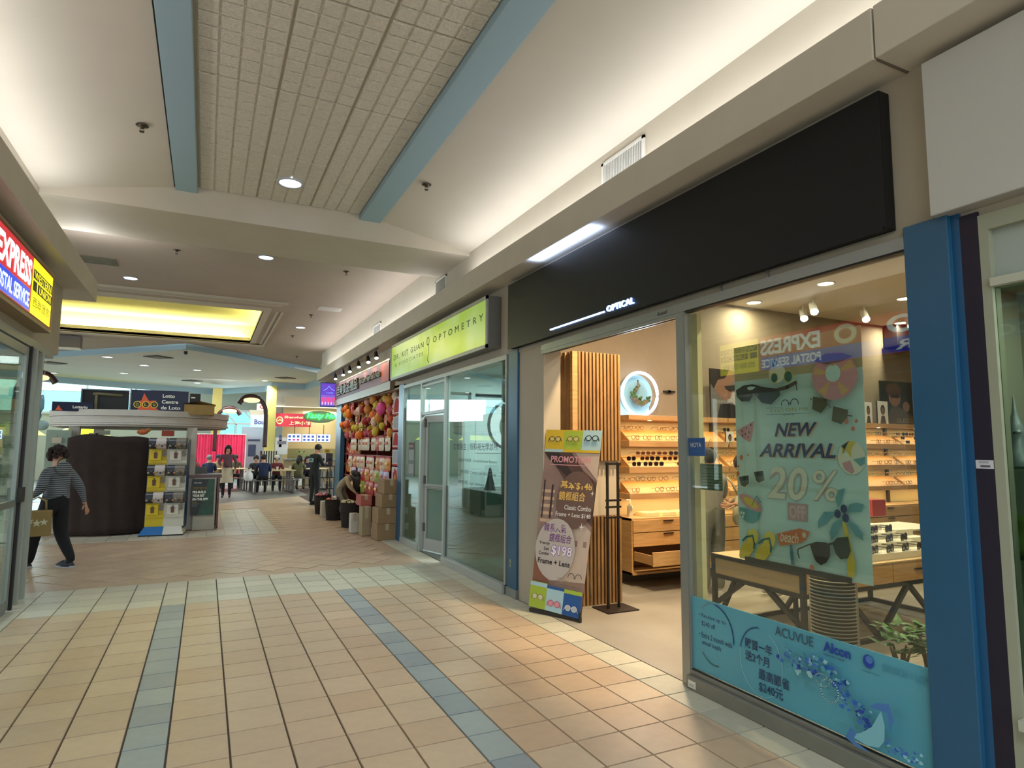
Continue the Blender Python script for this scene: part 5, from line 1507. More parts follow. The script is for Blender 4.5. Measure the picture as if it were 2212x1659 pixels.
for (x, y) in ((-.235, 13.30), (-2.1, 13.45), (-.3, 15.6), (-2.0, 15.5)):
    MB().m(KW).cbox((x-.085, y-.06, 0), (x+.085, y+.06, 1.88), .01).build('post', K)
MB().m(KW).box((-2.5, 13.5, 0), (-2.1, 15.5, .95)).build('counter', K)
MB().m(KW).box((-.95, 15.2, 0), (-.30, 15.6, 1.0)).build('back_counter', K)
MB().m(mat('pale_green_board', (150, 168, 150), .6)).box((-2.48, 13.30, .95), (-2.12, 13.34, 1.8)).build('side_board', K)
WBX = mat('kiosk_board', (186, 182, 166), .6)
MB().m(WBX).cbox((-.15, 13.10, .0), (.22, 13.14, .24), .008).box((-.15, 13.12, .24), (.22, 13.15, .95)).build('low_board', K)
# brown cloth draped over the kiosk counter
def cloth():
    mb = MB().m(mat('brown_cloth', (46, 32, 25), .9, noise=.2, nscale=6))
    nx, nz = 40, 16
    vs = []
    for j in range(nz+1):
        t = j/nz
        for i in range(nx+1):
            s_ = i/nx
            a = PI*(1.12+.62*s_)+.0
            top = 1.735-.10*abs(s_-.45)**1.2*2+(.03*math.sin(s_*9))
            r = 1.42+.09*(1-t)+.022*math.sin(s_*44+t*2)*(1-.5*t)+.02*math.sin(s_*17)
            x = kc.x+.02 + r*.86*math.cos(a+.02)
            y = kc.y + r*1.02*math.sin(a)
            x = -2.12+1.27*s_+.015*math.sin(s_*40)*(1-t)
            y = 13.02-.16*math.sin(PI*s_)+.010*math.sin(s_*31+t*3)*(1.2-t)+.008*math.sin(s_*9-t*5)-.05*(1-t)
            z = .03+(top-.03)*t
            vs.append((x, y, z))
    fs = [(j*(nx+1)+i, j*(nx+1)+i+1, (j+1)*(nx+1)+i+1, (j+1)*(nx+1)+i) for j in range(nz) for i in range(nx)]
    mb.add(vs, fs, True)
    # top return over the counter edge
    k = (nz)*(nx+1)
    top = [vs[k+i] for i in range(nx+1)]
    mb.add(top+[(p[0], p[1]+.35, p[2]-.02) for p in top], [(i, i+1, nx+2+i, nx+1+i) for i in range(nx)], True)
    return mb
c_ = cloth().build('dust_cloth', None)
tag(c_, 'dark brown dust cloth draped to the floor over the front of the round kiosk', 'cloth')
so = c_.modifiers.new('thickness', 'SOLIDIFY'); so.thickness = .008
MB().m(mat('counter_dark', (60, 50, 44), .8)).box((-2.08, 13.10, 0), (-.95, 13.45, 1.62)).build('front_counter', K)
# stickers/papers and toys under the canopy
for (x, z, w_, h_, c, l) in ((-1.75, 1.70, .14, .1, (170, 150, 130), 'small beige paper sign hanging under the kiosk canopy, left of the cloth top'), (-1.62, 1.76, .22, .08, (140, 140, 120), 'grey paper strip under the kiosk canopy'), (-.62, 1.76, .2, .1, (150, 60, 40), 'dark red packet under the kiosk canopy above the capsule machine'), (-2.05, 1.55, .1, .07, (214, 120, 30), 'small orange tag beside the top left of the brown cloth'), (-2.3, 1.42, .16, .1, (60, 110, 170), 'small blue box on the left counter of the kiosk'), (-2.32, 1.62, .14, .1, (200, 190, 170), 'small white card on the left kiosk board')):
    t = thing('paper_tag', l, 'paper', (x, 12.98 if x > -2.0 else 13.27, z)); MB().m(mat('tag_%d_%d_%d' % c, c, .7)).cbox((-w_/2, -.01, -h_/2), (w_/2, .01, h_/2), .003).build('sheet', t, world=False)
    MB().m(BLACK).cyl((0, 0, h_/2), (0, 0, h_/2+.05), .002, n=6).build('string', t, world=False)
pb = thing('plush_toy', 'orange and green plush toy under the middle of the kiosk canopy', 'toy', (-1.02, 12.98, 1.78))
MB().m(mat('plush_orange', (188, 102, 60), .95)).ball((0, 0, 0), (.09, .05, .05)).ball((.08, 0, .03), (.04, .04, .035)).build('body', pb, world=False)
MB().m(mat('plush_green', (110, 130, 60), .95)).ball((.11, 0, .05), (.03, .02, .03)).ball((-.06, 0, .05), (.02, .02, .02)).build('ears', pb, world=False)
# signs on the roof
ol = thing('lottery_sign', 'dark blue lottery centre sign standing on the kiosk canopy', 'sign', (-.8, 13.35, 2.12))
MB().m(mat('sign_navy', (18, 28, 62), .4)).cbox((-1.27, 13.33, 2.12), (-.33, 13.38, 2.56), .004).m(ALUW).box((-1.285, 13.325, 2.12), (-1.265, 13.385, 2.57)).box((-.335, 13.325, 2.12), (-.315, 13.385, 2.57)).build('panel', ol)
f = Fr((-1.26, 13.3295, 2.12), (1, 0, 0), VY)
ORD = mat('lotto_orange', (190, 80, 40), .5, emit=.15); LOT = mat('lotto_gold', (196, 176, 70), .5, emit=.1)
f.poly([(.10, .07), (.45, .07), (.36, .15), (.40, .25), (.28, .24), (.20, .38), (.16, .24), (.06, .22), (.14, .15)], ORD)
for i, ch in enumerate('OLG'): f.ell(.10+i*.135, .17, .062, .062, LOT, n=18).ell(.10+i*.135, .17, .048, .048, mat('lotto_dark', (40, 40, 30), .5), n=18).text(ch, .078+i*.135, .145, .05, LOT, w=.042, bold=.02)
LWH = mat('lotto_white', (215, 215, 200), .5, emit=.15)
f.text('Lotto', .50, .31, .065, LWH, w=.2, bold=.02).text('Centre', .49, .20, .065, LWH, w=.27, bold=.02).text('de Loto', .48, .09, .065, LWH, w=.32, bold=.02)
f.build('lettering', ol)
ol2 = thing('roof_sign_frame', 'black open sign box on the kiosk canopy left of the lottery sign', 'sign', (-1.6, 13.35, 2.12))
MB().m(BLACK).box((-2.02, 13.36, 2.12), (-1.30, 13.38, 2.53)).build('back', ol2)
MB().m(mat('sign_frame_grey', (96, 110, 120), .5)).box((-2.03, 13.32, 2.12), (-2.01, 13.4, 2.54)).box((-2.02, 13.32, 2.52), (-1.3, 13.4, 2.54)).build('frame', ol2)
MB().m(mat('kiosk_ochre', (120, 112, 80), .7)).tube([(-1.85, 13.34, 2.45), (-1.78, 13.34, 2.46), (-1.4, 13.34, 2.44)], .025, 8).box((-1.82, 13.33, 2.14), (-1.78, 13.35, 2.44)).build('bracket', ol2)
MB().m(mat('inner_grey', (40, 42, 40), .7)).box((-1.74, 13.345, 2.16), (-1.32, 13.355, 2.40)).build('shutter', ol2)
ol3 = thing('small_roof_sign', 'low navy sign with white lettering at the left of the kiosk canopy', 'sign', (-2.1, 13.25, 2.12))
MB().m(mat('sign_navy', (18, 28, 62), .4)).cbox((-2.42, 13.22, 2.13), (-1.82, 13.27, 2.29), .004).build('panel', ol3)
f = Fr((-2.42, 13.2195, 2.13), (1, 0, 0), VY); f.poly([(.05, .01), (.16, .01), (.12, .05), (.10, .1), (.07, .05)], ORD).text('Lottario', .30, .05, .05, LWH, w=.22, bold=.02); f.build('lettering', ol3)
ol4 = thing('black_roof_panel', 'narrow black panel right of the lottery sign', 'sign', (-.24, 13.4, 2.12))
MB().m(BLACK).box((-.31, 13.36, 2.10), (-.13, 13.39, 2.53)).build('panel', ol4)
MB().m(LWH).box((-.29, 13.355, 2.44), (-.22, 13.36, 2.46)).build('print', ol4)
cb = thing('cardboard_box', 'flat open cardboard box lying on the right edge of the kiosk canopy', 'box', (-.12, 13.35, 2.12))
MB().m(mat('yellow_cardboard', (160, 130, 76), .85, noise=.08)).cbox((-.27, -.2, 0), (.24, .2, .19), .005).build('carton', cb, world=False)
MB().m(mat('yellow_cardboard', (160, 130, 76), .85, noise=.08)).add([(-.29, -.22, .20), (.0, -.24, .25), (.26, -.22, .19), (.26, .2, .19), (-.29, .2, .20)], [(0, 1, 2, 3, 4)]).add([(-.29, -.22, .205), (.0, -.24, .255), (.26, -.22, .195), (.26, .2, .195), (-.29, .2, .205)], [(0, 1, 2, 3, 4)]).build('flap', cb, world=False)
# hanging inflatable dolphin
dp = thing('inflatable_dolphin', 'pale blue inflatable dolphin hanging at the left edge of the kiosk', 'toy', (-2.42, 12.2, 1.95))
MB().m(mat('dolphin_blue', (120, 168, 190), .3)).tube([(.06, 0, .38), (.04, 0, .30), (0, 0, .18), (-.02, 0, .05), (.0, 0, -.06), (.07, 0, -.16)], [.015, .05, .09, .085, .05, .02], 12).tube([(.06, 0, -.14), (.13, 0, -.14)], [.03, .01], 8).build('body', dp, world=False)
MB().m(mat('dolphin_pale', (164, 200, 196), .3)).ball((.08, 0, -.1), (.09, .05, .08)).ball((-.03, 0, -.18), (.06, .04, .07)).tube([(-.05, 0, -.2), (-.1, 0, -.36)], [.03, .015], 8).build('fins', dp, world=False)
MB().m(WHITE).cyl((.06, 0, .36), (.06, 0, 2.33), .002, n=6).build('string', dp, world=False)

# ---- capsule toy machine : two columns x three tiers
GM = thing('capsule_machine', 'yellow, blue and white capsule toy vending machine beside the brown cloth', 'vending machine', (-.58, 12.72, 0), math.radians(-4))
GY, GB, GW = mat('gacha_yellow', (212, 184, 30), .35), mat('gacha_blue', (28, 104, 168), .3), mat('gacha_white', (206, 202, 186), .4)
Wd = .60
MB().m(mat('gacha_side_blue', (24, 62, 92), .4)).cbox((-.31, .0, .10), (.31, .40, 1.66), .01).build('cabinet', GM, world=False)
MB().m(GY).box((-.30, -.03, .14), (-.02, .0, 1.60)).build('left_front', GM, world=False)
MB().m(GW).box((-.02, -.03, .14), (.30, .0, 1.60)).build('right_front', GM, world=False)
MB().m(mat('gacha_top', (150, 160, 130), .4)).cbox((-.31, -.08, 1.60), (.31, .40, 1.67), .01).build('top_cap', GM, world=False)
for (xa, xb, m_) in ((-.36, .0, GB), (.0, .32, GW)):
    MB().m(m_).add([(xa, -.22, 0.02), (xb, -.22, 0.02), (xb, .4, 0.02), (xa, .4, 0.02), (xa+.06 if xa < 0 else xa, -.06, .14), (xb if xb == 0 else xb-.05, -.06, .14), (xb if xb == 0 else xb-.05, .4, .14), (xa+.06 if xa < 0 else xa, .4, .14)],
        [(0, 1, 2, 3), (7, 6, 5, 4), (0, 4, 5, 1), (1, 5, 6, 2), (2, 6, 7, 3), (3, 7, 4, 0)]).build('base_skirt', GM, world=False)
MB().m(BLACK).box((-.36, -.23, 0), (.32, .4, .02)).build('plinth', GM, world=False)
DOME = glass('capsule_dome', (170, 176, 170), ior=1.5, haze=.25, hazecol=(90, 92, 92))
CAPS = [mat('capsule_a', (150, 140, 120), .4), mat('capsule_b', (60, 70, 90), .4), mat('capsule_c', (170, 120, 90), .4)]
for tier in range(3):
    z = .68*0+.56+tier*.47
    for ci_, xc in enumerate((-.155, .155)):
        u = MB().m(mat('dome_dark', (52, 54, 58), .35))
        u.cyl((xc-.145, -.04, z+.08), (xc+.145, -.04, z+.08), .098, n=22)
        o = u.build('capsule_drum', GM, world=False)
        lb = MB().m(mat('drum_label', (196, 186, 176), .5) if ci_ == 0 else mat('drum_clear', (120, 112, 96), .4))
        lb.cyl((xc-.03, -.04, z+.08), (xc+.125, -.04, z+.08), .1, n=22, caps=False).build('drum_label', o, world=False)
        cps = MB()
        for q in range(6): cps.m(CAPS[q % 3]).ball((xc-.12+q*.045, -.125, z+.04+.02*(q % 2)), .022, 8, 6)
        cps.build('capsules', GM, world=False, kind='stuff')
        pm = GY if ci_ == 0 else GW
        pl = MB().m(pm).cbox((xc-.12, -.10, z-.22), (xc+.06, -.03, z-.04), .012).box((xc-.14, -.07, z-.26), (xc+.14, -.03, z-.22)).build('coin_panel', GM, world=False)
        MB().m(mat('crank_brown', (96, 62, 40), .4)).cyl((xc-.03, -.115, z-.10), (xc-.03, -.10, z-.10), .030, n=14).box((xc-.055, -.108, z-.18), (xc-.005, -.10, z-.12)).build('crank', pl, world=False)
        MB().m(BLACK).box((xc-.045, -.104, z-.062), (xc-.015, -.10, z-.054)).build('coin_slot', pl, world=False)
        MB().m(mat('chute_grey', (128, 120, 112), .3)).cyl((xc+.10, -.05, z-.11), (xc+.10, -.035, z-.11), .036, n=14).cyl((xc+.10, -.05, z-.05), (xc+.10, -.035, z-.05), .032, n=14).build('chute', GM, world=False)
# lottery play stand
LS = thing('play_stand', 'dark red wooden play stand with a green betting poster on its front', 'stand', (.1, 13.5, 0))
MAH = woodmat('mahogany', (72, 24, 18), (104, 42, 30), (1, 1, 6), .3)
MB().m(MAH).box((-.27, 13.22, .97), (.31, 13.9, 1.0)).box((-.27, 13.22, .94), (.31, 13.25, .97)).build('top', LS)
MB().m(MAH).box((.24, 13.25, .05), (.28, 13.85, .94)).box((.20, 13.80, 0), (.28, 13.88, .94)).build('side_panel', LS)
MB().m(MAH).box((-.22, 13.6, .1), (.26, 13.64, .94)).build('back_panel', LS)
for y in (13.3, 13.8): MB().m(mat('caster', (110, 90, 80), .5)).cyl((.25, y, .03), (.28, y, .03), .03, n=12).build('caster', LS)
MB().m(mat('ticket_slab', (176, 172, 170), .4)).box((-.05, 13.25, 1.0), (.30, 13.6, 1.02)).build('counter_mat', LS)
pbx = thing('ticket_box', 'grey box on top of the dark red play stand', 'box', (-.05, 13.4, 1.02))
MB().m(mat('box_slate', (84, 88, 88), .5)).cbox((-.17, -.12, 0), (.11, .12, .12), .008).build('box', pbx, world=False)
MB().m(mat('box_slate_top', (110, 114, 112), .5)).box((-.15, -.10, .12), (.09, .10, .125)).build('lid', pbx, world=False)
gp = thing('betting_poster', 'dark green betting poster on the front of the play stand', 'poster', (.0, 13.18, .28))
MB().m(mat('poster_black', (16, 22, 26), .4)).box((-.19, 13.08, .27), (.19, 13.10, .93)).build('board', gp)
f = Fr((-.19, 13.0795, .27), (1, 0, 0), VY)
DG = mat('poster_green', (22, 74, 52), .4, noise=.4, nscale=6)
f.poly([(.12, 0), (.38, 0), (.38, .66), (.28, .66)], DG).text('PRO·LINE', .04, .58, .022, LWH, w=.12).text('SPORTSBOOK', .02, .47, .045, mat('bet_gold', (150, 124, 40), .5), w=.24, bold=.02)
f.text('PRE-BUILD', .02, .40, .045, LWH, w=.22, bold=.03).text('YOUR BET', .02, .335, .045, LWH, w=.20, bold=.03).text('ON THE APP!', .02, .27, .045, LWH, w=.26, bold=.03)
f.rect(.02, .20, .13, .215, mat('bet_dim', (110, 116, 100), .5)).rect(.02, .165, .11, .18, mat('bet_dim', (110, 116, 100), .5)).rect(.02, .23, .10, .24, mat('bet_gold', (150, 124, 40), .5))
f.build('print', gp)

# ================================================================ CANDY AND PARTY SHOP
CH = thing('candy_shop_sign', 'mauve fascia sign with brass letters above the candy shop', 'sign', (2.93, 13.4, 2.68))
sm_ = mat('fascia_mauve', (122, 70, 80), .5, noise=.35, nscale=.5)
MB().m(sm_).box((2.90, 11.05, 2.72), (2.965, 16.3, 3.10)).build('board', CH)

MB().m(mat('bronze_strip', (134, 116, 88), .4, .3)).box((2.885, 10.9, 2.56), (2.965, 16.3, 2.71)).box((2.89, 11.0, 3.10), (2.965, 16.3, 3.13)).build('lower_trim', CH)
MB().m(mat('fascia_orange', (150, 58, 42), .5, emit=.1)).box((2.896, 11.05, 2.74), (2.90, 11.6, 3.08)).build('orange_end', CH)
f = Fr((2.8955, 16.2, 2.72), UR, VY)
BRS = mat('brass_letter', (92, 84, 58), .4, .5)
f.text('佳美食品禮品', .25, .06, .26, BRS, w=2.4, bold=.02, depth=.03).text('Tai Lam Hing Shi\'s Arts', 2.85, .10, .17, BRS, w=1.75, bold=.02, depth=.03)
f.build('lettering', CH)
struct('wall_candy', MB().m(DRY).box((XR, 10.55, 2.55), (3.1, 16.6, 2.62)).box((3.02, 16.3, 0), (3.2, 16.62, 2.6)).m(mat('candy_wall', (120, 60, 50), .8)).box((4.6, 10.5, 0), (4.7, 16.5, 2.9)).box((3.1, 10.43, 0), (4.7, 10.5, 2.9)).box((3.1, 16.3, 0), (4.7, 16.4, 2.9)).m(mat('candy_ceiling', (150, 120, 104), .8)).box((3.1, 10.5, 2.7), (4.7, 16.4, 2.8)))
for i, y in enumerate((11.2, 12.0, 12.9, 13.9, 15.0)):
    t = thing('candy_shop_downlight', '%s flat light from the near end under the candy shop ceiling' % ORD_[i], 'light', (3.35, y, 2.69), 0, 'lights under the candy shop ceiling')
    MB().m(mat('candy_glow', (255, 236, 214), .5, emit=5)).cyl((0, 0, -.01), (0, 0, 0), .11, n=18).build('lens', t, world=False)
    MB().m(WHITE).tube([(.115*math.cos(2*PI*k/18), .115*math.sin(2*PI*k/18), -.008) for k in range(18)], .008, 5, closed=True).build('trim_ring', t, world=False)
    kelvin('candy_bulb', (3.2, y, 2.64), .22, 16, (1, .82, .66))
# spot heads on a rail above the sign
rail = thing('spot_rail', 'black rail above the mauve sign carrying small spot heads', 'rail', (2.78, 14, 3.35))
MB().m(BLACK).box((2.765, 11.4, 3.355), (2.785, 16.6, 3.37)).build('rail', rail)
for i, y in enumerate((15.65, 14.7, 13.95, 13.05, 12.2, 11.55)):
    t = thing('track_light', ['farthest small black spot head above the mauve sign', 'second spot head from the far end above the mauve sign', 'third spot head from the far end above the mauve sign', 'third spot head from the near end above the mauve sign', 'second spot head from the near end above the mauve sign', 'nearest small black spot head above the mauve sign'][i], 'spotlight', (2.775, y, 3.355), 0, 'spot heads above the mauve sign')
    MB().m(BLACK).cyl((0, 0, -.06), (0, 0, 0), .008, n=8).build('stem', t, world=False)
    MB().m(BLACK).cyl((-.0, .02, -.05), (.0, -.05, -.17), .03, .045, n=14).build('head', t, world=False)
    MB().m(mat('spot_glow', (255, 240, 220), .5, emit=8)).cyl((0, -.0505, -.1705), (0, -.053, -.176), .036, n=14).build('lens', t, world=False)
for y in (15.65, 14.7, 13.95, 13.05, 12.2, 11.55): kelvin('track_bulb', (2.775, y-.055, 3.178), .05, 2.2, (1, .85, .7))
# projecting screen
PS_ = thing('menu_screen', 'purple and red lit menu screen projecting at the end of the bulkhead', 'screen', (2.8, 16.75, 2.6))
MB().m(BLACK).box((2.60, 16.72, 2.57), (3.16, 16.86, 3.2)).build('casing', PS_)
f = Fr((2.60, 16.7195, 2.57), (1, 0, 0), VY)
f.rect(.0, .0, .44, .62, mat('screen_navy', (70, 70, 150), .3, emit=.25)).rect(.02, .30, .42, .60, mat('screen_violet', (92, 60, 170), .3, emit=.7)).rect(.02, .03, .42, .30, mat('screen_lilac', (120, 90, 190), .3, emit=.6))
CYG = mat('screen_cyan', (110, 150, 240), .3, emit=.9)
f.line([(.08, .42), (.16, .46), (.22, .54), (.28, .46), (.36, .42)], .012, CYG).text('THAI', .14, .34, .04, CYG, w=.18)
for i in range(5): f.rect(.04+i*.075, .08+.02*(i % 2), .09+i*.075, .24, mat('screen_red', (220, 60, 110), .3, emit=.8)).rect(.05+i*.075, .05, .07+i*.075, .12, mat('screen_pink', (230, 190, 230), .3, emit=.7))
f.build('screen_face', PS_)
# hanging goods
GRPS = {}
def good(kind, x, y, z, c, label, group):
    key = (kind, c)
    if key in GRPS:
        return copytree(GRPS[key], (x, y, z), None, label, group)
    m_ = mat('goods_%d_%d_%d' % c, c, .5, noise=.25, nscale=9)
    t = thing(kind, label, {'paper_lantern': 'lantern', 'balloon_toy': 'balloon', 'snack_bag': 'bag', 'sweet_packet': 'bag', 'pinwheel': 'toy', 'plush': 'toy'}.get(kind, 'goods'), (x, y, z), 0, group)
    if kind == 'paper_lantern':
        MB().m(m_).lathe([(.03, -.11), (.09, -.07), (.115, 0), (.09, .07), (.03, .11)], n=14).build('shade', t, world=False)
        MB().m(mat('gold_cap', (196, 150, 60), .4, .4)).cyl((0, 0, .11), (0, 0, .13), .035, n=10).cyl((0, 0, -.13), (0, 0, -.11), .035, n=10).cyl((0, 0, -.24), (0, 0, -.13), .008, n=6).build('tassel', t, world=False)
    elif kind == 'balloon_toy':
        MB().m(m_).ball((0, 0, 0), (.09, .11, .12), 14, 10).build('balloon', t, world=False)
        MB().m(m_).cyl((0, 0, -.14), (0, 0, -.11), .02, .005, n=8).cyl((0, 0, .11), (0, 0, .25), .003, n=6).build('knot', t, world=False)
    elif kind == 'pinwheel':
        mb = MB().m(m_)
        for k in range(6):
            a = k*PI/3; mb.prism([(.02*math.cos(a), .02*math.sin(a)), (.13*math.cos(a), .13*math.sin(a)), (.10*math.cos(a+.7), .10*math.sin(a+.7))], (0, 0, 0), UR, VY, (-1, 0, 0), .02)
        mb.build('blades', t, world=False)
        MB().m(mat('gold_cap', (196, 150, 60), .4, .4)).ball((-.03, 0, 0), .025, 8, 6).build('hub', t, world=False)
    else:
        h, w_ = (.15, .13) if kind == 'sweet_packet' else (.13, .19)
        mb = MB().m(m_)
        nx = 6
        vs = []
        for sgn in (-1, 1):
            for j in range(nx+1):
                for i in range(nx+1):
                    a, b_ = i/nx*2-1, j/nx*2-1
                    vs.append((sgn*.035*(1-a*a)*(1-b_**4)-.0, -w_*a, h*b_))
        k = (nx+1)**2
        fs = []
        for s_ in (0, k):
            fs += [(s_+j*(nx+1)+i, s_+j*(nx+1)+i+1, s_+(j+1)*(nx+1)+i+1, s_+(j+1)*(nx+1)+i) for j in range(nx) for i in range(nx)]
        mb.add(vs, fs, True).build('pouch', t, world=False)
        lc = (226, 190, 120) if sum(c) < 480 else (206, 120, 90)
        MB().m(mat('goods_label_%d' % lc[0], lc, .6)).ball((-.034, 0, h*.1), (.006, w_*.62, h*.26), 10, 6).build('label_print', t, world=False)
        MB().m(mat('goods_header', (190, 60, 50), .6)).box((-.01, -w_*.95, h*.85), (.01, w_*.95, h*1.1)).build('header_card', t, world=False)
    GRPS[key] = t
    return t
rg = random.Random(5)
REDS = [(196, 52, 44), (224, 96, 60), (214, 140, 60), (206, 84, 110), (226, 170, 150), (236, 120, 30), (210, 190, 60), (160, 36, 40), (226, 200, 170)]
CN = {(196, 52, 44): 'red', (224, 96, 60): 'coral', (214, 140, 60): 'amber', (206, 84, 110): 'rose', (226, 170, 150): 'pale pink', (236, 120, 30): 'bright orange', (210, 190, 60): 'yellow', (160, 36, 40): 'dark red', (226, 200, 170): 'cream'}
# upper half : lanterns, balloons, pinwheels
for r_ in range(6):
    for i in range(17):
        y = 11.1+i*.275+rg.uniform(-.07, .07); z = 2.44-r_*.125+rg.uniform(-.04, .04)
        if y > 15.6: continue
        c = rg.choice(REDS); kd = rg.choice(['paper_lantern', 'balloon_toy', 'paper_lantern', 'pinwheel', 'pinwheel', 'sweet_packet'])
        nm = {'paper_lantern': 'paper lantern', 'balloon_toy': 'foil balloon', 'pinwheel': 'pinwheel', 'sweet_packet': 'packet'}[kd]
        o = good(kd, 2.99+rg.uniform(-.05, .10), y, z, c, '%s %s, %s from near end, %s hanging row, candy shop' % (CN[c], nm, (ORD_+['fifteenth', 'sixteenth', 'seventeenth'])[i], ['top', 'second', 'third', 'fourth', 'fifth', 'lowest'][r_]), 'party goods hanging in the candy shop front')
        s_ = rg.uniform(.6, .85); o.scale = (s_, s_, s_)
good('balloon_toy', 2.95, 11.75, 2.27, (236, 90, 160), 'hot pink balloon toy hanging near the front corner of the candy shop', None)
good('balloon_toy', 2.95, 14.7, 2.30, (244, 120, 20), 'glowing orange ball hanging near the far end of the candy shop', None)
# lower half : bags in rows
BAG = [((226, 212, 190), 1.60, 'cream'), ((222, 196, 170), 1.22, 'beige'), ((176, 158, 190), .98, 'lilac'), ((170, 60, 50), .72, 'red')]
for ri, (c, z, nm) in enumerate(BAG):
    for i in range(9):
        y = 11.35+i*.40+rg.uniform(-.02, .02)
        cc = c if rg.random() < .6 else rg.choice([(196, 52, 44), (214, 140, 60), (226, 170, 150), (150, 170, 60), (226, 212, 190)])
        nn_ = {(196, 52, 44): 'red', (214, 140, 60): 'amber', (226, 170, 150): 'pale pink', (150, 170, 60): 'lime green', (226, 212, 190): 'cream'}.get(cc, nm)
        good('snack_bag', 2.99+rg.uniform(-.01, .04), y, z, cc, '%s snack bag, %s from the near end in the %s row of bags' % (nn_, ORD_[i], ['top', 'second', 'third', 'lowest'][ri]), 'snack bags in the %s row' % ['top', 'second', 'third', 'lowest'][ri])
for i in range(7):
    for z in (1.9, 1.45, 1.1):
        c = rg.choice([(196, 52, 44), (214, 140, 60), (226, 120, 60)])
        good('sweet_packet', 3.12, 14.3+i*.2, z+rg.uniform(-.05, .05), c, '%s sweet packet, %s from the right in the %s row by the far blue pillar' % ({(196, 52, 44): 'red', (214, 140, 60): 'amber', (226, 120, 60): 'orange'}[c], ORD_[i], {1.9: 'top', 1.45: 'middle', 1.1: 'lowest'}[z]), 'sweet packets near the far blue pillar')
rk = thing('hook_rack', 'wire rack carrying the hanging snack bags in the candy shop front', 'rack', (3.08, 13, 0))
for z in (2.55, 1.76, 1.37, 1.13, .88): MB().m(mat('rack_red', (140, 40, 32), .5)).cyl((3.06, 10.95, z), (3.06, 15.6, z), .012, n=8).build('rail', rk)
for y in (10.97, 12.5, 14.0, 15.55): MB().m(mat('rack_red', (140, 40, 32), .5)).cyl((3.09, y, 0), (3.09, y, 2.6), .015, n=8).build('upright', rk)
# red and white panels by the near pillar
for i, (z0, z1, kind) in enumerate(((2.10, 2.42, 0), (1.82, 2.08, 1), (1.52, 1.80, 0), (1.22, 1.50, 1), (.80, 1.20, 2))):
    t = thing('printed_towel', ['topmost red fan print towel beside the near blue pillar', 'upper pale blue print towel beside the near blue pillar', 'lower red fan print towel beside the near blue pillar', 'lower pale blue print towel beside the near blue pillar', 'white towel with a red flower print beside the near blue pillar'][i], 'towel', (2.97, 10.75, z0), 0, 'towels beside the near blue pillar')
    f = Fr((2.975, 10.97, z0), UR, VY)
    h = z1-z0
    f.rect(0, 0, .42, h, mat('towel_white', (206, 200, 196), .8)).rect(0, 0, .42, .03, mat('towel_red', (178, 34, 40), .8))
    if kind == 0: f.ell(.22, .05, .18, h*.8, mat('towel_red', (178, 34, 40), .8), a0=0, a1=PI)
    if kind == 1: f.rect(.04, .05, .38, h-.02, mat('towel_grey', (168, 168, 176), .8))
    if kind == 2:
        for k in range(7): f.ell(.22+.10*math.cos(k*2*PI/7), .2+.12*math.sin(k*2*PI/7), .055, .065, mat('towel_red', (178, 34, 40), .8), n=12)
        f.ell(.22, .2, .06, .07, mat('towel_gold', (190, 140, 40), .8), n=14)
    f.build('print', t)
    MB().m(mat('towel_white', (206, 200, 196), .8)).box((2.976, 10.55, z0), (2.99, 10.97, z1)).build('cloth', t)
# cartons
def carton(x, y, z, w_, d_, h, label, c=(146, 118, 84), rz=0, tape=True):
    t = thing('cardboard_carton', label, 'box', (x, y, z), rz)
    m_ = mat('carton_%d' % c[0], c, .85, noise=.08, nscale=6)
    MB().m(m_).cbox((-w_/2, -d_/2, 0), (w_/2, d_/2, h), .006).build('carton', t, world=False)
    if tape: MB().m(mat('tape', (176, 160, 128), .4)).box((-.03, -d_/2-.002, h*.6), (.03, d_/2+.002, h+.002)).build('tape', t, world=False)
    return t
carton(2.80, 10.72, 0, .34, .40, .27, 'lowest large carton in front of the near blue pillar')
carton(2.81, 10.72, .272, .34, .42, .25, 'second carton up in front of the near blue pillar')
carton(2.86, 10.80, .526, .30, .45, .22, 'third carton up in the stack by the near blue pillar')
carton(2.88, 10.82, .75, .26, .45, .24, 'topmost carton in the stack by the near blue pillar')
carton(2.60, 11.28, 0, .16, .26, .50, 'tall narrow carton left of the large cartons', (158, 140, 108))
carton(2.62, 11.5, .502, .20, .40, .18, 'red and white carton on top of the tall narrow carton', (176, 96, 84))
carton(2.50, 11.72, 0, .14, .18, .34, 'white carton left of the tall narrow carton', (196, 190, 176))
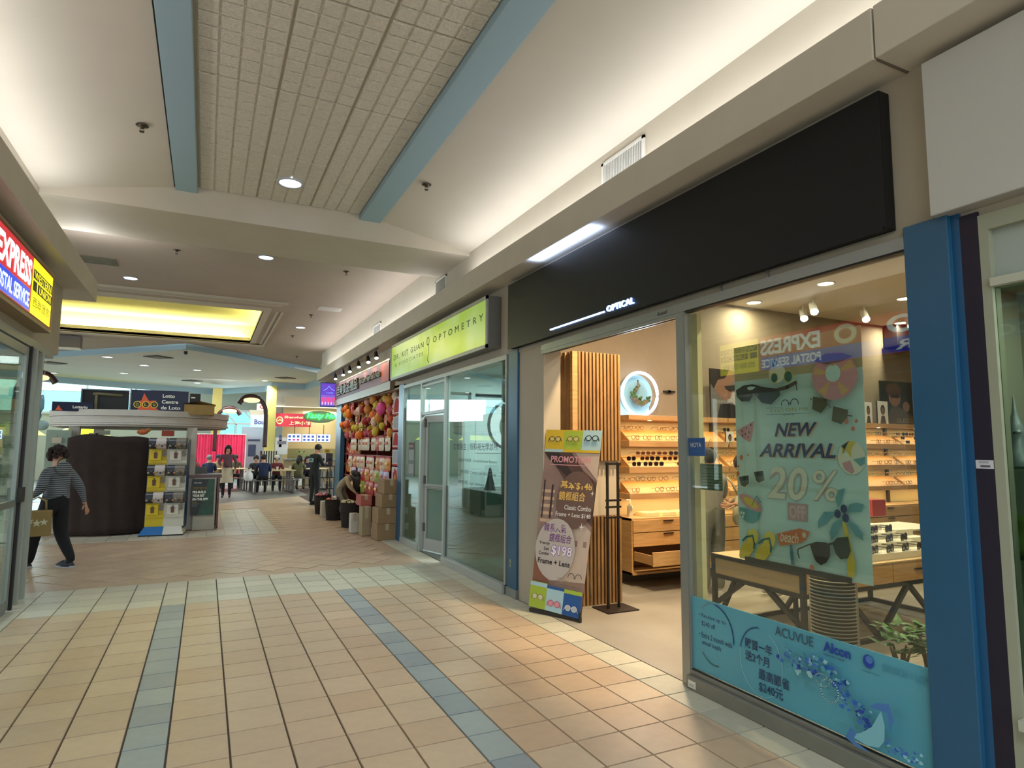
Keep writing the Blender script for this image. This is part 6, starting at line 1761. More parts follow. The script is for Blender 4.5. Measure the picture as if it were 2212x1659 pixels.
# baskets
WK = mat('dark_wicker', (44, 34, 28), .8, bump=1.0, bscale=60)
def basket(x, y, label, r, h, cont, clabel):
    t = thing('wicker_basket', label, 'basket', (x, y, 0))
    MB().m(WK).lathe([(r*.78, 0), (r*.86, h*.3), (r*.93, h*.6), (r, h), (r*.96, h), (r*.88, h*.6), (r*.7, h*.5)], n=24).build('body', t, world=False)
    k = MB().m(WK)
    for j in range(9): k.tube([(r*(.79+.21*j/8)*1.01*math.cos(2*PI*i/24), r*(.79+.21*j/8)*1.01*math.sin(2*PI*i/24), h*j/8+.005) for i in range(24)], .006, 5, closed=True)
    k.build('weave_rings', t, world=False)
    for s_ in (-1, 1): MB().m(WK).tube([(s_*r*.6, -r*.8, h), (s_*r*.55, -r*.85, h+.05), (s_*r*.2, -r*.95, h+.05), (s_*r*.15, -r, h)], .008, 6).build('handle', t, world=False)
    r2 = random.Random(x)
    for i in range(cont[0]):
        a, q = r2.random()*2*PI, r*.62*math.sqrt(r2.random())
        c = cont[1][i % len(cont[1])]
        b_ = thing(cont[2], clabel, 'food', (x+q*math.cos(a), y+q*math.sin(a), h-.02+r2.uniform(0, .05)), 0, cont[3])
        m_ = mat('roll_%d_%d' % (c[0], c[1]), c, .45, noise=.1)
        MB().m(m_).ball((0, 0, 0), (.06, .05, .045), 10, 7).build('pack', b_, world=False)
basket(2.60, 12.55, 'nearest and largest dark wicker basket in front of the candy shop', .20, .46, (9, [(210, 196, 150), (196, 184, 140)], 'wrapped_bun', 'buns in the nearest wicker basket'), 'cream wrapped bun heaped in the nearest wicker basket')
basket(2.53, 13.9, 'middle dark wicker basket holding foil packs', .19, .42, (9, [(226, 150, 120), (220, 200, 190), (230, 120, 70)], 'foil_pack', 'packs in the middle wicker basket'), 'shiny pink and orange sweet pack in the middle wicker basket')
basket(2.50, 15.2, 'farthest dark wicker basket holding pink packs', .19, .42, (9, [(224, 120, 126), (226, 160, 160)], 'pink_pack', 'packs in the farthest wicker basket'), 'pink sweet pack in the farthest wicker basket')
carton(2.44, 14.55, 0, .14, .24, .34, 'pale cream paper bag between the far baskets', (196, 176, 130), 0, False)

# ================================================================ FOOD COURT
FW = mat('far_cream_wall', (205, 202, 186), .8)
struct('wall_far', MB().m(FW).box((-13, 34.0, 0), (14, 34.2, 5.2)).box((13, 19, 0), (13.2, 34, 5.2)).box((-13, 20, 0), (-12.8, 34, 5.2)))
struct('ceiling.004', MB().m(mat('far_ceiling_white', (215, 218, 210), .8)).box((-13, 22, 5.0), (14, 34.2, 5.1)))
# clerestory windows along the far left
SKY1 = mat('daylight_glass', (140, 206, 226), .3, emit=.75)
SKY2 = mat('daylight_glass_white', (190, 232, 244), .3, emit=1.2)
SKY3 = mat('daylight_tree', (110, 190, 205), .3, emit=.9, noise=.35, nscale=2.5)
wf = struct('window_3', MB().m(WHITE).box((-12.6, 33.93, 2.9), (-1.0, 34.0, 3.0)).box((-12.6, 33.93, 4.7), (-1.0, 34.0, 4.8)))
for i in range(6):
    x = -12.5+i*1.9
    MB().m(SKY2).box((x, 33.96, 3.95), (x+1.82, 33.99, 4.7)).m(SKY1).box((x, 33.96, 3.0), (x+1.82, 33.99, 3.9)).build('glass_pane', wf)
    MB().m(WHITE).box((x+1.82, 33.9, 2.9), (x+1.9, 34.0, 4.8)).build('mullion', wf)
w4 = struct('window_4', MB().m(WHITE).box((.3, 31.9, 1.9), (2.3, 31.98, 1.98)).box((.3, 31.9, 2.52), (2.3, 31.98, 2.60)).box((.3, 31.9, 3.1), (2.3, 31.98, 3.2)).box((1.2, 31.9, 1.9), (1.27, 31.98, 2.55)))
for (x0, x1, z0, z1) in ((.34, 1.18, 1.98, 2.52), (1.28, 2.26, 1.98, 2.52), (.34, 2.26, 2.60, 3.1)): MB().m(SKY3).box((x0, 31.94, z0), (x1, 31.97, z1)).build('glass_pane', w4)
for x in (.75, 1.6): MB().m(WHITE).bar((x, 31.92, 3.1), (x+.45, 31.92, 2.6), .06).build('sloping_bar', w4)
for (x, z) in ((-7, 4.4), (-3.5, 4.4), (1.2, 3.0)): kelvin('window_daylight', (x, 33.7 if x < 0 else 31.7, z-.6), 3.4 if x < 0 else 1.8, 130 if x < 0 else 40, (.62, .88, 1.0), (-PI/2, 0, 0), 1.6 if x < 0 else 1.0)
# yellow columns with striped bases, and curved lamp arms
YC = mat('column_yellow', (196, 186, 104), .6)
def ycol(x, y, w_, label, striped=True):
    t = thing('yellow_column', label, 'column', (x, y, 0))
    MB().m(YC).box((x-w_/2, y-w_/2, 1.35 if striped else 0), (x+w_/2, y+w_/2, 3.95)).build('shaft', t)
    if striped:
        for i in range(14):
            ww = w_*1.75; xx = x-ww/2+i*ww/14
            MB().m(BLACK if i % 2 == 0 else mat('stripe_cream', (190, 186, 160), .6)).box((xx, y-ww/2, 0), (xx+ww/14, y+ww/2, 1.35)).build('stripe_panel', t)
    return t
ycol(2.30, 27.0, .36, 'yellow column with a black and cream striped base beside the seating')
ycol(.35, 29.2, .36, 'pale yellow column behind the right end of the kiosk canopy', False)
LW = mat('lamp_shade_glow', (240, 214, 150), .5, emit=.9)
MR = mat('maroon_metal', (56, 26, 26), .4)
def chaikin(pts, n=2):
    pts = [Vector(q) for q in pts]
    for _ in range(n):
        o = [pts[0]]
        for a, b_ in zip(pts[:-1], pts[1:]): o += [a.lerp(b_, .25), a.lerp(b_, .75)]
        pts = o+[pts[-1]]
    return pts
def arm(x, y, z, s_, label, flip=1):
    t = thing('curved_lamp', label, 'lamp', (x, y, z))
    pts = [(0, 0, -1.55*s_), (0, 0, -.5*s_), (-.03*flip*s_, 0, -.25*s_), (-.16*flip*s_, 0, -.02*s_), (-.38*flip*s_, 0, .08*s_), (-.62*flip*s_, 0, .06*s_), (-.82*flip*s_, 0, -.1*s_)]
    MB().m(MR).tube(chaikin(pts), .068*s_, 8).build('arm', t, world=False)
    MB().m(MR).tube(chaikin([(-.84*flip*s_, 0, -.16*s_), (-.70*flip*s_, 0, .05*s_), (-.45*flip*s_, 0, .12*s_), (-.22*flip*s_, 0, .03*s_)]), .082*s_, 8).build('shade', t, world=False)
    MB().m(LW).ball((-.46*flip*s_, -.03*s_, -.03*s_), (.27*s_, .12*s_, .085*s_), 14, 8).build('diffuser', t, world=False)
    return t
arm(2.0, 25.4, 3.28, 1.15, 'large dark maroon curved lamp against the yellow striped column')
arm(.32, 27.5, 2.95, 1.05, 'maroon arched lamp just right of the kiosk canopy', -1)
arm(-4.55, 20.5, 3.35, 1.0, 'arched lamp at the far left beside the door frames', -1)
# pink curtain screen
def curtain():
    mb = MB().m(mat('pink_satin', (226, 62, 104), .38, noise=.08, nscale=4))
    n = 90
    vs = []
    for i in range(n+1):
        x = -.55+2.0*i/n
        y = 28.0+.045*math.sin(i*1.35)+.03*math.sin(i*.61+1)
        vs += [(x, y, .25), (x, y+.01*math.sin(i*2.1), 2.0-.02*abs(math.sin(i*.35)))]
    mb.add(vs, [(2*i, 2*i+2, 2*i+3, 2*i+1) for i in range(n)], True)
    return mb
pc_ = thing('pink_curtain', 'bright pink pleated curtain screen behind the seated diners', 'curtain', (.45, 28, 0))
q = curtain().build('drape', pc_)
MB().m(WHITE).cyl((-.6, 28, 2.0), (1.5, 28, 2.0), .02, n=10).cyl((-.58, 28, 0), (-.58, 28, 2.0), .02, n=10).cyl((1.48, 28, 0), (1.48, 28, 2.0), .02, n=10).build('stand', pc_)
kelvin('curtain_wash', (.5, 26.5, 3.9), 1.2, 40, (1, .95, .95), (math.radians(25), 0, 0))
# stall fronts on the right
st = thing('stall_bulkhead', 'stepped cream bulkhead above the food stalls', 'bulkhead', (3.4, 29, 2.9))
MB().m(FW).box((2.45, 28.6, 3.25), (8, 28.9, 4.95)).build('upper_band', st)
MB().m(mat('band_glow', (250, 244, 220), .6, emit=.5)).box((2.4, 28.5, 3.22), (6, 28.6, 3.27)).build('cove_strip', st)
MB().m(mat('bulkhead_grey', (150, 146, 130), .7)).box((1.9, 28.3, 2.95), (8, 28.6, 3.2)).build('lower_band', st)
MB().m(mat('cream_panel', (196, 190, 166), .7)).box((2.95, 28.1, 3.25), (4.3, 28.3, 3.65)).build('panel', st)
MB().m(mat('grey_panel', (140, 140, 124), .7)).box((3.6, 27.6, 2.75), (6, 27.7, 3.0)).build('grey_fascia', st)
s2_ = thing('shanghai_sign', 'red sign with white lettering over a food stall right of the yellow column', 'sign', (3.1, 26.9, 2.35))
MB().m(mat('stall_red', (190, 50, 66), .4, emit=.45)).box((2.44, 26.9, 2.33), (3.86, 27.0, 2.86)).build('panel', s2_)
f = Fr((2.44, 26.899, 2.33), (1, 0, 0), VY)
IV = mat('ivory_glow', (236, 224, 170), .5, emit=.5)
f.ell(.20, .25, .13, .155, IV).ell(.20, .25, .10, .12, mat('stall_red_b', (200, 96, 60), .5, emit=.3)).line([(.13, .22), (.20, .28), (.28, .24)], .03, IV)
f.text('Shanghai Sh', .38, .31, .125, IV, w=.98, bold=.02).text('上海小館', .56, .07, .16, IV, w=.84, bold=.02)
f.build('lettering', s2_)
s3 = thing('pale_blue_sign', 'pale blue stall sign with purple letters left of the yellow column', 'sign', (1.9, 27.6, 2.3))
MB().m(mat('pale_blue_panel', (150, 176, 200), .5, emit=.3)).box((1.60, 27.6, 2.30), (2.6, 27.66, 2.80)).build('panel', s3)
f = Fr((1.60, 27.599, 2.30), (1, 0, 0), VY); f.text('Bourbon', .14, .12, .20, mat('violet_letters', (70, 66, 120), .5), w=.85, bold=.03); f.build('lettering', s3)
MB().m(mat('bulkhead_grey', (150, 146, 130), .7)).box((1.55, 27.65, 2.80), (2.3, 27.9, 3.0)).build('ledge', s3)
s5 = thing('small_red_logo_sign', 'small white sign with a red ring beside the top of the yellow column', 'sign', (1.9, 28.2, 3.0))
MB().m(mat('sign_pale', (226, 222, 214), .5, emit=.4)).box((1.85, 28.2, 2.98), (2.2, 28.25, 3.3)).build('panel', s5)
f = Fr((1.85, 28.199, 2.98), (1, 0, 0), VY); f.ring(.2, .19, .07, .06, .03, mat('ring_red', (206, 40, 50), .5, emit=.3)); f.build('print', s5)
s4 = thing('green_neon_sign', 'green neon script sign over the stall behind the standing man', 'sign', (3.85, 25.5, 2.5))
MB().m(mat('neon_back', (130, 142, 112), .6)).ball((4.0, 25.62, 2.70), (.62, .04, .24), 24, 10).build('backing', s4)
f = Fr((3.48, 25.55, 2.5), (1, 0, 0), VY)
NG = mat('neon_green', (60, 255, 110), .4, emit=2.6); f.text('Tasty Hut', .02, .08, .27, NG, w=1.2, shear=.35, bold=.005, depth=.02); f.build('neon_tube', s4)
for i in range(3):
    t = thing('menu_screen', ['left of the three bright menu screens above the stall counter', 'middle of the three bright menu screens above the stall counter', 'right of the three bright menu screens above the stall counter'][i], 'screen', (3.15+i*.56, 26.2, 1.86))
    MB().m(BLACK).box((-.27, 0, -.15), (.27, .05, .17)).build('casing', t, world=False)
    f = Fr((-.26, -.0005, -.14), (1, 0, 0), VY); f.rect(0, 0, .52, .30, mat('menu_glow', (190, 214, 250), .4, emit=1.4))
    for k in range(3): f.rect(.03+k*.16, .16, .13+k*.16, .26, mat('menu_ink', (70, 90, 170), .5, emit=.4)).rect(.03+k*.16, .04, .13+k*.16, .12, mat('menu_ink2', (200, 60, 120), .5, emit=.5) if i == 0 and k else mat('menu_ink', (70, 90, 170), .5, emit=.4))
    f.mb.build('screen_face', t, world=False)
    MB().m(BLACK).cyl((0, .03, .17), (0, .03, .55), .012, n=8).build('hanger', t, world=False)
sc_ = thing('food_counter', 'food stall counter with glass guard behind the diners', 'counter', (4.6, 26.8, 0))
MB().m(mat('counter_tan', (150, 130, 92), .6)).box((2.9, 26.6, 0), (7.5, 27.3, 1.0)).build('front_panel', sc_)
MB().m(mat('counter_steel', (150, 152, 148), .35, .5)).box((2.85, 26.5, 1.0), (7.5, 27.3, 1.05)).build('worktop', sc_)
MB().m(glass('sneeze_guard', (220, 228, 222))).box((2.95, 26.55, 1.05), (7.4, 26.56, 1.45)).build('glass_guard', sc_)
MB().m(mat('stall_back', (176, 160, 116), .7)).box((2.9, 28.2, 0), (8, 28.25, 3.2)).build('back_panel', sc_)
kelvin('stall_fill_light', (4.4, 27.4, 3.1), 1.5, 60, (1, .92, .74))  # both lights have no fixture, added to brighten stalls and food court ceiling
kelvin('stall_fill_light', (2.0, 29.5, 3.6), 1.5, 50, (.8, .92, 1))
for (x, z, w_, h_, l) in ((2.86, 1.55, .5, .7, 'white menu board left of the bright menu screens'), (2.8, 1.75, .12, .5, 'blue hanging strip beside the yellow column')):
    t = thing('menu_board', l, 'board', (x, 27.9, z)); MB().m(mat('board_white', (196, 206, 214), .6) if w_ > .2 else mat('board_blue', (40, 90, 170), .6)).cbox((-w_/2, -.02, -h_/2), (w_/2, .02, h_/2), .004).build('panel', t, world=False)
    MB().m(mat('board_ink', (110, 120, 140), .6)).box((-w_*.35, -.024, h_*.1), (w_*.35, -.02, h_*.3)).build('print', t, world=False)
t = thing('stall_box', 'pale stall partition with a small blue window left of the yellow column', 'partition', (1.75, 29.2, 0))
MB().m(mat('partition_pale', (176, 196, 210), .6)).box((1.35, 29.2, 0), (2.5, 29.3, 2.35)).build('panel', t)
MB().m(mat('partition_blue', (70, 90, 120), .4)).box((1.65, 29.18, 1.1), (1.95, 29.2, 1.6)).box((1.62, 29.18, 1.75), (2.1, 29.2, 1.83)).build('window', t)
# order stand and shelf of goods where the man stands
od = thing('display_rack', 'dark metal rack of drinks beside the standing man', 'rack', (2.95, 17.9, 0))
for z in (.1, .4, .7, 1.0): MB().m(BLACK).box((2.72, 17.6, z), (3.2, 18.3, z+.02)).build('shelf', od)
for (x, y) in ((2.73, 17.61), (3.19, 17.61), (2.73, 18.29), (3.19, 18.29)): MB().m(BLACK).box((x-.012, y-.012, 0), (x+.012, y+.012, 1.02)).build('upright', od)
for i in range(12):
    c = [(40, 60, 60), (190, 190, 180), (60, 44, 44), (100, 120, 120)][i % 4]
    t = thing('drink_bottle', '%s bottle on the %s level of the dark rack' % (['dark teal', 'white', 'brown', 'grey'][i % 4], ['lowest', 'middle', 'upper'][i//4]), 'bottle', (2.80+(i % 4)*.11, 17.68, .12+.3*(i//4)), 0, 'bottles on the dark rack')
    MB().m(mat('bottle_%d' % c[0], c, .4)).lathe([(.035, 0), (.038, .12), (.015, .18), (.015, .2)], n=10).build('body', t, world=False)
    MB().m(WHITE).cyl((0, 0, .2), (0, 0, .22), .017, n=8).build('cap', t, world=False)
for i, (x, z, c, l) in enumerate(((2.88, 1.02, (210, 208, 196), 'white appliance on the rack beside the standing man'), (3.06, 1.02, (60, 60, 70), 'dark coffee maker on the rack beside the standing man'), (3.0, 1.36, (196, 160, 60), 'yellow packet on top of the dark coffee maker'))):
    t = thing('appliance', l, 'appliance', (x, 17.75 if i < 2 else 17.8, z)); h = .34 if i < 2 else .12
    MB().m(mat('app_%d' % c[0], c, .4)).cbox((-.08, -.1, 0), (.08, .1, h), .01).build('body', t, world=False)
    MB().m(BLACK).box((-.04, -.104, h*.4), (.04, -.1, h*.6)).build('panel', t, world=False)
gn = thing('big_plant', 'leafy green plant between the diners and the food counter', 'plant', (3.35, 26.2, 0))
MB().m(WHITE).lathe([(.16, 0), (.2, .4), (.18, .4)], n=14).build('pot', gn, world=False)
m_ = MB().m(LEAF)
for k in range(60):
    a = rg.random()*6.28; c = Vector((rg.uniform(-.22, .22), rg.uniform(-.2, .2), rg.uniform(.45, 1.35))); d = Vector((math.cos(a), math.sin(a), .4)); s_ = Vector((-math.sin(a), math.cos(a), 0))
    m_.add([c, c+d*.08+s_*.03, c+d*.17, c+d*.08-s_*.03], [(0, 1, 2, 3)])
m_.build('foliage', gn, world=False, kind='stuff')
# yellow umbrellas far left (hidden behind the kiosk, seen in the clinic glass)
for (x, y, l) in ((-4.5, 30.5, 'bright yellow parasol of the food court, left one'), (-6.6, 30.0, 'bright yellow parasol of the food court, far left one')):
    t = thing('yellow_parasol', l, 'parasol', (x, y, 0))
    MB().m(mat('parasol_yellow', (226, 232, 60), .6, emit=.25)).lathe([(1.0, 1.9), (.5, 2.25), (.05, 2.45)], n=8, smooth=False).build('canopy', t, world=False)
    MB().m(WHITE).cyl((0, 0, 0), (0, 0, 2.4), .025, n=8).build('pole', t, world=False)
# picnic tables with fixed benches
TT = mat('table_cream', (176, 160, 112), .45); TM = mat('table_steel', (92, 86, 80), .45, .3)
def picnic(x, y, rz, label):
    t = thing('picnic_table', label, 'table', (x, y, 0), rz)
    MB().m(TT).cbox((-.75, -.38, .72), (.75, .38, .75), .01).build('tabletop', t, world=False)
    for s_ in (-1, 1): MB().m(TM).cbox((-.75, s_*.72-.14, .42), (.75, s_*.72+.14, .45), .008).build('bench', t, world=False)
    for sx in (-1, 1):
        MB().m(TM).bar((sx*.6, -.8, .02), (sx*.6, .8, .02), .05).bar((sx*.6, -.2, .02), (sx*.6, -.2, .72), .05).bar((sx*.6, .2, .02), (sx*.6, .2, .72), .05).build('trestle', t, world=False)
        for s_ in (-1, 1): MB().m(TM).bar((sx*.6, s_*.72, .02), (sx*.6, s_*.72, .42), .05).build('leg', t, world=False)
    return t
picnic(2.0, 22.6, .12, 'picnic style table nearest the walkway, where the person in the navy jacket sits')
picnic(3.3, 23.9, .1, 'picnic style table behind the standing man')
picnic(.6, 24.4, .1, 'picnic style table in front of the pink curtain')
def mealthing(x, y, z, kind, label):
    t = thing(kind, label, 'tableware', (x, y, z))
    if kind == 'plastic_bag': MB().m(mat('bag_white', (210, 210, 206), .5)).lathe([(.10, 0), (.14, .05), (.13, .12), (.05, .16), (.07, .2)], n=10).build('bag', t, world=False)
    else: MB().m(mat('cup_white', (206, 200, 190), .5)).lathe([(.03, 0), (.04, .11)], n=10).build('cup', t, world=False); MB().m(mat('cup_lid', (60, 40, 30), .5)).cyl((0, 0, .11), (0, 0, .118), .042, n=10).build('lid', t, world=False)
mealthing(3.15, 23.7, .75, 'plastic_bag', 'white plastic bag on the table behind the standing man')
mealthing(2.2, 22.5, .75, 'paper_cup', 'paper cup on the table beside the person in navy')
mealthing(2.75, 23.75, .75, 'paper_cup', 'paper cup left of the white plastic bag')
# ================================================================ PEOPLE
def person(name, label, loc, rz, H, J, mats, hair='short', face=True, stripes_mat=None, seated=False, skirt=None):
    """one continuous skinned body; local +y is forward, +x is the person's right"""
    s = H/1.70
    base = dict(pel=(0, 0, .93), sp=(0, .0, 1.10), ch=(0, .01, 1.28), nk=(0, 0, 1.44), hd0=(0, .02, 1.54), hd1=(0, .035, 1.63),
                shR=(.17, 0, 1.39), elR=(.24, -.03, 1.12), wrR=(.25, .04, .88), shL=(-.17, 0, 1.39), elL=(-.24, -.03, 1.12), wrL=(-.25, .04, .88),
                hiR=(.09, 0, .88), knR=(.10, .03, .49), anR=(.10, -.02, .09), toR=(.11, .15, .04), hiL=(-.09, 0, .88), knL=(-.10, .03, .49), anL=(-.10, -.02, .09), toL=(-.11, .15, .04))
    base.update(J)
    P = {k: Vector(v)*s for k, v in base.items()}
    V, E, Rr, G = [], [], [], []
    idx = {}
    def vert(k, p, r, g):
        idx[k] = len(V); V.append(p); ft__ = mats.get('fat', 1.12) if g in ('top', 'legs') else 1.0; Rr.append((r[0]*s*ft__, r[1]*s*ft__)); G.append(g)
    vert('pel', P['pel'], (.135, .105), 'legs')
    vert('sp', P['sp'], (.125, .095), 'top'); vert('ch', P['ch'], (.145, .105), 'top')
    vert('nk', P['nk'], (.055, .055), 'skin'); vert('hd0', P['hd0'], (.072, .078), 'skin'); vert('hd1', P['hd1'], (.075, .085), 'skin')
    for a, b in (('pel', 'sp'), ('sp', 'ch'), ('ch', 'nk'), ('nk', 'hd0'), ('hd0', 'hd1')): E.append((idx[a], idx[b]))
    for S in 'RL':
        vert('sh'+S, P['sh'+S], (.062, .062), 'top'); vert('el'+S, P['el'+S], (.045, .045), 'top'); vert('wr'+S, P['wr'+S], (.030, .027), 'skin')
        d = (P['wr'+S]-P['el'+S]).normalized()
        palm = P['wr'+S]+d*.07*s
        vert('pm'+S, palm, (.036, .020), 'skin')
        E += [(idx['ch'], idx['sh'+S]), (idx['sh'+S], idx['el'+S]), (idx['el'+S], idx['wr'+S]), (idx['wr'+S], idx['pm'+S])]
        side = d.cross(Vector((0, 1, 0)));
        if side.length < .2: side = d.cross(Vector((0, 0, 1)))
        side.normalize(); curl = side.cross(d)
        for f_, (o_, L) in enumerate(((-.027, .062), (-.009, .072), (.009, .068), (.026, .052))):
            a = palm+(side*o_+d*.03)*s
            vert('f%d%s' % (f_, S), a, (.0095, .0095), 'skin'); vert('g%d%s' % (f_, S), a+(d*L*.6+curl*.006)*s, (.0085, .0085), 'skin'); vert('h%d%s' % (f_, S), a+(d*L*.95+curl*.028)*s, (.007, .007), 'skin')
            E += [(idx['pm'+S], idx['f%d%s' % (f_, S)]), (idx['f%d%s' % (f_, S)], idx['g%d%s' % (f_, S)]), (idx['g%d%s' % (f_, S)], idx['h%d%s' % (f_, S)])]
        a = P['wr'+S]+(d*.03-side*.028+curl*.012)*s
        vert('t0'+S, a, (.012, .012), 'skin'); vert('t1'+S, a+(d*.045-side*.022+curl*.015)*s, (.009, .009), 'skin')
        E += [(idx['wr'+S], idx['t0'+S]), (idx['t0'+S], idx['t1'+S])]
        vert('hi'+S, P['hi'+S], (.088, .088), 'legs'); vert('kn'+S, P['kn'+S], (.06, .06), 'legs'); vert('an'+S, P['an'+S], (.042, .042), 'legs')
        vert('to'+S, P['to'+S], (.042, .030), 'shoe')
        E += [(idx['pel'], idx['hi'+S]), (idx['hi'+S], idx['kn'+S]), (idx['kn'+S], idx['an'+S]), (idx['an'+S], idx['to'+S])]
    me = bpy.data.meshes.new('body')
    me.from_pydata([tuple(v) for v in V], E, [])
    ob = bpy.data.objects.new('body', me); COL.objects.link(ob)
    md = ob.modifiers.new('skin', 'SKIN'); md.use_smooth_shade = True; md.branch_smoothing = .6
    for i, r in enumerate(Rr):
        me.skin_vertices[0].data[i].radius = r
        me.skin_vertices[0].data[i].use_root = (i == 0)
    sb_ = ob.modifiers.new('sub', 'SUBSURF'); sb_.levels = 1; sb_.render_levels = 1
    bpy.context.view_layer.update()
    dg = bpy.context.evaluated_depsgraph_get()
    m2 = bpy.data.meshes.new_from_object(ob.evaluated_get(dg))
    bpy.data.objects.remove(ob)
    m2.name = 'body'
    order = ['skin', 'top', 'legs', 'shoe']
    m2.materials.clear()
    for k in order: m2.materials.append(mats[k])
    segs = [(V[a], V[b], G[b] if G[b] != 'legs' or G[a] != 'pel' else 'legs') for a, b in E]
    segs2 = []
    for a, b in E:
        g = G[b]
        if b == idx['sp']: segs2.append((V[a], (V[a]+V[b])/2, 'legs')); segs2.append(((V[a]+V[b])/2, V[b], 'top')); continue
        if b in (idx['wrR'], idx['wrL']): segs2.append((V[a], V[a].lerp(V[b], .88 if mats.get('long', True) else .1), 'top')); segs2.append((V[a].lerp(V[b], .9 if mats.get('long', True) else .12), V[b], 'skin')); continue
        if b in (idx['elR'], idx['elL']): g = 'top'
        if b == idx['nk']: segs2.append((V[a], V[a].lerp(V[b], .75), 'top')); segs2.append((V[a].lerp(V[b], .85), V[b], 'skin')); continue
        if b in (idx['anR'], idx['anL']) and mats.get('shorts'): segs2.append((V[a], V[b], 'skin')); continue
        segs2.append((V[a], V[b], g))
    def dist(p, a, b):
        ab = b-a; t = max(0, min(1, (p-a).dot(ab)/max(1e-9, ab.length_squared))); return (p-a-ab*t).length
    for pl in m2.polygons:
        c = pl.center
        best = min(segs2, key=lambda q: dist(c, q[0], q[1]))
        g = best[2]
        if c.z < .075*s: g = 'shoe'
        pl.material_index = order.index(g); pl.use_smooth = True
    root = thing(name, label, 'person', loc, rz)
    body = bpy.data.objects.new('body', m2); COL.objects.link(body); body.parent = root
    # head shape
    hd = (P['hd0']+P['hd1'])/2
    up = (P['hd1']-P['nk']).normalized()
    fw = Vector(mats.get('look', (0, 1, 0))).normalized()
    fw = (fw-up*fw.dot(up)).normalized(); rt = fw.cross(up)
    M = Matrix((rt, fw, up)).transposed()
    def at(x, y, z): return hd+M@(Vector((x, y, z))*s)
    F_ = MB().m(mats['skin'])
    F_.ball(at(0, .10, -.012), .014*s, 8, 6)
    F_.tube([at(0, .09, .03), at(0, .107, -.01)], [.006*s, .012*s], 6)
    for e in (-1, 1): F_.ball(at(e*.082, .0, -.005), (.010*s, .016*s, .026*s), 8, 6)
    F_.build('nose_and_ears', root, world=False)
    if face:
        ey = MB()
        for e in (-1, 1):
            ey.m(mat('eye_white_mat', (220, 216, 208), .4)).ball(at(e*.030, .082, .012), .011*s, 8, 6)
            ey.m(BLKG).ball(at(e*.030, .090, .012), .0055*s, 8, 6)
            ey.m(HAIRM).tube([at(e*.016, .090, .034), at(e*.045, .082, .036)], .004*s, 5)
        ey.build('eyes', root, world=False)
        MB().m(mat('lip', (150, 74, 66), .5)).tube([at(-.024, .086, -.048), at(0, .094, -.046), at(.024, .086, -.048)], .006*s, 6).build('mouth', root, world=False)
    hm = mats.get('hair', HAIRM)
    h = MB().m(hm)
    r3 = random.Random(len(label))
    if hair == 'curly':
        for i in range(120):
            a, b_ = r3.random()*2*PI, r3.uniform(-.45, 1)
            q = math.sqrt(max(0, 1-b_*b_)); p = (q*math.cos(a)*.112, q*math.sin(a)*.112-.02, b_*.115+.03)
            if p[1] > .075 and p[2] < .05: continue
            h.ball(at(*p), r3.uniform(.022, .036)*s, 6, 5)
    else:
        k0 = len(h.v); h.ball((0, 0, 0), 1.0, 18, 14)
        for i in range(k0, len(h.v)):
            v = h.v[i]
            x, y, z = v.x*.096, v.y*.108-.012, v.z*.105+.035
            if y > .03 and z < .045: y = .03+(y-.03)*.2; 
            if z < -.03 and y > -.02: z = -.03+(z+.03)*.2
            n_ = 1+.04*math.sin(x*150)*math.cos(z*110)
            h.v[i] = at(x*n_, y*n_, z)
        if hair == 'long':
            h.tube([at(0, -.06, .02), at(0, -.085, -.06), at(0, -.08, -.16), at(0, -.06, -.24)], [.085*s, .085*s, .075*s, .03*s], 12)
            for e in (-1, 1): h.tube([at(e*.075, .01, .05), at(e*.09, .01, -.06), at(e*.085, .0, -.18)], [.03*s, .03*s, .015*s], 8)
        if hair == 'bun': h.ball(at(0, -.12, .03), .045*s, 12, 8)
    if mats.get('drape'): h.tube([hd+Vector((0, .0, .07))*s, hd+Vector((0, .03, -.05))*s, hd+Vector((0, .04, -.2))*s, hd+Vector((0, .03, -.36))*s], [.10*s, .14*s, .12*s, .05*s], 14)
    h.build('hair', root, world=False)
    if hair == 'cap' or mats.get('cap'):
        c_ = MB().m(mats['cap']); c_.ball(at(0, -.01, .07), (.102*s, .112*s, .075*s), 16, 8).ball(at(0, .12, .055), (.06*s, .06*s, .012*s), 12, 6); c_.build('cap', root, world=False)
    if skirt:
        c0, c1 = P['pel']+Vector((0, 0, .05*s)), (P['knR']+P['knL'])/2
        MB().m(skirt).cyl(c0, c1, .15*s, .20*s, n=20).build('skirt', root, world=False)
    return root, P
NVY = mat('cloth_navy', (24, 36, 66), .9); BLKC = mat('cloth_black', (20, 20, 24), .9); CHAR = mat('cloth_charcoal', (38, 42, 44), .9, noise=.15, nscale=12)
GRYC = mat('cloth_grey', (134, 130, 122), .9, noise=.08, nscale=8); GRYD = mat('cloth_grey_trousers', (112, 108, 98), .9, noise=.1, nscale=8)
SHOE = mat('shoe_dark', (28, 26, 28), .6); SHW = mat('shoe_white', (196, 192, 184), .6); OLV = mat('cloth_olive', (86, 84, 52), .9); MAUV = mat('cloth_mauve', (92, 66, 74), .9); MARN = mat('cloth_maroon', (96, 36, 38), .9)
BEI = mat('cloth_beige', (150, 122, 88), .9); CRMC = mat('cloth_cream', (170, 156, 130), .9)
STR = stripes('striped_hoodie', (52, 58, 66), (134, 138, 140), 12, 'Z', .9, distort=1.2)
BRH = mat('brown_curly_hair', (46, 32, 24), .8, noise=.4, nscale=40)

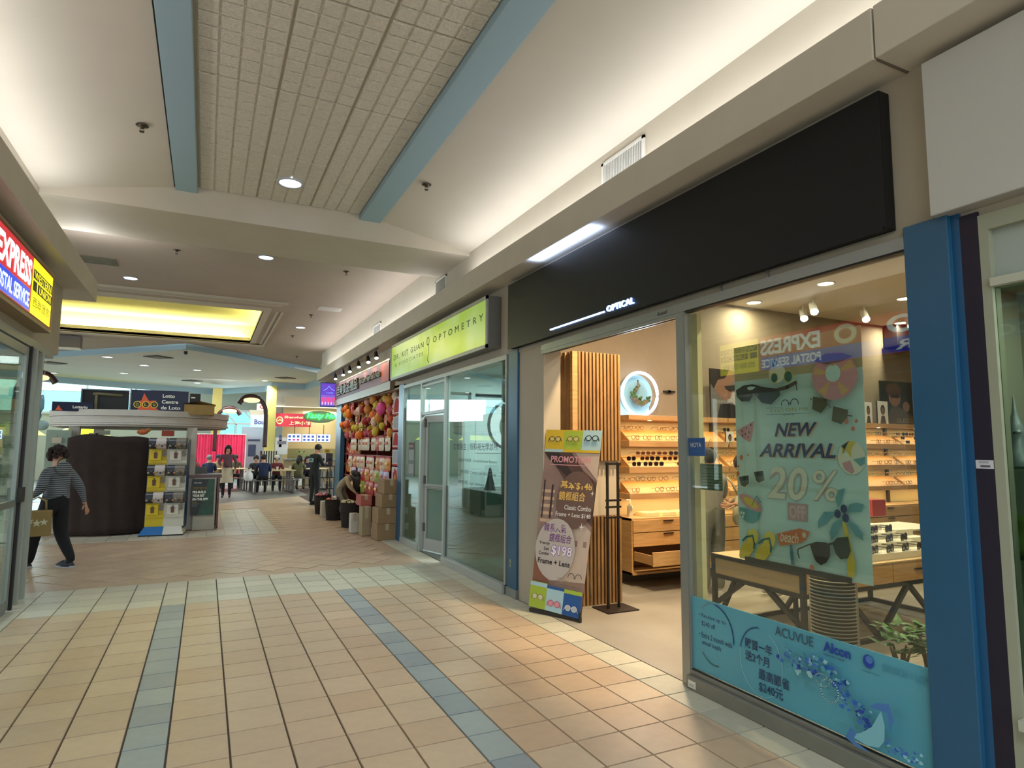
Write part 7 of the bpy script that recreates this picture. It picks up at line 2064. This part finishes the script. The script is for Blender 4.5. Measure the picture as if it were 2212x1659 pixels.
# --- walker on the left, back turned, mid-stride, carrying a tote bag
w_, Pw = person('person', 'walking person with curly dark hair, striped grey hoodie and black trousers, seen from behind', (-1.68, 9.84, 0), math.radians(52), 1.50,
    dict(elL=(-.30, -.06, 1.12), wrL=(-.24, .16, 1.0), elR=(.30, -.10, 1.12), wrR=(.36, -.14, .88), hiR=(.09, .0, .88), knR=(.09, -.02, .48), anR=(.09, -.26, .10), toR=(.09, -.10, .05), knL=(-.09, .22, .50), anL=(-.09, .28, .09), toL=(-.09, .44, .05), hd1=(0, .06, 1.62), nk=(0, .02, 1.44)),
    dict(skin=SKIN, top=STR, legs=BLKC, shoe=SHOE, hair=BRH, fat=1.5), 'curly')
def shoes(root, P, m, sole, sc=1.0):
    for (a, b_) in (('anR', 'toR'), ('anL', 'toL')):
        A, B = P[a], P[b_]
        d = (B-A); d.z = 0; d.normalize(); sd = Vector((d.y, -d.x, 0))
        z0 = max(0.0, min(A.z-.085, B.z-.045))
        c = (A+B)/2+d*.03; c.z = z0
        k = MB().m(m).ball((0, 0, 0), 1.0, 16, 10)
        for n_ in range(len(k.v)):
            v = k.v[n_].copy()
            hgt = .062 if v.y < 0 else .062-.026*v.y
            k.v[n_] = c + sd*v.x*.048*sc + d*v.y*.135*sc + Vector((0, 0, .016+max(0, v.z)*hgt*1.3))
        o = k.build('shoe', root, world=False)
        k = MB().m(sole).prism([(.047*sc*math.cos(t)*(1+.08*math.sin(t)), .142*sc*math.sin(t)) for t in [x_*PI/8 for x_ in range(16)]], c+Vector((0, 0, .001)), sd, d, (0, 0, 1), .024)
        k.build('sole', o, world=False)
shoes(w_, Pw, mat('sneaker_grey', (44, 46, 54), .7), mat('shoe_sole', (170, 172, 176), .6), 1.05)
q = MB().m(STR).ball(Vector((0, -.085, 1.24)), (.11, .05, .09), 14, 8); q.build('hood', w_, world=False)
bg = thing('tote_bag', 'tan tote bag with a white star print carried by the walking person', 'bag', (-1.80, 9.50, .44), math.radians(4))
TTN = mat('tote_tan', (140, 116, 70), .85, noise=.06)
MB().m(TTN).cbox((-.16, -.05, 0), (.15, .05, .31), .015).build('body', bg, world=False)
for y in (-.035, .035): MB().m(TTN).tube([(-.09, y, .30), (-.08, y, .42), (.0, y, .47), (.08, y, .42), (.09, y, .30)], .008, 6).build('handle', bg, world=False)
f = Fr((-.16, -.0505, 0), (1, 0, 0), VY)
def star(cx, cy, r, m):
    f.poly([(cx+(r if k % 2 == 0 else r*.42)*math.sin(k*PI/5), cy+(r if k % 2 == 0 else r*.42)*math.cos(k*PI/5)) for k in range(10)], m)
SWT = mat('star_white', (196, 190, 160), .8)
star(.10, .19, .045, SWT); star(.17, .16, .05, SWT); star(.24, .17, .045, SWT)
f.mb.build('print', bg, world=False)
# --- man standing in dark jacket, seen from behind and left, looking at a phone
m1, _p = person('person', 'standing man in a dark jacket with a pale back print and charcoal trousers', (2.66, 17.55, 0), math.radians(-58), 1.60,
    dict(elR=(.25, .06, 1.12), wrR=(.12, .30, 1.14), elL=(-.25, .06, 1.12), wrL=(-.10, .30, 1.14), hd0=(0, .07, 1.53), hd1=(0, .12, 1.61), nk=(0, .03, 1.44)),
    dict(skin=SKIN, top=mat('jacket_dark', (30, 36, 38), .85), legs=CHAR, shoe=SHOE, look=(0, 1, -.5)), 'short')
f = Fr((-.095, -.135, 1.13), (1, 0, 0), VY); 
f.rect(0, 0, .19, .10, mat('print_pale', (120, 104, 104), .8)).rect(.02, .02, .17, .04, mat('print_dark', (60, 48, 50), .8)).rect(.02, .06, .14, .08, mat('print_dark', (60, 48, 50), .8)); f.mb.build('back_print', m1, world=False)
shoes(m1, _p, SHOE, BLACK)
ph = thing('phone', 'dark phone held by the standing man in the dark jacket', 'phone', (2.93, 17.74, 1.13), math.radians(-58))
MB().m(BLKG).cbox((-.035, -.005, 0), (.035, .005, .14), .004).build('body', ph, world=False)
MB().m(mat('phone_screen', (120, 140, 170), .3, emit=.5)).box((-.03, -.006, .01), (.03, -.005, .13)).build('screen', ph, world=False)
# --- person bending over at the candy shop
person('person', 'person in a cream top bending over the wicker baskets, long black hair hanging down', (2.66, 13.9, 0), math.radians(-128), 1.50,
    dict(pel=(0, -.05, .72), sp=(0, .04, .86), ch=(0, .18, .98), nk=(0, .32, 1.03), hd0=(0, .40, .99), hd1=(0, .46, .93), shR=(.17, .22, 1.02), elR=(.22, .34, .80), wrR=(.16, .46, .66), shL=(-.17, .22, 1.02), elL=(-.22, .34, .80), wrL=(-.16, .46, .66),
         hiR=(.09, -.05, .68), knR=(.12, .16, .40), anR=(.10, -.05, .09), toR=(.11, .12, .04), hiL=(-.09, -.05, .68), knL=(-.12, .16, .40), anL=(-.10, -.05, .09), toL=(-.11, .12, .04)),
    dict(skin=SKIN, top=CRMC, legs=mat('trousers_pale', (138, 130, 112), .9), shoe=SHOE, look=(0, .5, -1), drape=True), 'long')
# --- customer in the optical shop, seen from behind
cu, _p = person('person', 'customer in a grey top and pale grey trousers seen from behind inside the optical shop', (4.93, 5.25, 0), math.radians(-8), 1.54,
    dict(elL=(-.27, -.02, 1.14), wrL=(-.27, .06, .92), elR=(.25, .08, 1.14), wrR=(.14, .24, 1.10)), dict(skin=SKIN, top=GRYC, legs=GRYD, shoe=SHW, fat=1.45), 'short')
shoes(cu, _p, SHW, SHW)
tb = thing('shoulder_bag', 'cream canvas bag hanging from the shoulder of the customer in grey', 'bag', (5.22, 5.10, .74))
MB().m(mat('bag_canvas', (186, 176, 150), .9, noise=.06)).lathe([(.09, 0), (.13, .05), (.125, .18), (.07, .30), (.02, .33)], n=14, sx=.8, sy=.5).build('body', tb, world=False)
MB().m(mat('bag_canvas', (186, 176, 150), .9, noise=.06)).tube([(-.02, 0, .3), (-.10, .02, .45), (-.13, .06, .51)], .012, 6).build('strap', tb, world=False)
# --- staff member leaning over
person('person', 'shop assistant with dark hair in a brown apron leaning towards the customer in grey', (5.52, 4.90, 0), math.radians(62), 1.66,
    dict(pel=(0, -.06, .90), sp=(0, .0, 1.06), ch=(0, .10, 1.20), nk=(0, .22, 1.32), hd0=(0, .29, 1.38), hd1=(0, .35, 1.44), shR=(.17, .13, 1.29), elR=(.22, .24, 1.05), wrR=(.12, .46, 1.0), shL=(-.17, .13, 1.29), elL=(-.22, .24, 1.05), wrL=(-.12, .46, 1.0)),
    dict(skin=SKIN, top=BEI, legs=BLKC, shoe=SHW, look=(0, .8, -.5)), 'short')
# --- woman standing in the food court
wo, _p = person('person', 'standing woman in a mauve cardigan and cream skirt facing the camera by the play stand', (.62, 20.7, 0), math.radians(176), 1.55,
    dict(elR=(.26, .02, 1.14), wrR=(.16, .18, 1.02), elL=(-.26, .0, 1.14), wrL=(-.24, .10, .92)), dict(skin=SKIN, top=MAUV, legs=BLKC, shoe=SHOE), 'long', skirt=mat('skirt_cream', (176, 166, 144), .9))
SEAT = dict(pel=(0, 0, .52), sp=(0, .02, .70), ch=(0, .06, .88), nk=(0, .08, 1.04), hd0=(0, .11, 1.13), hd1=(0, .13, 1.22), shR=(.17, .06, .99), elR=(.23, .14, .76), wrR=(.14, .36, .80), shL=(-.17, .06, .99), elL=(-.23, .14, .76), wrL=(-.14, .36, .80),
    hiR=(.10, .03, .52), knR=(.12, .42, .50), anR=(.12, .38, .10), toR=(.12, .54, .04), hiL=(-.10, .03, .52), knL=(-.12, .42, .50), anL=(-.12, .38, .10), toL=(-.12, .54, .04))
def seat(x, y, rz, H, label, top, legs, hairstyle, **kw):
    j = {k: (v[0], v[1], v[2]) for k, v in SEAT.items()}
    d = dict(skin=SKIN, top=top, legs=legs, shoe=SHOE); d.update(kw)
    person('person', label, (x, y, 0), rz, H, j, d, hairstyle)
seat(1.72, 21.85, math.radians(2), 1.66, 'seated diner in a navy jacket with back turned on the nearest bench', NVY, BLKC, 'short')
seat(2.25, 23.32, math.radians(178), 1.6, 'seated diner with a white cap facing the person in navy', MARN, BLKC, 'cap', cap=mat('cap_white', (196, 190, 180), .8))
seat(1.60, 23.35, math.radians(170), 1.6, 'seated diner in dark clothes left of the diner with the white cap', CHAR, BLKC, 'short')
seat(2.95, 23.15, math.radians(-20), 1.6, 'seated diner in olive with long black hair and back turned', OLV, OLV, 'long')
seat(3.45, 24.65, math.radians(175), 1.55, 'seated diner in dark violet with long black hair near the white plastic bag', mat('cloth_violet', (44, 34, 54), .9), BLKC, 'long')
seat(.45, 25.15, math.radians(180), 1.6, 'seated diner in a purple cap in front of the pink curtain', BEI, BLKC, 'cap', cap=mat('cap_purple', (48, 34, 66), .8))
seat(1.0, 25.15, math.radians(185), 1.6, 'seated diner in olive in front of the right end of the pink curtain', OLV, BLKC, 'short')
seat(.15, 23.65, math.radians(5), 1.6, 'seated diner with grey hair and back turned left of the standing woman', NVY, BLKC, 'short', hair=mat('hair_grey', (110, 108, 112), .8))
seat(-.35, 25.1, math.radians(170), 1.6, 'seated diner in dark red at the left end of the pink curtain', MARN, BLKC, 'long', hair=mat('hair_auburn', (66, 26, 18), .8))
wb = thing('white_carrier_bag', 'white carrier bag beside the person in the navy jacket', 'bag', (1.28, 21.75, .45))
MB().m(mat('bag_white', (210, 210, 206), .5)).lathe([(.10, 0), (.14, .06), (.12, .22), (.05, .30), (.07, .36)], n=10).build('body', wb, world=False)
MB().m(mat('bag_white', (210, 210, 206), .5)).tube([(-.05, 0, .34), (0, 0, .44), (.05, 0, .34)], .008, 6).build('handle', wb, world=False)
